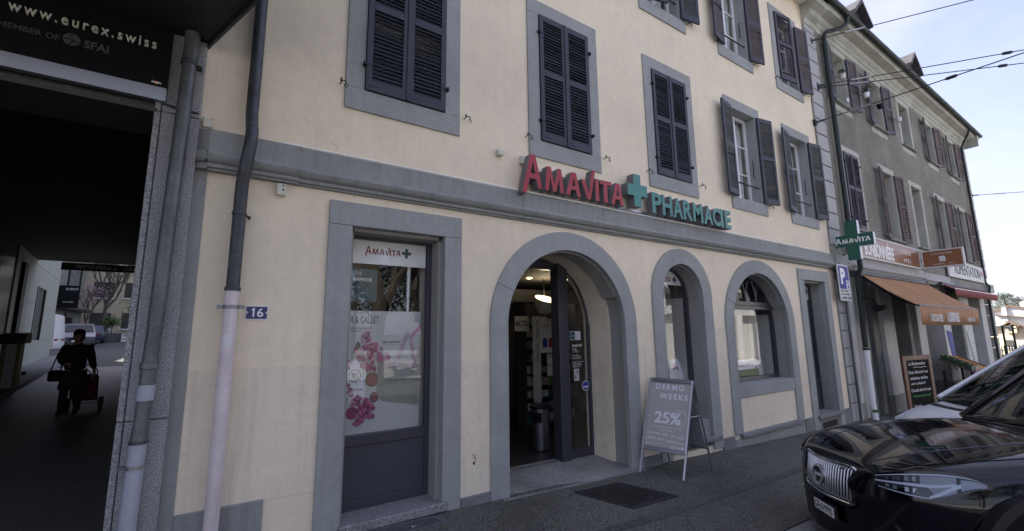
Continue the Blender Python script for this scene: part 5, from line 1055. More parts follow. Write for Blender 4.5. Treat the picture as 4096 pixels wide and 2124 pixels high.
# quoins at the far corner
zq = 3.7; i = 0
while zq < 9.4:
    MB().box(S0+13.75+(.12 if i % 2 else 0), S0+14.38, -.05, .5, zq+.015, zq+.42).build('quoin', 'greystone', GB, .015); zq += .44; i += 1
zq = -.9
while zq < 2.9:
    MB().box(S0+13.9, S0+14.42, -.06, .5, zq+.015, zq+.42).build('quoin', 'greystone', GB, .015); zq += .44
# string course over the shops
for a, b in ((.06, 2.9), (2.9, 5.85), (5.85, 8.8), (8.8, 13.8)): cornice(S0+a+.003, S0+b-.003, .02 if a < 5 else .0, 3.47 if a < 5 else 3.44, 'greystone_dark' if a > 8 else 'quoin_paint', GB)
MB().box(S0+13.8, S0+14.55, -.16, .6, 3.10, 3.44).build('corner_block', 'greystone', GB, .02)
# shop front piers
def pier(x0, x1, z1=3.12, m='shop_white', base=.0, y=-.0, foot=.35):
    g = gz((x0+x1)/2)-.25
    MB().box(x0, x1, y, .45, foot-.36+.0, z1).build('shop_pier', m, GB, .008); MB().box(x0-.015, x1+.015, y-.02, .45, g, foot-.36).build('pier_foot', 'greystone_dark', GB, .01)
pier(S0+.02, S0+.30); pier(S0+.62, S0+.98, m='shop_white'); MB().box(S0+.30, S0+.62, .02, .4, -1, 3.1).build('shop_pier', 'shop_white', GB)
MB().box(S0+.98, S0+1.08, .0, .5, -.8, 3.1).build('door_jamb', 'greystone_dark', GB); MB().box(S0+1.08, S0+2.15, 1.0, 1.1, -.8, 3.1).build('recessed_door', 'interior_dark', GB); MB().box(S0+1.75, S0+2.2, .1, 1.0, -.8, 3.1).build('door_jamb', 'greystone_dark', GB, .01); MB().box(S0+1.15, S0+1.19, .12, .16, -.5, 3.0).build('yellow_pole', 'machine_yellow', GB)
pier(S0+2.15, S0+2.95); pier(S0+4.05, S0+4.30, m='greystone_dark'); pier(S0+4.85, S0+5.45); MB().box(S0+5.45, S0+5.75, .05, .45, -1, 3.1).build('door_jamb', 'greystone', GB); MB().box(S0+5.75, S0+7.35, .6, .7, -1, 3.1).build('recessed_door', 'interior_dark', GB); pier(S0+7.40, S0+8.2); MB().box(S0+9.55, S0+9.85, .0, .5, -1, 3.1).build('door_jamb', 'greystone_dark', GB); pier(S0+9.85, S0+10.9); MB().box(S0+10.9, S0+12.6, .5, .6, -1, 3.1).build('recessed_door', 'greystone_dark', GB); pier(S0+12.6, S0+13.4)
MB().box(S0+4.30, S0+4.85, .35, .4, -1, 3.1).build('shop_wall', 'greystone_dark', GB)
w1 = MB().box(S0+2.95, S0+4.05, .30, .36, .15, .25).box(S0+2.95, S0+3.0, .30, .36, .25, 3.0).box(S0+4.0, S0+4.05, .30, .36, .25, 3.0).build('shop_window_frame', 'frame_dark', GB); box('pane', 'pane', w1, S0+3.0, S0+4.0, .325, .335, .25, 3.0); box('window_foot', 'greystone_dark', GB, S0+2.95, S0+4.05, .2, .45, -1, .15); box('shop_back', 'interior_dark', GB, S0+2.5, S0+4.6, .9, 1.0, -1, 3.1)
text('lettering', 'TUNIQUE', 'print_grey', w1, (S0+3.15, .324, 2.25), .6, .13, depth=.002); MB().prism([disc(S0+3.48, 1.75, .33, 24, .55)], .321, .3245).build('oval_print', 'off_white', w1)
w2 = MB().box(S0+8.2, S0+9.55, .30, .36, .5, .6).box(S0+9.48, S0+9.55, .30, .36, .6, 2.8).build('shop_window_frame', 'frame_dark', GB); box('pane', 'pane', w2, S0+8.2, S0+9.48, .325, .335, .6, 2.8); box('window_foot', 'greystone_dark', GB, S0+8.2, S0+9.55, .2, .45, -1, .5); box('leaf_print', 'leaf_green', w2, S0+8.3, S0+8.75, .32, .324, 1.3, 2.6); box('notice', 'white', w2, S0+8.7, S0+9.3, .318, .322, 1.55, 1.68)
b = MB(); 
for pts in ([(S0+7.55, 1.6), (S0+8.1, 1.55), (S0+8.15, .3), (S0+7.9, .35)],): b.prism([pts], -.014, -.002)
tag(b.build('striped_poster', 'sign_blue'), 'tall tattered blue and white poster on the pier beside the fruit stand', 'poster')
tag(MB().prism([[(S0+9.95, 1.55), (S0+10.6, 1.6), (S0+10.75, .5), (S0+10.4, .45)]], -.02, -.003).build('peeling_poster', 'poster_pale'), 'peeling pale poster on the white pier right of the fruit stand', 'poster')
# drainpipe between the houses
DP = thing('corner_drainpipe', 'green copper drainpipe with white foot between the cream and grey houses', 'drainpipe', (S0+.42, -.1, -.3))
MB().tube([(S0+.95, -.50, 9.95), (S0+.95, -.47, 9.75), (S0+.80, -.36, 9.62), (S0+.50, -.15, 9.52), (S0+.42, -.10, 9.40), (S0+.42, -.10, 3.55), (S0+.42, -.22, 3.40), (S0+.42, -.22, 3.12), (S0+.45, -.12, 2.95), (S0+.47, -.10, 1.25)], .055, 12).build('upper_pipe', 'copper_green', DP, 0, True)
MB().tube([(S0+.47, -.10, 1.24), (S0+.47, -.10, 1.19)], .075, 12).build('collar', 'copper_green', DP, 0, True); MB().tube([(S0+.47, -.10, 1.22), (S0+.42, -.10, .0), (S0+.43, -.12, -.42)], .062, 12).build('lower_pipe', 'white', DP, 0, True); MB().tube([(S0+.43, -.12, -.16), (S0+.43, -.12, -.22)], .07, 12).build('green_tape', 'leaf_green', DP)
DP2 = thing('far_drainpipe', 'dark drainpipe at the far corner of the grey house', 'drainpipe', (S0+13.5, -.1, -.8)); MB().tube([(S0+13.1, -.50, 9.95), (S0+13.1, -.45, 9.75), (S0+13.5, -.2, 9.5), (S0+13.55, -.10, 9.3), (S0+13.55, -.10, 3.5), (S0+13.55, -.2, 3.3), (S0+13.5, -.12, 2.9), (S0+13.5, -.1, -.9)], .042, 10).build('pipe', 'copper_green', DP2, 0, True)
# flower pots on brackets
for i, (x, z, m, lb) in enumerate(((S0+.82, 8.30, 'ivory', 'cream flower pot with green plant at the first upper window of the grey house'), (S0+2.4, 8.27, 'white', 'white flower pot with green plant on the shutter of the first upper window'), (S0+3.40, 8.22, 'black', 'dark flower pot on the left shutter of the second upper window'), (S0+4.95, 8.22, 'off_white', 'pale empty flower pot on the right shutter of the second upper window'))):
    t = thing('flower_pot', lb, 'flower pot', (x, -.26, z-.1)); MB().lathe([(.0, 0), (.06, 0), (.08, .13), (.07, .13), (.055, .02)], (x, -.26, z-.1), 14).build('pot', m, t, 0, True); MB().tube([(x-.02, -.07, z+.02), (x-.02, -.2, z+.02), (x, -.26, z-.1)], .008, 5).build('bracket', 'iron', t)
    if i < 2:
        b = MB()
        for k in range(40):
            c = Vector((x+pr.gauss(0, .06), -.26+pr.gauss(0, .05), z+.08+pr.uniform(0, .12))); u = Vector((pr.gauss(0, 1), pr.gauss(0, 1), 1)).normalized()*.05; v = u.orthogonal().normalized()*.018; b.add([c-u, c+v, c+u, c-v], [(0, 1, 2, 3)])
        b.build('plant', 'leaf_green', t)
pw = thing('pinwheel', 'white garden pinwheel on the sill of the first upper window', 'pinwheel', (S0+1.45, -.08, 7.74)); b = MB()
for k in range(6):
    a = k*math.pi/3; b.add([(S0+1.45, -.10, 7.92), (S0+1.45+.10*math.cos(a), -.10, 7.92+.10*math.sin(a)), (S0+1.45+.09*math.cos(a+.6), -.13, 7.92+.09*math.sin(a+.6))], [(0, 1, 2)])
b.build('vanes', 'white', pw); MB().tube([(S0+1.45, -.08, 7.74), (S0+1.45, -.09, 7.92)], .006, 5).build('stick', 'alu', pw)
# fascia sign LA BONBONNIERE
BS = thing('bonbonniere_sign', 'brown board sign reading LA BONBONNIÈRE GENÈVE 1921', 'shop sign', (S0+3.1, -.15, 3.45)); x0, x1 = S0+.62, S0+5.33
box('board', 'brown_sign', BS, x0+.04, x1-.04, -.15, -.06, 3.50, 4.03)
fr_b = MB(); 
for a, b_, z0, z1 in ((x0, x1, 3.46, 3.50), (x0, x1, 4.03, 4.07), (x0, x0+.04, 3.50, 4.03), (x1-.04, x1, 3.50, 4.03)): fr_b.box(a, b_, -.165, -.06, z0, z1)
fr_b.build('frame', 'off_white', BS)
text('lettering', 'LA', 'white', BS, (S0+.80, -.1505, 3.86), .22, .10, depth=.006, weight=.02); text('lettering', 'BONBONNIÈRE', 'white', BS, (S0+1.05, -.1505, 3.53), 2.05, .46, depth=.006, weight=.03); text('lettering', 'GENÈVE', 'white', BS, (S0+3.6, -.1505, 3.80), .95, .15, depth=.006, spacing=1.25); text('lettering', '1921', 'white', BS, (S0+3.9, -.1505, 3.57), .52, .12, depth=.006, spacing=1.25)
# blade sign CHOCOLATERIE
CS = thing('chocolaterie_sign', 'brown double-sided blade sign reading CHOCOLATERIE GENÈVE 1921', 'shop sign', (17.65, -.65, 3.47)); box('board', 'brown_sign', CS, 17.65, 17.77, -1.07, -.22, 3.51, 3.97)
b = MB()
for y0, y1, z0, z1 in ((-1.10, -.19, 3.475, 3.51), (-1.10, -.19, 3.97, 4.005), (-1.10, -1.07, 3.51, 3.97), (-.22, -.19, 3.51, 3.97)): b.box(17.635, 17.785, y0, y1, z0, z1)
b.build('frame', 'off_white', CS); box('wall_arm', 'alu_dark', CS, 17.69, 17.73, -.2, 0, 3.70, 3.76)
text('lettering', 'CHOCOLATERIE', 'off_white', CS, (17.649, -.40, 3.86), .48, .05, SIDE, .004, .01, 1.15); text('lettering', 'BB', 'white', CS, (17.649, -.58, 3.645), .14, .16, SIDE, .004, .03, .8); text('lettering', 'GENÈVE - 1921', 'off_white', CS, (17.649, -.42, 3.555), .48, .045, SIDE, .004, .01, 1.15)
# ALIMENTATION
AL = thing('alimentation_sign', 'weathered white board with dark green capitals ALIMENTATION above the red awning', 'shop sign', (S0+11.1, -.1, 3.46)); box('board', 'off_white', AL, S0+8.6, S0+13.45, -.10, -.05, 3.46, 4.08)
text('lettering', 'ALIMENTATION', 'fence_green', AL, (S0+9.25, -.1005, 3.60), 3.6, .40, depth=.006); text('lettering', 'FRUITS', 'print_grey', AL, (S0+8.66, -.1005, 3.70), .42, .10, depth=.004); MB().prism([[(S0+13.0, 3.75), (S0+13.25, 3.70), (S0+13.3, 3.85), (S0+13.15, 3.95), (S0+13.0, 3.88)]], -.104, -.1005).build('printed_motif', 'flower_pink', AL)
# green cross blade sign
GC = thing('cross_sign', 'green cross blade sign with white logotype fixed to the cream house corner', 'shop sign', (12.0, -.36, 3.27)); fn = lambda a, b, d: (12.0-d, a, b)
o = MB().prism([[(-.245, 3.275), (-.487, 3.275), (-.487, 3.575), (-.762, 3.575), (-.762, 3.855), (-.487, 3.855), (-.487, 4.185), (-.245, 4.185), (-.245, 3.86), (.035, 3.86), (.035, 3.60), (-.245, 3.60)]], -.13, 0, fn).build('cross', 'sign_green', GC)
o.data.materials.append(MATS['alu'])
for f in o.data.polygons:
    if abs(f.normal.x) < .7: f.material_index = 1
amavita(GC, (12.0, -.03, 3.665), .68, .105, SIDE, .004, 'white', None, 'lettering', True)
box('bracket', 'alu', GC, 12.03, 12.09, -.02, .02, 3.66, 3.76)
# parking sign
PK = thing('parking_sign', 'blue and white parking disc sign on a grey pole against the stone quoins', 'traffic sign', (11.93, -.13, -.37))
MB().prism([rrect(11.545, 12.135, 2.325, 3.165, .04)], -.165, -.145).build('plate', 'off_white', PK); MB().prism([rrect(11.575, 12.105, 2.60, 3.13, .02)], -.168, -.1645).build('blue_field', 'sign_blue', PK)
text('symbol', 'P', 'white', PK, (11.66, -.1675, 2.71), .24, .37, depth=.003, weight=.04); MB().prism([rect(11.93, 12.08, 2.61, 2.80)], -.171, -.1675).build('disc_symbol', 'white', PK); MB().prism([[(11.96, 2.63), (12.05, 2.63), (12.015, 2.705), (12.05, 2.78), (11.96, 2.78), (11.995, 2.705)]], -.174, -.1705).build('disc_symbol', 'sign_blue', PK)
for s, z, w in (('Max. 30 min.', 2.53, .38), ('jours ouvrables', 2.45, .44), ('de 08.00 - 19.00', 2.37, .48)): text('lettering', s, 'black', PK, (11.61, -.165, z), w, .055, depth=.002, weight=.01)
MB().tube([(11.95, -.11, 3.1), (11.95, -.11, -.40)], .03, 12).build('pole', 'zinc', PK, 0, True)
# awnings
def awning(name, label, x0, x1, yt, zt, yf, zf, hv, m, sag=.0, stripes=None, valance=None, nx=40):
    t = thing(name, label, 'awning', ((x0+x1)/2, yf, zf-hv)); rows = []
    for j in range(9):
        v = j/8; rows.append([(x0+(x1-x0)*i/nx, yt+(yf-yt)*v, zt+(zf-zt)*v-sag*math.sin(math.pi*v)*(.6+.4*math.cos(i*.9))-.012*abs(math.sin(i*math.pi/8))) for i in range(nx+1)])
    o = MB().grid(rows).build('canopy', m, t, 0, True); sd = o.modifiers.new('thick', 'SOLIDIFY'); sd.thickness = .004
    wv = (lambda i: .014*math.sin(i*math.pi*.55)); n2 = nx*2
    if valance == 'scallop': rows = [[(x0+(x1-x0)*i/n2, yf-.012+.012*math.sin(i*1.7), zf-(hv*v)-(.035*abs(math.sin(i*math.pi/5)) if v == 1 else 0)) for i in range(n2+1)] for v in (0, .5, 1)]
    else: rows = [[(x0+(x1-x0)*i/n2, yf-.012+wv(i/2)*v*.7, zf-hv*v) for i in range(n2+1)] for v in (0, .5, 1)]
    o = MB().grid(rows).build('valance', m, t, 0, True); sd = o.modifiers.new('thick', 'SOLIDIFY'); sd.thickness = .004
    box('front_bar', 'alu' if valance else 'zinc', t, x0-.02, x1+.02, yf-.02, yf+.02, zf-.01, zf+.03, .008); MB().tube([(x0, yt, zt), (x1, yt, zt)], .05, 10).build('roller', 'zinc_dark', t, 0, True)
    for x in (x0+.15, x1-.15): MB().tube([(x, yt, zt-.08), (x+.3, (yt+yf)/2, (zt+zf)/2-.22), (x, yf+.03, zf)], .022, 6).build('folding_arm', 'trim_black', t)
    for x in (x0-.04, x1+.04): MB().box(x-.05, x+.05, yt-.06, 0, zt-.08, zt+.06).build('wall_bracket', 'zinc_dark', t, .01)
    return t
OA = awning('shop_awning', 'orange-brown awning with white lettering over the chocolate shop', 12.80, 17.80, -.16, 3.03, -1.15, 2.19, .43, 'awning', .05)
text('lettering', 'CHOCOLATERIE', 'off_white', OA, (13.35, -1.185, 1.84), .95, .17, depth=.003, weight=.02); text('lettering', 'LA BONBONNIÈRE', 'off_white', OA, (14.65, -1.185, 1.83), 1.05, .30, depth=.003, weight=.03); text('lettering', 'GENÈVE-1921', 'off_white', OA, (16.45, -1.185, 1.85), .75, .13, depth=.003, weight=.02)
RA = awning('striped_awning', 'red striped awning with scalloped valance over the grocery', 19.55, 25.3, -.12, 3.12, -.42, 2.93, .20, 'awning_red', 0, None, 'scallop')
for i in range(60):
    x = 19.6+i*.095; MB().add([(x, -.118, 3.135), (x+.022, -.118, 3.135), (x+.022, -.42, 2.975), (x, -.42, 2.975)], [(0, 1, 2, 3)]).add([(x, -.462, 2.93), (x+.022, -.462, 2.93), (x+.022, -.462, 2.72), (x, -.462, 2.72)], [(0, 1, 2, 3)]).build('stripe', 'awning_stripe', RA)
# wall floodlights
for i, (x, z, lb) in enumerate(((13.28, 2.25, 'black floodlight on an arm beside the corner drainpipe'), (20.2, 2.5, 'dark floodlight under the red awning'))):
    t = thing('wall_floodlight', lb, 'floodlight', (x, -.25, z)); MB().hexa([(x-.10, -.42, z-.10), (x+.10, -.42, z-.10), (x+.06, -.22, z-.16), (x-.06, -.22, z-.16)], [(x-.10, -.44, z), (x+.10, -.44, z), (x+.08, -.20, z+.02), (x-.08, -.20, z+.02)]).build('head', 'trim_black', t, .01); MB().tube([(x-.05, 0, z+.22), (x-.05, -.2, z+.15), (x, -.30, z+.0)], .012, 6).build('arm', 'trim_black', t)
# chalk board
CBD = thing('chalk_board', 'black chalkboard in a red-brown wooden frame with handwritten menu', 'chalkboard', (14.5, -.45, gz(14.5)))
def cb(u, z, o=0): return Vector((13.55+1.38*u, -.50-.18*u-o, z))
b0, b1 = cb(0, 0), cb(1, 0); cux = (b1-b0).normalized(); cn = Vector((cux.y, -cux.x, 0)); 
if cn.y > 0: cn = -cn
CFR = (cux, Vector((0, 0, 1)), cn); CWd = (b1-b0).length; zt_, zb_ = 1.03, -.30
Q = lambda x, z, o: b0+cux*x+Vector((0, 0, z))+cn*o
MB().hexa([Q(.1, zb_+.1, 0), Q(CWd-.1, zb_+.1, 0), Q(CWd-.1, zt_-.1, 0), Q(.1, zt_-.1, 0)], [Q(.1, zb_+.1, .02), Q(CWd-.1, zb_+.1, .02), Q(CWd-.1, zt_-.1, .02), Q(.1, zt_-.1, .02)]).build('slate', 'chalk', CBD)
for a, b_, z0, z1 in ((0, .15, zb_-.15, zt_), (CWd-.15, CWd, zb_-.15, zt_), (.15, CWd-.15, zt_-.11, zt_), (.15, CWd-.15, zb_, zb_+.11)):
    MB().hexa([Q(a, z0, -.01), Q(b_, z0, -.01), Q(b_, z1, -.01), Q(a, z1, -.01)], [Q(a, z0, .03), Q(b_, z0, .03), Q(b_, z1, .03), Q(a, z1, .03)]).build('frame_rail', 'wood_brown', CBD, .006)
for s, x, z, w, h, m in (('La Bonbonnière', .30, .80, .95, .09, 'chalk_white'), ('Venez découvrir nos', .24, .60, 1.10, .09, 'chalk_white'), ('créations variées', .28, .46, 1.0, .085, 'chalk_white'), ('pour pâques!', .30, .33, .82, .085, 'chalk_white'), ('Chocolat chaud du mois', .26, .18, 1.12, .085, 'chalk_white'), ('"Verveine et citron vert"', .30, .05, 1.05, .075, 'chalk_green'), ('Chocolat', .30, -.18, .4, .07, 'chalk_white')): text('handwriting', s, m, CBD, Q(x*.85, z, .0205), w*.85, h*.9, CFR, .002, .006, 1, .25)
MB().tube([Q(.45, .74, .021), Q(.6, .76, .021), Q(.8, .735, .021), Q(1.0, .755, .021), Q(1.1, .74, .021)], .006, 5).build('handwriting', 'chalk_white', CBD)
# fruit stand
FS = thing('fruit_stand', 'slanted market stand with pink front board before the grocery window', 'market stand', (19.6, -.4, gz(19.6))); 
MB().hexa([(18.4, -.75, .38), (20.6, -.75, .30), (20.6, -.05, .65), (18.4, -.05, .72)], [(18.4, -.75, .41), (20.6, -.75, .33), (20.6, -.05, .68), (18.4, -.05, .75)]).build('table', 'wood_brown', FS); box('front_board', 'crate_pink', FS, 18.4, 20.6, -.79, -.76, .24, .44); box('skirt', 'trim_black', FS, 18.45, 20.55, -.74, -.72, gz(20)-.02, .30)  # skirt is an added black sheet imitating the shade under the table
for x in (18.5, 20.5):
    for y in (-.7, -.1): box('leg', 'trim_black', FS, x-.03, x+.03, y-.03, y+.03, gz(x)-.05, .4)
fc = ['crate_green', 'wood_box', 'wood_box', 'orange', 'crate_green']
for i in range(5):
    x = 18.45+i*.43; t = thing('fruit_crate', ['green crate of lettuce, nearest on the fruit stand', 'wooden crate of mixed fruit, second on the fruit stand', 'wooden crate of lemons, third on the fruit stand', 'orange crate in the middle right of the fruit stand', 'green crate at the far end of the fruit stand'][i], 'crate', (x+.2, -.4, .6)); o = -.03*i
    zf = lambda y: .42+(y+.75)*.49-.016*i*2
    for y0, y1 in ((-.72, -.70), (-.10, -.08)): MB().box(x, x+.40, y0, y1, zf(y0), zf(y0)+.13).build('side', fc[i], t)
    for xx in (x, x+.385): MB().hexa([(xx, -.70, zf(-.7)), (xx+.015, -.70, zf(-.7)), (xx+.015, -.10, zf(-.1)), (xx, -.10, zf(-.1))], [(xx, -.70, zf(-.7)+.13), (xx+.015, -.70, zf(-.7)+.13), (xx+.015, -.10, zf(-.1)+.13), (xx, -.10, zf(-.1)+.13)]).build('side', fc[i], t)
    fb = MB()
    for k in range(12):
        yy = -.62+(k//3)*.15; xx = x+.08+(k % 3)*.12; fb.lathe([(0, -.05), (.04, -.03), (.052, 0), (.04, .035), (0, .05)], (xx, yy, zf(yy)+.07), 8)
    fb.build('fruit', ['leaf_green', 'orange', 'ivory', 'orange', 'leaf_green'][i], t, 0, True)['kind'] = 'stuff'
# ================================================================== tram wires
def wire(label, a, d, L, sag=.25, r=.011, ins=()):
    t = thing('overhead_wire', label, 'wire', a); A_ = Vector(a); D_ = Vector(d).normalized(); P = lambda s: A_+D_*s+Vector((0, 0, -sag*4*(s/L)*(1-s/L)))
    MB().tube([P(L*i/24) for i in range(25)], r, 6).build('cable', 'iron', t); MB().tube([P(.0), P(.22)], .026, 8).build('anchor', 'zinc_dark', t, 0, True); MB().tube([P(.7), P(1.1)], .022, 8).build('turnbuckle', 'alu', t, 0, True)
    for s in ins: MB().tube([P(s-.1), P(s-.06), P(s+.06), P(s+.1)], [.012, .035, .035, .012], 8).build('insulator', 'iron', t, 0, True)
    MB().box(A_.x-.05, A_.x+.05, -.06, 0, A_.z-.07, A_.z+.07).build('wall_plate', 'iron', t)
wire('highest overhead wire, anchored to the quoins below the console', (12.06, -.04, 9.04), (1.40, -2.55, .0), 16, .10)
wire('upper of the two overhead wires sharing the middle quoin anchor', (12.09, -.04, 7.80), (2.20, -3.19, .0), 16, .10, ins=(3.55,))
wire('lower of the two overhead wires sharing the middle quoin anchor', (12.09, -.04, 7.74), (2.83, -3.11, .0), 16, .08, ins=(3.75,))
wire('lowest overhead wire, anchored to the cream wall beside the quoins', (11.71, -.02, 6.70), (.10, -2.38, .0), 14, .06, ins=(2.4,))
wire('single overhead wire leaving the far corner of the grey house', (26.62, -.05, 7.34), (1.2, -1.6, .0), 20, .15)
# ================================================================== far right: fence, houses, wooded hill
FN = thing('green_fence', 'dark green metal gate posts and railing past the end of the grey house', 'fence', (28.6, .1, -.9))
for x, y in ((27.6, .35), (28.4, .05), (29.4, -.1)): box('post', 'fence_green', FN, x-.032, x+.032, y-.032, y+.032, -1.2, 1.75)
MB().tube([(27.3, .45, 1.78), (29.6, -.15, 1.62)], .03, 6).build('top_beam', 'fence_green', FN)
for i in range(16): MB().tube([(27.9+i*.2, .25-.045*i, -1.1), (27.9+i*.2, .25-.045*i, .85+(i % 2)*.04)], .018, 5).build('bar', 'fence_green', FN)
MB().tube([(27.9, .25, .7), (31, -.45, .65)], .02, 5).build('rail', 'fence_green', FN)
def gable_house(name, label, X, y0, y1, ym, ze, zr, zb, dep, wall, roof, over=.5, skew=.12):
    t = thing(name, label, 'house', (X, (y0+y1)/2, zb)); nrm = lambda y: X+skew*(y-y0)
    f = lambda a, b, d: (X+d-skew*0, a, b)
    MB().prism([[(y0, zb), (y1, zb), (y1, ze), (ym, zr), (y0, ze)]], 0, dep, f).build('wall', wall, t)
    for a, za, b, zb2 in ((y0, ze, ym, zr), (y1, ze, ym, zr)):
        dy = (a-b); sl = (za-zb2)/dy; a2 = a+(over if a > b else -over); z2 = za+sl*(over if a > b else -over)
        MB().hexa([(X-over, a2, z2+.02), (X+dep+over, a2, z2+.02), (X+dep+over, b, zb2+.02), (X-over, b, zb2+.02)], [(X-over, a2, z2+.16), (X+dep+over, a2, z2+.16), (X+dep+over, b, zb2+.16), (X-over, b, zb2+.16)]).build('roof', roof, t)
        MB().hexa([(X-over-.05, a2, z2-.1), (X-over, a2, z2-.1), (X-over, b, zb2-.1), (X-over-.05, b, zb2-.1)], [(X-over-.05, a2, z2+.25), (X-over, a2, z2+.25), (X-over, b, zb2+.25), (X-over-.05, b, zb2+.25)]).build('verge_board', 'roof_tile', t)
    return t
h1 = gable_house('gabled_house', 'tall sunlit white gabled house with brown tiled roof in the distance', 150, 8, 22.0, 16.9, 4.3, 6.35, -3.5, 14, 'sun_wall', 'roof_tile')
box('chimney', 'sun_wall', h1, 152, 153.2, 14.8, 15.6, 6.0, 7.3); box('chimney', 'off_white', h1, 149.2, 149.6, 17.5, 18.2, 3, 6.1)
MB().hexa([(148.6, 13.5, 3.6), (149.9, 13.5, 3.6), (149.9, 19.4, 4.35), (148.6, 19.4, 4.35)], [(148.6, 13.5, 3.75), (149.9, 13.5, 3.75), (149.9, 19.4, 4.5), (148.6, 19.4, 4.5)]).build('porch_roof', 'roof_tile', h1)
h2 = gable_house('low_house', 'low cream house with shingled roof and dormer before the gabled house', 120, 6.5, 19, 12.5, .55, 1.9, -3.5, 10, 'cream_wall', 'roof_tile')
box('lower_wall', 'cream_wall', h2, 119.4, 120, 7, 18, -3.4, -.2)
for y in (8.5, 10.5, 13, 15.2): o = box('window', 'interior_dark', h2, 119.3, 119.42, y, y+.9, -2.0, -.7); box('sill', 'off_white', o, 119.25, 119.4, y-.1, y+1, -2.1, -2.0)
dm = MB().box(118.6, 121, 12.2, 13.6, .6, 1.9).build('dormer', 'cream_wall', h2); MB().prism([[(11.7, 1.85), (12.9, 2.7), (14.1, 1.85), (14.0, 1.7), (12.9, 2.45), (11.8, 1.7)]], 118.2, 122, lambda a, b, d: (d, a, b)).build('dormer_roof', 'roof_tile', dm); box('dormer_window', 'interior_dark', dm, 118.55, 118.61, 12.6, 13.2, .9, 1.6)
h3 = gable_house('white_annex', 'flat-fronted white annex left of the tall gabled house', 165, 21, 30, 26, 4.6, 5.4, -3.5, 10, 'sun_wall', 'roof_tile')
hb = [[(x, y, -3.6+16*math.exp(-((x-420)/150)**2)*(.75+.25*math.sin(y*.011+.6))) for x in range(200, 700, 20)] for y in range(-260, 320, 20)]
tag(MB().grid(hb).build('hill', 'pine_leaf', None, 0, True), kind='structure')
hr = random.Random(31)
def pine(label, loc, h, seed, m='pine_leaf', w=.32):
    rr = random.Random(seed); t = thing('pine_tree', label, 'tree', loc, 0, 'evergreens on the far hill'); L0 = Vector(loc); tr = MB(); tr.tube([L0, L0+Vector((.2, .1, h*.5)), L0+Vector((.1, .3, h*.95))], [h*.02, h*.014, h*.005], 6); b = MB()
    for k in range(26):
        z = h*(.35+.62*k/26); a = rr.uniform(0, 6.28); rad = h*w*(1.05-.75*(k/26)**1.5)*rr.uniform(.55, 1.1); c = L0+Vector((math.cos(a)*rad*.7, math.sin(a)*rad*.7, z)); tr.tube([L0+Vector((.1, .1, z-h*.05)), c], [h*.006, h*.002], 4)
        for q in range(110):
            p = c+Vector((rr.gauss(0, rad*.38), rr.gauss(0, rad*.38), rr.gauss(0, h*.028))); u = Vector((rr.gauss(0, 1), rr.gauss(0, 1), rr.gauss(0, .5))).normalized()*h*.018; v = u.orthogonal().normalized()*h*.008; b.add([p-u, p+v, p+u, p-v], [(0, 1, 2, 3)])
    tr.build('trunk', 'bark_far', t); b.build('crown', m, t)
pine('broad dark evergreen, leftmost on the far hill behind the gabled house', (292, 38, -1), 18, 2, w=.42); pine('flat-topped evergreen above the annex roof on the far hill', (300, 29, -1.5), 17.5, 3, w=.5); pine('rounded evergreen partly behind the gable peak on the far hill', (288, 20.5, -1.5), 14.5, 4, w=.5); pine('small evergreen at the right frame edge on the far hill', (290, 9, -1.5), 15, 5, w=.5)
for i, (x, y, h, lb) in enumerate(((330, 32, 23, 'bare tree behind the flat-topped evergreen on the far hill'), (335, 22, 24, 'tallest bare tree on the far hill above the gable'), (330, 12, 22, 'bare tree near the right frame edge on the far hill'), (340, 40, 23, 'bare tree beside the roof corner on the far hill'))): branch_tree('bare_tree', lb, (x, y, -1), h, 50+i, 'bark_far', 5, .35, .6, group='bare trees on the far hill')
# ================================================================== other side of the street (mirrored in glass and paint)
OP = thing('opposite_building', 'long pale apartment block across the street, mirrored in the arched windows', 'building', (42, -34, -1)); box('wall', 'sun_wall', OP, 24, 90, -44, -34, -3, 14); box('roof', 'roof_slate', OP, 23.5, 90.5, -44.5, -33.4, 14, 14.6)
for i in range(20):
    for z in (2.2, 5.2, 8.2, 11.2): box('window', 'interior_dark', OP, 26+i*3.1, 27.6+i*3.1, -34.05, -33.95, z, z+1.6)
for z in (4.6, 7.6, 10.6): box('balcony', 'off_white', OP, 24, 90, -34, -32.9, z, z+.25)
for i, (x, y, h) in enumerate(((-16, -27, 12), (-8, -31, 14), (0, -27, 11), (8, -30, 13), (15, -27, 12), (20, -33, 14))): pine(['round park evergreen at the far left across the street', 'tall park evergreen left of centre across the street', 'low park evergreen behind the bare street trees', 'tall park evergreen behind the bare street trees', 'park evergreen left of the white pavilion', 'tall park evergreen next to the apartment block'][i], (x, y, -.6), h, 90+i, w=.5)
OL = thing('opposite_pavilion', 'low white pavilion with round columns across the street, mirrored in the arched windows', 'building', (42, -20, -1)); box('roof_slab', 'white', OL, 26, 62, -27, -20.3, 3.2, 3.7); box('rear_wall', 'sun_wall', OL, 26, 62, -21.2, -21, -3, 3.2)  # wall pulled up behind the columns to catch sun and brighten reflections
for i in range(9): MB().lathe([(.40, 0), (.38, 5.6)], (27.5+i*4.1, -20.0, -2.4), 16).build('column', 'white', OL, 0, True)
for i, (x, y) in enumerate(((5.2, -13.5), (8.2, -16.5), (-9, -20), (17, -17.5))): branch_tree('street_tree', ['bare street tree mirrored in the left shop window', 'bare street tree mirrored in the doorway glass', 'bare street tree furthest left across the street', 'bare street tree in front of the white pavilion'][i], (x, y, -.4), 12, 70+i, 'bark', 5, .42, .6, group='street trees across the road')
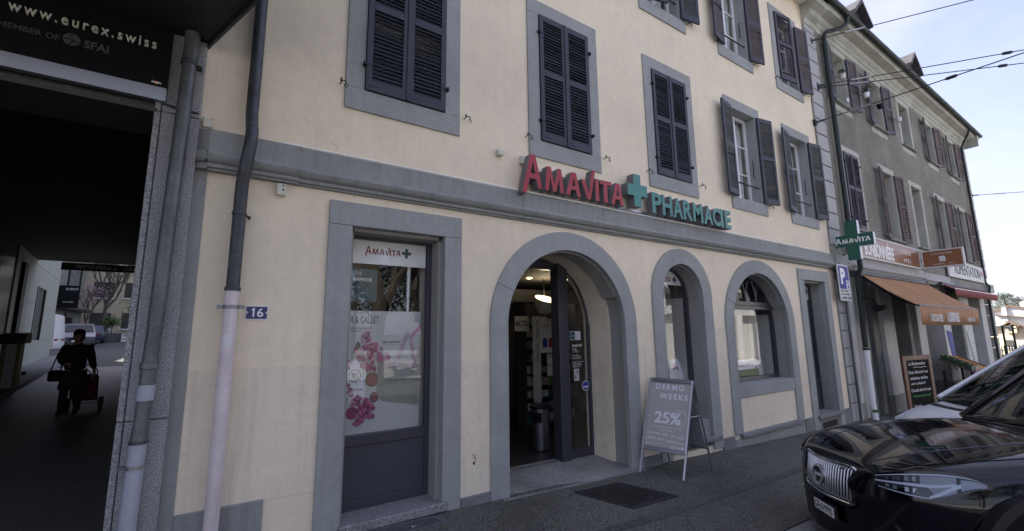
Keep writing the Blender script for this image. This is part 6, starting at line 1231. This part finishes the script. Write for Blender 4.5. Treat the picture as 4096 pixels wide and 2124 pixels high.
# ================================================================== black SUV and white van
def cr(p0, p1, p2, p3, t):
    return tuple(.5*((2*b)+(c-a)*t+(2*a-5*b+4*c-d)*t*t+(3*b-a-3*c+d)*t**3) for a, b, c, d in zip(p0, p1, p2, p3))
def resample(pts, per):
    o = []; n = len(pts)
    for i in range(n-1):
        p0 = pts[i-1] if i else tuple(2*a-b for a, b in zip(pts[0], pts[1])); p3 = pts[i+2] if i+2 < n else tuple(2*a-b for a, b in zip(pts[-1], pts[-2]))
        for k in range(per): o.append(cr(p0, pts[i], pts[i+1], p3, k/per))
    o.append(pts[-1]); return o
def bspl(pts, per):         # smooth approximating spline through a control polygon, ends kept
    n = len(pts); P = [tuple(2*a-b for a, b in zip(pts[0], pts[1]))]+list(pts)+[tuple(2*a-b for a, b in zip(pts[-1], pts[-2]))]; o = []
    def ev(i, t):
        w = ((1-t)**3/6, (3*t**3-6*t*t+4)/6, (-3*t**3+3*t*t+3*t+1)/6, t**3/6); return tuple(sum(w[k]*P[i+k][c] for k in range(4)) for c in range(len(pts[0])))
    for i in range(n-1):
        for k in range(per): o.append(ev(i, k/per))
    o.append(ev(n-2, 1.)); return o
class Loft:
    def __init__(s, rows, ps=6, pp=6):       # rows: (s, [(l,z)...])
        cols = [bspl([(r[0], *q) for q in r[1]], pp) for r in rows]
        n = len(cols[0]); lines = [bspl([c[j] for c in cols], ps) for j in range(n)]
        s.G = [[lines[j][i] for j in range(n)] for i in range(len(lines[0]))]; s.ps, s.pp = ps, pp
    def at(s, i, j, off=0., side=1):
        i = min(max(i*s.ps, 0), len(s.G)-1.001); j = min(max(j*s.pp, 0), len(s.G[0])-1.001); a, b = int(i), int(j); u, v = i-a, j-b
        P = [Vector(s.G[a][b]), Vector(s.G[a+1][b]), Vector(s.G[a][b+1]), Vector(s.G[a+1][b+1])]
        p = P[0].lerp(P[1], u).lerp(P[2].lerp(P[3], u), v); n = (P[1]-P[0]).cross(P[2]-P[0])
        if n.length > 1e-9: n.normalize()
        if n.y < 0 or (abs(n.y) < .3 and n.z < 0): n = -n
        p = p+n*off; return Vector((p.x, -p.y*side, p.z))
    def mesh(s, cap=True):
        b = MB(); rows = []
        for r in s.G: rows.append([(p[0], -p[1], p[2]) for p in r]+[(p[0], p[1], p[2]) for p in reversed(r[1:-1] if r[0][1] == 0 else r)])
        b.grid(rows, True)
        if cap: b.add(rows[0], [tuple(range(len(rows[0])))]); b.add(rows[-1], [tuple(reversed(range(len(rows[-1]))))])
        return b
def place(loc, rz):
    m = Matrix.Translation(loc) @ Matrix.Rotation(rz, 4, 'Z'); return lambda p: m @ Vector(p)
SUVL = (4.47, -2.44, -.32)
def place2(loc, rz, roll): 
    m = Matrix.Translation(loc) @ Matrix.Rotation(rz, 4, 'Z') @ Matrix.Rotation(roll, 4, 'X'); return lambda p: m @ Vector(p)
X = place2(SUVL, R(-42), R(-2.6))
SV = thing('black_suv', 'shiny black luxury SUV with a ribbed chrome grille parked nose-in by the kerb', 'car', SUVL)
rows = [
 (.00, [(0, .80), (.22, .80), (.32, .79), (.38, .77), (.42, .70), (.44, .55), (.43, .40), (.38, .28), (0, .26)]),
 (.04, [(0, .912), (.26, .908), (.38, .898), (.48, .880), (.535, .81), (.56, .60), (.54, .41), (.48, .25), (0, .23)]),
 (.10, [(0, .955), (.30, .952), (.45, .940), (.58, .925), (.64, .85), (.665, .62), (.64, .41), (.57, .24), (0, .22)]),
 (.24, [(0, 1.008), (.36, 1.004), (.54, .995), (.70, .985), (.775, .905), (.80, .66), (.78, .41), (.70, .23), (0, .21)]),
 (.48, [(0, 1.070), (.43, 1.064), (.63, 1.052), (.80, 1.03), (.89, .965), (.92, .70), (.90, .42), (.80, .23), (0, .21)]),
 (.85, [(0, 1.134), (.48, 1.128), (.71, 1.110), (.86, 1.08), (.945, 1.01), (.965, .76), (.95, .42), (.84, .23), (0, .21)]),
 (1.20, [(0, 1.182), (.49, 1.176), (.73, 1.156), (.875, 1.12), (.95, 1.045), (.965, .78), (.95, .42), (.84, .23), (0, .21)]),
 (1.60, [(0, 1.188), (.50, 1.182), (.76, 1.166), (.885, 1.135), (.955, 1.06), (.965, .78), (.95, .42), (.84, .23), (0, .21)]),
 (2.6, [(0, 1.15), (.50, 1.15), (.77, 1.15), (.89, 1.13), (.955, 1.06), (.965, .78), (.95, .42), (.84, .23), (0, .21)]),
 (3.9, [(0, 1.16), (.50, 1.16), (.77, 1.16), (.88, 1.14), (.95, 1.07), (.965, .80), (.95, .42), (.84, .25), (0, .23)]),
 (4.6, [(0, 1.16), (.48, 1.16), (.72, 1.15), (.82, 1.12), (.88, 1.05), (.90, .80), (.88, .45), (.76, .30), (0, .28)]),
 (4.9, [(0, 1.05), (.40, 1.05), (.60, 1.04), (.68, 1.02), (.72, .98), (.74, .80), (.72, .50), (.60, .38), (0, .36)])]
LF = Loft(rows); LF.mesh().xf(X).build('body', 'paint_black', SV, 0, True, weld=True)
# shut lines: bonnet edge and wing/bumper seam
for sd in (1, -1):
    MB().tube([X(LF.at(i, 2.62 if i > 3 else 2.62+.0*(3-i), .0015, sd)) for i in [2.6+.25*k for k in range(17)]], .0035, 5).build('bonnet_gap', 'black', SV)
    MB().tube([X(LF.at(i, 1.35+.12*max(0, 4-i), .001, sd)) for i in [2.2+.25*k for k in range(18)]], .004, 5).build('bonnet_crease', 'paint_navy', SV)
# grille
gs = lambda l: -.030+.50*l*l                     # plan curve of the grille
def gpt(l, z, o=0.): return X((gs(l)+(z-.76)*.16-o, -l, z))
def rr_dense(l0, l1, z0, z1, r):
    p = rrect(l0, l1, z0, z1, r, 4); o = []
    for a, b in zip(p, p[1:]+p[:1]):
        n = max(1, int(math.hypot(a[0]-b[0], a[1]-b[1])/.04)); o += [(a[0]+(b[0]-a[0])*k/n, a[1]+(b[1]-a[1])*k/n) for k in range(n)]
    return o
rl = rr_dense(-.388, .388, .622, .900, .055); rl.append(rl[0]); MB().tube([gpt(a, b, .012) for a, b in rl], .011, 8, False).build('grille_frame', 'chrome', SV, 0, True)
MB().grid([[gpt(-.385+.77*k/20, z, -.012) for k in range(21)] for z in (.62, .70, .80, .90)]).build('grille_back', 'black', SV)
for k in range(27):
    l = -.365+.73*k/26; z0, z1 = .642+.015*(abs(l) > .34), .888-.015*(abs(l) > .34)
    MB().tube([gpt(l, z0, .0), gpt(l, z0+.012, .013), gpt(l, (z0+z1)/2, .019), gpt(l, z1-.02, .013), gpt(l, z1, -.006)], .0075, 6).build('grille_bar', 'alu', SV, 0, True)
MB().prism([[(-.30, .88), (-.265, .88), (.30, .65), (.265, .65)][::1]], .02, .028, lambda a, b, d: gpt(-a, b, d)).build('diagonal_bar', 'alu_dark', SV)
MB().prism([disc(0, .764, .085, 28), disc(0, .764, .062, 28)[::-1]], .02, .044, lambda a, b, d: gpt(a, b, d)).build('emblem_ring', 'chrome', SV, .004, True); MB().prism([disc(0, .764, .062, 24)], .02, .034, lambda a, b, d: gpt(a, b, d)).build('emblem_face', 'black_gloss', SV); MB().prism([rect(-.058, .058, .752, .776)], .034, .040, lambda a, b, d: gpt(a, b, d)).build('emblem_band', 'chrome', SV)
# number plate
npx = lambda l, z, o=0.: X((-.035-o+.10*l*l, -l, z))
MB().prism([rect(-.17, .17, .425, .555)], 0, .02, npx).build('plate_holder', 'trim_black', SV); MB().prism([rect(-.15, .15, .453, .533)], .02, .024, npx).build('number_plate', 'white', SV)
rot = Matrix.Rotation(R(-42), 3, 'Z'); text('plate_characters', 'GE·619795', 'black', SV, npx(-.135, .466, .0245), .27, .055, (X((0, -1, 0))-X((0, 0, 0)), X((0, 0, 1))-X((0, 0, 0)), X((-1, 0, 0))-X((0, 0, 0))), .001, .012)
# lower intake and skid lip
MB().prism([rrect(-.58, .58, .28, .41, .04)], -.05, .012, lambda l, z, o: X((.0+.16*l*l-o+.02, -l, z))).build('lower_intake', 'trim_black', SV, .006); MB().tube([X((.02+.22*l*l, -l, .255+.02*abs(l))) for l in [-.66+.11*k for k in range(13)]], .022, 8).build('skid_lip', 'alu_dark', SV, 0, True)
# headlights
hpl = [(.08, .56), (.13, .625), (.19, .69), (.255, .74), (.325, .795), (.40, .85), (.47, .89), (.545, .922)]
htop = [.905, .928, .950, .965, .978, .982, .972, .938]; hbot = [.835, .822, .812, .806, .812, .860, .905, .926]
def hl_solid(name, m, a0, a1, f0, f1, o0, o1, sd, n=24):
    R_ = resample([(*p, t, b) for p, t, b in zip(hpl, htop, hbot)], 4); k0, k1 = int(a0*(len(R_)-1)), int(a1*(len(R_)-1)); b = MB(); lo = []; hi = []
    for k in range(k0, k1+1):
        s, l, t, q = R_[k]; e = R_[min(k+1, len(R_)-1)]; w = R_[max(k-1, 0)]; d = Vector((e[0]-w[0], e[1]-w[1])).normalized(); nn = Vector((-d.y, d.x)); 
        g0 = f0(k/(len(R_)-1)) if callable(f0) else f0; g1 = f1(k/(len(R_)-1)) if callable(f1) else f1
        za, zb = q+(t-q)*g0, q+(t-q)*g1; lean = lambda z: (z-.88)*.25
        P = lambda z, o: X((s+nn.x*o+lean(z)*.6, -(l+nn.y*o)*sd+lean(z)*.3*sd, z)); lo.append([P(za, o0), P(zb, o0), P(zb, o1), P(za, o1)])
    b.grid(lo, True); b.add(lo[0], [(0, 1, 2, 3)]); b.add(lo[-1], [(3, 2, 1, 0)]); return b.build(name, m, SV, 0, False)
for sd in (1, -1):
    if sd == 1: hl_solid('headlight_surround', 'black_gloss', 0, 1, -.10, 1.10, -.06, .012, sd)
    hl_solid('headlight_bowl', 'trim_black', .02, .98, .05, .95, -.0, .014, sd); hl_solid('reflector', 'alu_dark', .46, .74, .10, .90, .0, .0155, sd)
    hl_solid('running_light', 'lamp_white', .03, .72, .46, .57, .0, .020, sd); hl_solid('running_light_tail', 'lamp_tail', .76, .99, .15, .80, .0, .019, sd); hl_solid('running_light_tail', 'lamp_white', .50, .76, lambda u: .04+max(0, u-.50)*1.2, lambda u: .13+max(0, u-.50)*1.75, .0, .021, sd)
    if sd == -1: continue
    hl_solid('painted_sheen_edge', 'lamp_white', .02, .97, .93, .98, .0, .020, sd); hl_solid('painted_sheen_edge', 'lamp_white', .05, .52, .02, .06, .0, .020, sd)  # chrome rims, their bright sheen painted on in white
    for k in range(4):
        u = .12+.085*k; hl_solid('lamp_cell', 'alu', u, u+.04, .16, .36, .0, .018, sd); hl_solid('lamp_cell', 'alu_dark', u, u+.05, .66, .86, .0, .018, sd)
    hl_solid('lens', 'lens', .0, 1, .0, 1.0, .022, .026, sd)
# wheels and arches
for sd in (1, -1):
    for sx in (.90, 3.88):
        b = MB(); b.lathe([(.20, -.12), (.385, -.12), (.40, -.08), (.40, .08), (.385, .12), (.20, .12)], (0, 0, 0), 32); b.xf(lambda p: X((sx+p.x, -sd*(.86+p.z), .40+p.y))); w = b.build('wheel', 'rubber', SV, 0, True)
        b = MB(); b.prism([disc(0, 0, .29, 24)], .0, .115, lambda a, c, d: X((sx+a, -sd*(.86+d), .40+c))); b.build('rim', 'rim', w)
        b = MB(); b.prism([[(.53*math.cos(R(a)), .53*math.sin(R(a))) for a in range(-10, 191, 8)]+[(.47*math.cos(R(a)), .47*math.sin(R(a))) for a in range(190, -11, -8)]], .90, .985, lambda a, c, d: X((sx+a, -sd*d, .40+c))); b.build('wheel_arch_trim', 'trim_black', SV)
        b = MB(); b.prism([disc(0, 0, .48, 28)], .90, .972, lambda a, c, d: X((sx+a, -sd*d, .40+c))); b.build('dark_well_disc', 'black', SV)  # black disc on the closed body, painting in the dark wheel recess
# greenhouse
def gh(root, X, s0, s1, z0, z1, w0, w1, sr, paint, bulge=.16, rear=4.55, name='windscreen', pr=1.):
    rows = []
    for j in range(11):
        v = j/10; rows.append([X((s0+(s1-s0)*v-bulge*(1-u*u)*(1-.35*v)+bulge, -u*(w0+(w1-w0)*v), z0+(z1-z0)*v+.02*(1-u*u))) for u in [-1+.1*k for k in range(21)]])
    o = MB().grid(rows).build(name, 'car_glass', root, 0, True); sd_ = o.modifiers.new('t', 'SOLIDIFY'); sd_.thickness = .006
    for u in (-1, 1): MB().tube([X((s0+(s1-s0)*v+bulge-.0, -u*(w0+(w1-w0)*v)*1.012, z0+(z1-z0)*v)) for v in [k/8 for k in range(9)]], [r*pr for r in (.042, .038, .034, .032, .030, .030, .032, .036, .042)], 8).build('a_pillar', paint, root, 0, True)
    rows = []
    for j in range(9):
        s = s1+bulge*.65+(sr-s1-bulge*.65)*j/8; f = 1-.06*(j/8)**2; rows.append([X((s-bulge*.65*(1-u*u)*(1-j/8), -u*w1*1.05*f, z1+.03*(1-u*u)-.02*(abs(u) == 1)+.03*math.sin(j/8*math.pi))) for u in [-1+.1*k for k in range(21)]])
    o = MB().grid(rows).build('roof', paint, root, 0, True); sd_ = o.modifiers.new('t', 'SOLIDIFY'); sd_.thickness = .03
    for u in (-1, 1):
        MB().hexa([X((s0+bulge+.12, -u*w0*1.0, z0)), X((rear, -u*w0*1.0, z0+.02)), X((sr, -u*w1*1.0, z1)), X((s1+bulge+.02, -u*w1*1.0, z1))], [X((s0+bulge+.12, -u*(w0+.006), z0)), X((rear, -u*(w0+.006), z0+.02)), X((sr, -u*(w1+.006), z1)), X((s1+bulge+.02, -u*(w1+.006), z1))]).build('side_window', 'car_glass', root)
        for f in (.42, .78): MB().tube([X((s0+bulge+(rear-s0-bulge)*f, -u*w0*1.01, z0)), X((s1+bulge+(sr-s1-bulge)*f, -u*w1*1.02, z1))], .04, 6).build('pillar', 'trim_black', root)
    MB().hexa([X((rear, -w0, z0)), X((rear, w0, z0)), X((sr, w1, z1)), X((sr, -w1, z1))], [X((rear+.01, -w0, z0)), X((rear+.01, w0, z0)), X((sr+.01, w1, z1)), X((sr+.01, -w1, z1))]).build('rear_window', 'car_glass', root)
gh(SV, X, 1.54, 2.20, 1.16, 1.72, .80, .63, 4.2, 'paint_black', .18)
box_ = lambda root, X, n, m, *a: MB().box(*a).xf(X).build(n, m, root, .04)
box_(SV, X, 'dashboard', 'trim_black', 1.8, 2.3, -.70, .70, .9, 1.13); 
for y in (-.38, .38): box_(SV, X, 'seat', 'trim_black', 2.5, 2.72, y-.25, y+.25, .6, 1.35); box_(SV, X, 'headrest', 'trim_black', 2.62, 2.72, y-.13, y+.13, 1.38, 1.56)
MB().tube([X((1.54+.18*(l/.75)**2, -l, 1.165)) for l in [-.75+.1*k for k in range(16)]], .022, 6).build('cowl', 'trim_black', SV)
for l0, l1 in ((-.60, .02), (.1, .62)): MB().tube([X((1.56, -l0, 1.19)), X((1.59, -(l0+l1)/2, 1.20)), X((1.67, -l1, 1.225))], .010, 5).build('wiper', 'trim_black', SV)
for sd in (1, -1):
    MB().tube([X((2.35, -.93*sd, 1.12)), X((2.35, -1.02*sd, 1.16))], .03, 6).build('mirror_stalk', 'trim_black', SV); m_ = MB().box(2.25, 2.43, -.13, .13, -.09, .09); m_.xf(lambda p: X((p.x, -1.08*sd+p.y*.9, 1.24+p.z))).build('door_mirror', 'paint_black', SV, .04)
# ---- white van parked beside it
VNL = (7.45, -2.42, -.40); XV = place(VNL, R(-42))
VN = thing('white_van', 'white compact van parked behind the black SUV, its bonnet and windscreen showing', 'van', VNL)
rv = [
 (.00, [(0, .80), (.40, .79), (.58, .76), (.66, .70), (.70, .60), (.72, .45), (.70, .35), (.6, .26), (0, .25)]),
 (.06, [(0, .92), (.44, .905), (.64, .87), (.75, .80), (.80, .68), (.82, .48), (.80, .34), (.68, .23), (0, .22)]),
 (.22, [(0, 1.015), (.50, 1.0), (.70, .965), (.82, .90), (.87, .78), (.89, .52), (.87, .34), (.75, .22), (0, .21)]),
 (.50, [(0, 1.095), (.55, 1.085), (.75, 1.055), (.87, .99), (.91, .86), (.92, .55), (.90, .34), (.8, .22), (0, .21)]),
 (.90, [(0, 1.165), (.58, 1.16), (.78, 1.135), (.885, 1.08), (.92, .93), (.93, .6), (.91, .34), (.8, .22), (0, .21)]),
 (1.20, [(0, 1.18), (.58, 1.18), (.79, 1.16), (.89, 1.12), (.925, .98), (.93, .6), (.91, .34), (.8, .22), (0, .21)]),
 (3.0, [(0, 1.18), (.58, 1.18), (.80, 1.17), (.90, 1.15), (.93, 1.0), (.935, .6), (.91, .34), (.8, .22), (0, .21)]),
 (4.35, [(0, 1.18), (.58, 1.18), (.80, 1.17), (.90, 1.15), (.92, 1.0), (.92, .6), (.90, .38), (.8, .3), (0, .3)])]
LV = Loft(rv); LV.mesh().xf(XV).build('body', 'car_white', VN, 0, True, weld=True)
gh(VN, XV, .52, 1.80, 1.12, 1.98, .80, .66, 4.2, 'car_white', .16, 4.3, pr=.85)
box_(VN, XV, 'dashboard', 'trim_black', 1.05, 1.5, -.72, .72, .9, 1.17)
for y in (-.4, .4): box_(VN, XV, 'seat', 'trim_black', 2.0, 2.2, y-.25, y+.25, .6, 1.4)
def strip(LL, XX, i0, i1, j1, name, m, root, off=.004):
    rows = []
    for k in range(25):
        u = -1+2*k/24; sd = 1 if u >= 0 else -1; j = abs(u)*j1; rows.append([XX(LL.at(i0(abs(u))+(i1(abs(u))-i0(abs(u)))*q/2, j, off, sd)) for q in range(3)])
    o = MB().grid(rows).build(name, m, root, 0, True); q = o.modifiers.new('t', 'SOLIDIFY'); q.thickness = .004
strip(LV, XV, lambda u: 2.55+.45*u*u, lambda u: 2.78+.45*u*u, 2.1, 'bonnet_vent', 'trim_black', VN, .005)
strip(LV, XV, lambda u: 3.12+.55*u*u, lambda u: 3.45+.6*u*u, 2.7, 'cowl_grille', 'trim_black', VN, .006)
for l0, l1 in ((-.62, .0), (.05, .62)): MB().tube([XV((.62, -l0, 1.15)), XV((.66, -(l0+l1)/2, 1.18)), XV((.78, -l1, 1.25))], .012, 5).build('wiper', 'trim_black', VN)
for sd in (1, -1):
    MB().prism([[(.10, .74), (.34, .80), (.62, 1.0), (.40, .95), (.12, .84)]], .0, .02, lambda a, b, d: XV((a, -sd*(.83+.10*min(1, (a/.5))+d-.06*max(0, .35-a)), b))).build('headlight', 'lamp_white', VN)
    m_ = MB().box(-.08, .08, -.12, .12, -.11, .11); m_.xf(lambda p: XV((1.38+p.x, -1.06*sd+p.y, 1.25+p.z))).build('door_mirror', 'trim_black', VN, .04)
    for sx in (.88, 3.6):
        b = MB(); b.lathe([(.18, -.10), (.31, -.10), (.325, 0), (.31, .10), (.18, .10)], (0, 0, 0), 24); b.xf(lambda p: XV((sx+p.x, -sd*(.85+p.z), .325+p.y))); w = b.build('wheel', 'rubber', VN, 0, True); MB().prism([disc(0, 0, .2, 18)], 0, .10, lambda a, c, d: XV((sx+a, -sd*(.85+d), .325+c))).build('rim', 'rim', w)
MB().hexa([XV((.95, -.05, 1.18)), XV((.95, -.65, 1.18)), XV((1.25, -.65, 1.19)), XV((1.25, -.05, 1.19))], [XV((.95, -.05, 1.185)), XV((.95, -.65, 1.185)), XV((1.25, -.65, 1.195)), XV((1.25, -.05, 1.195))]).build('paper_on_dashboard', 'off_white', VN)
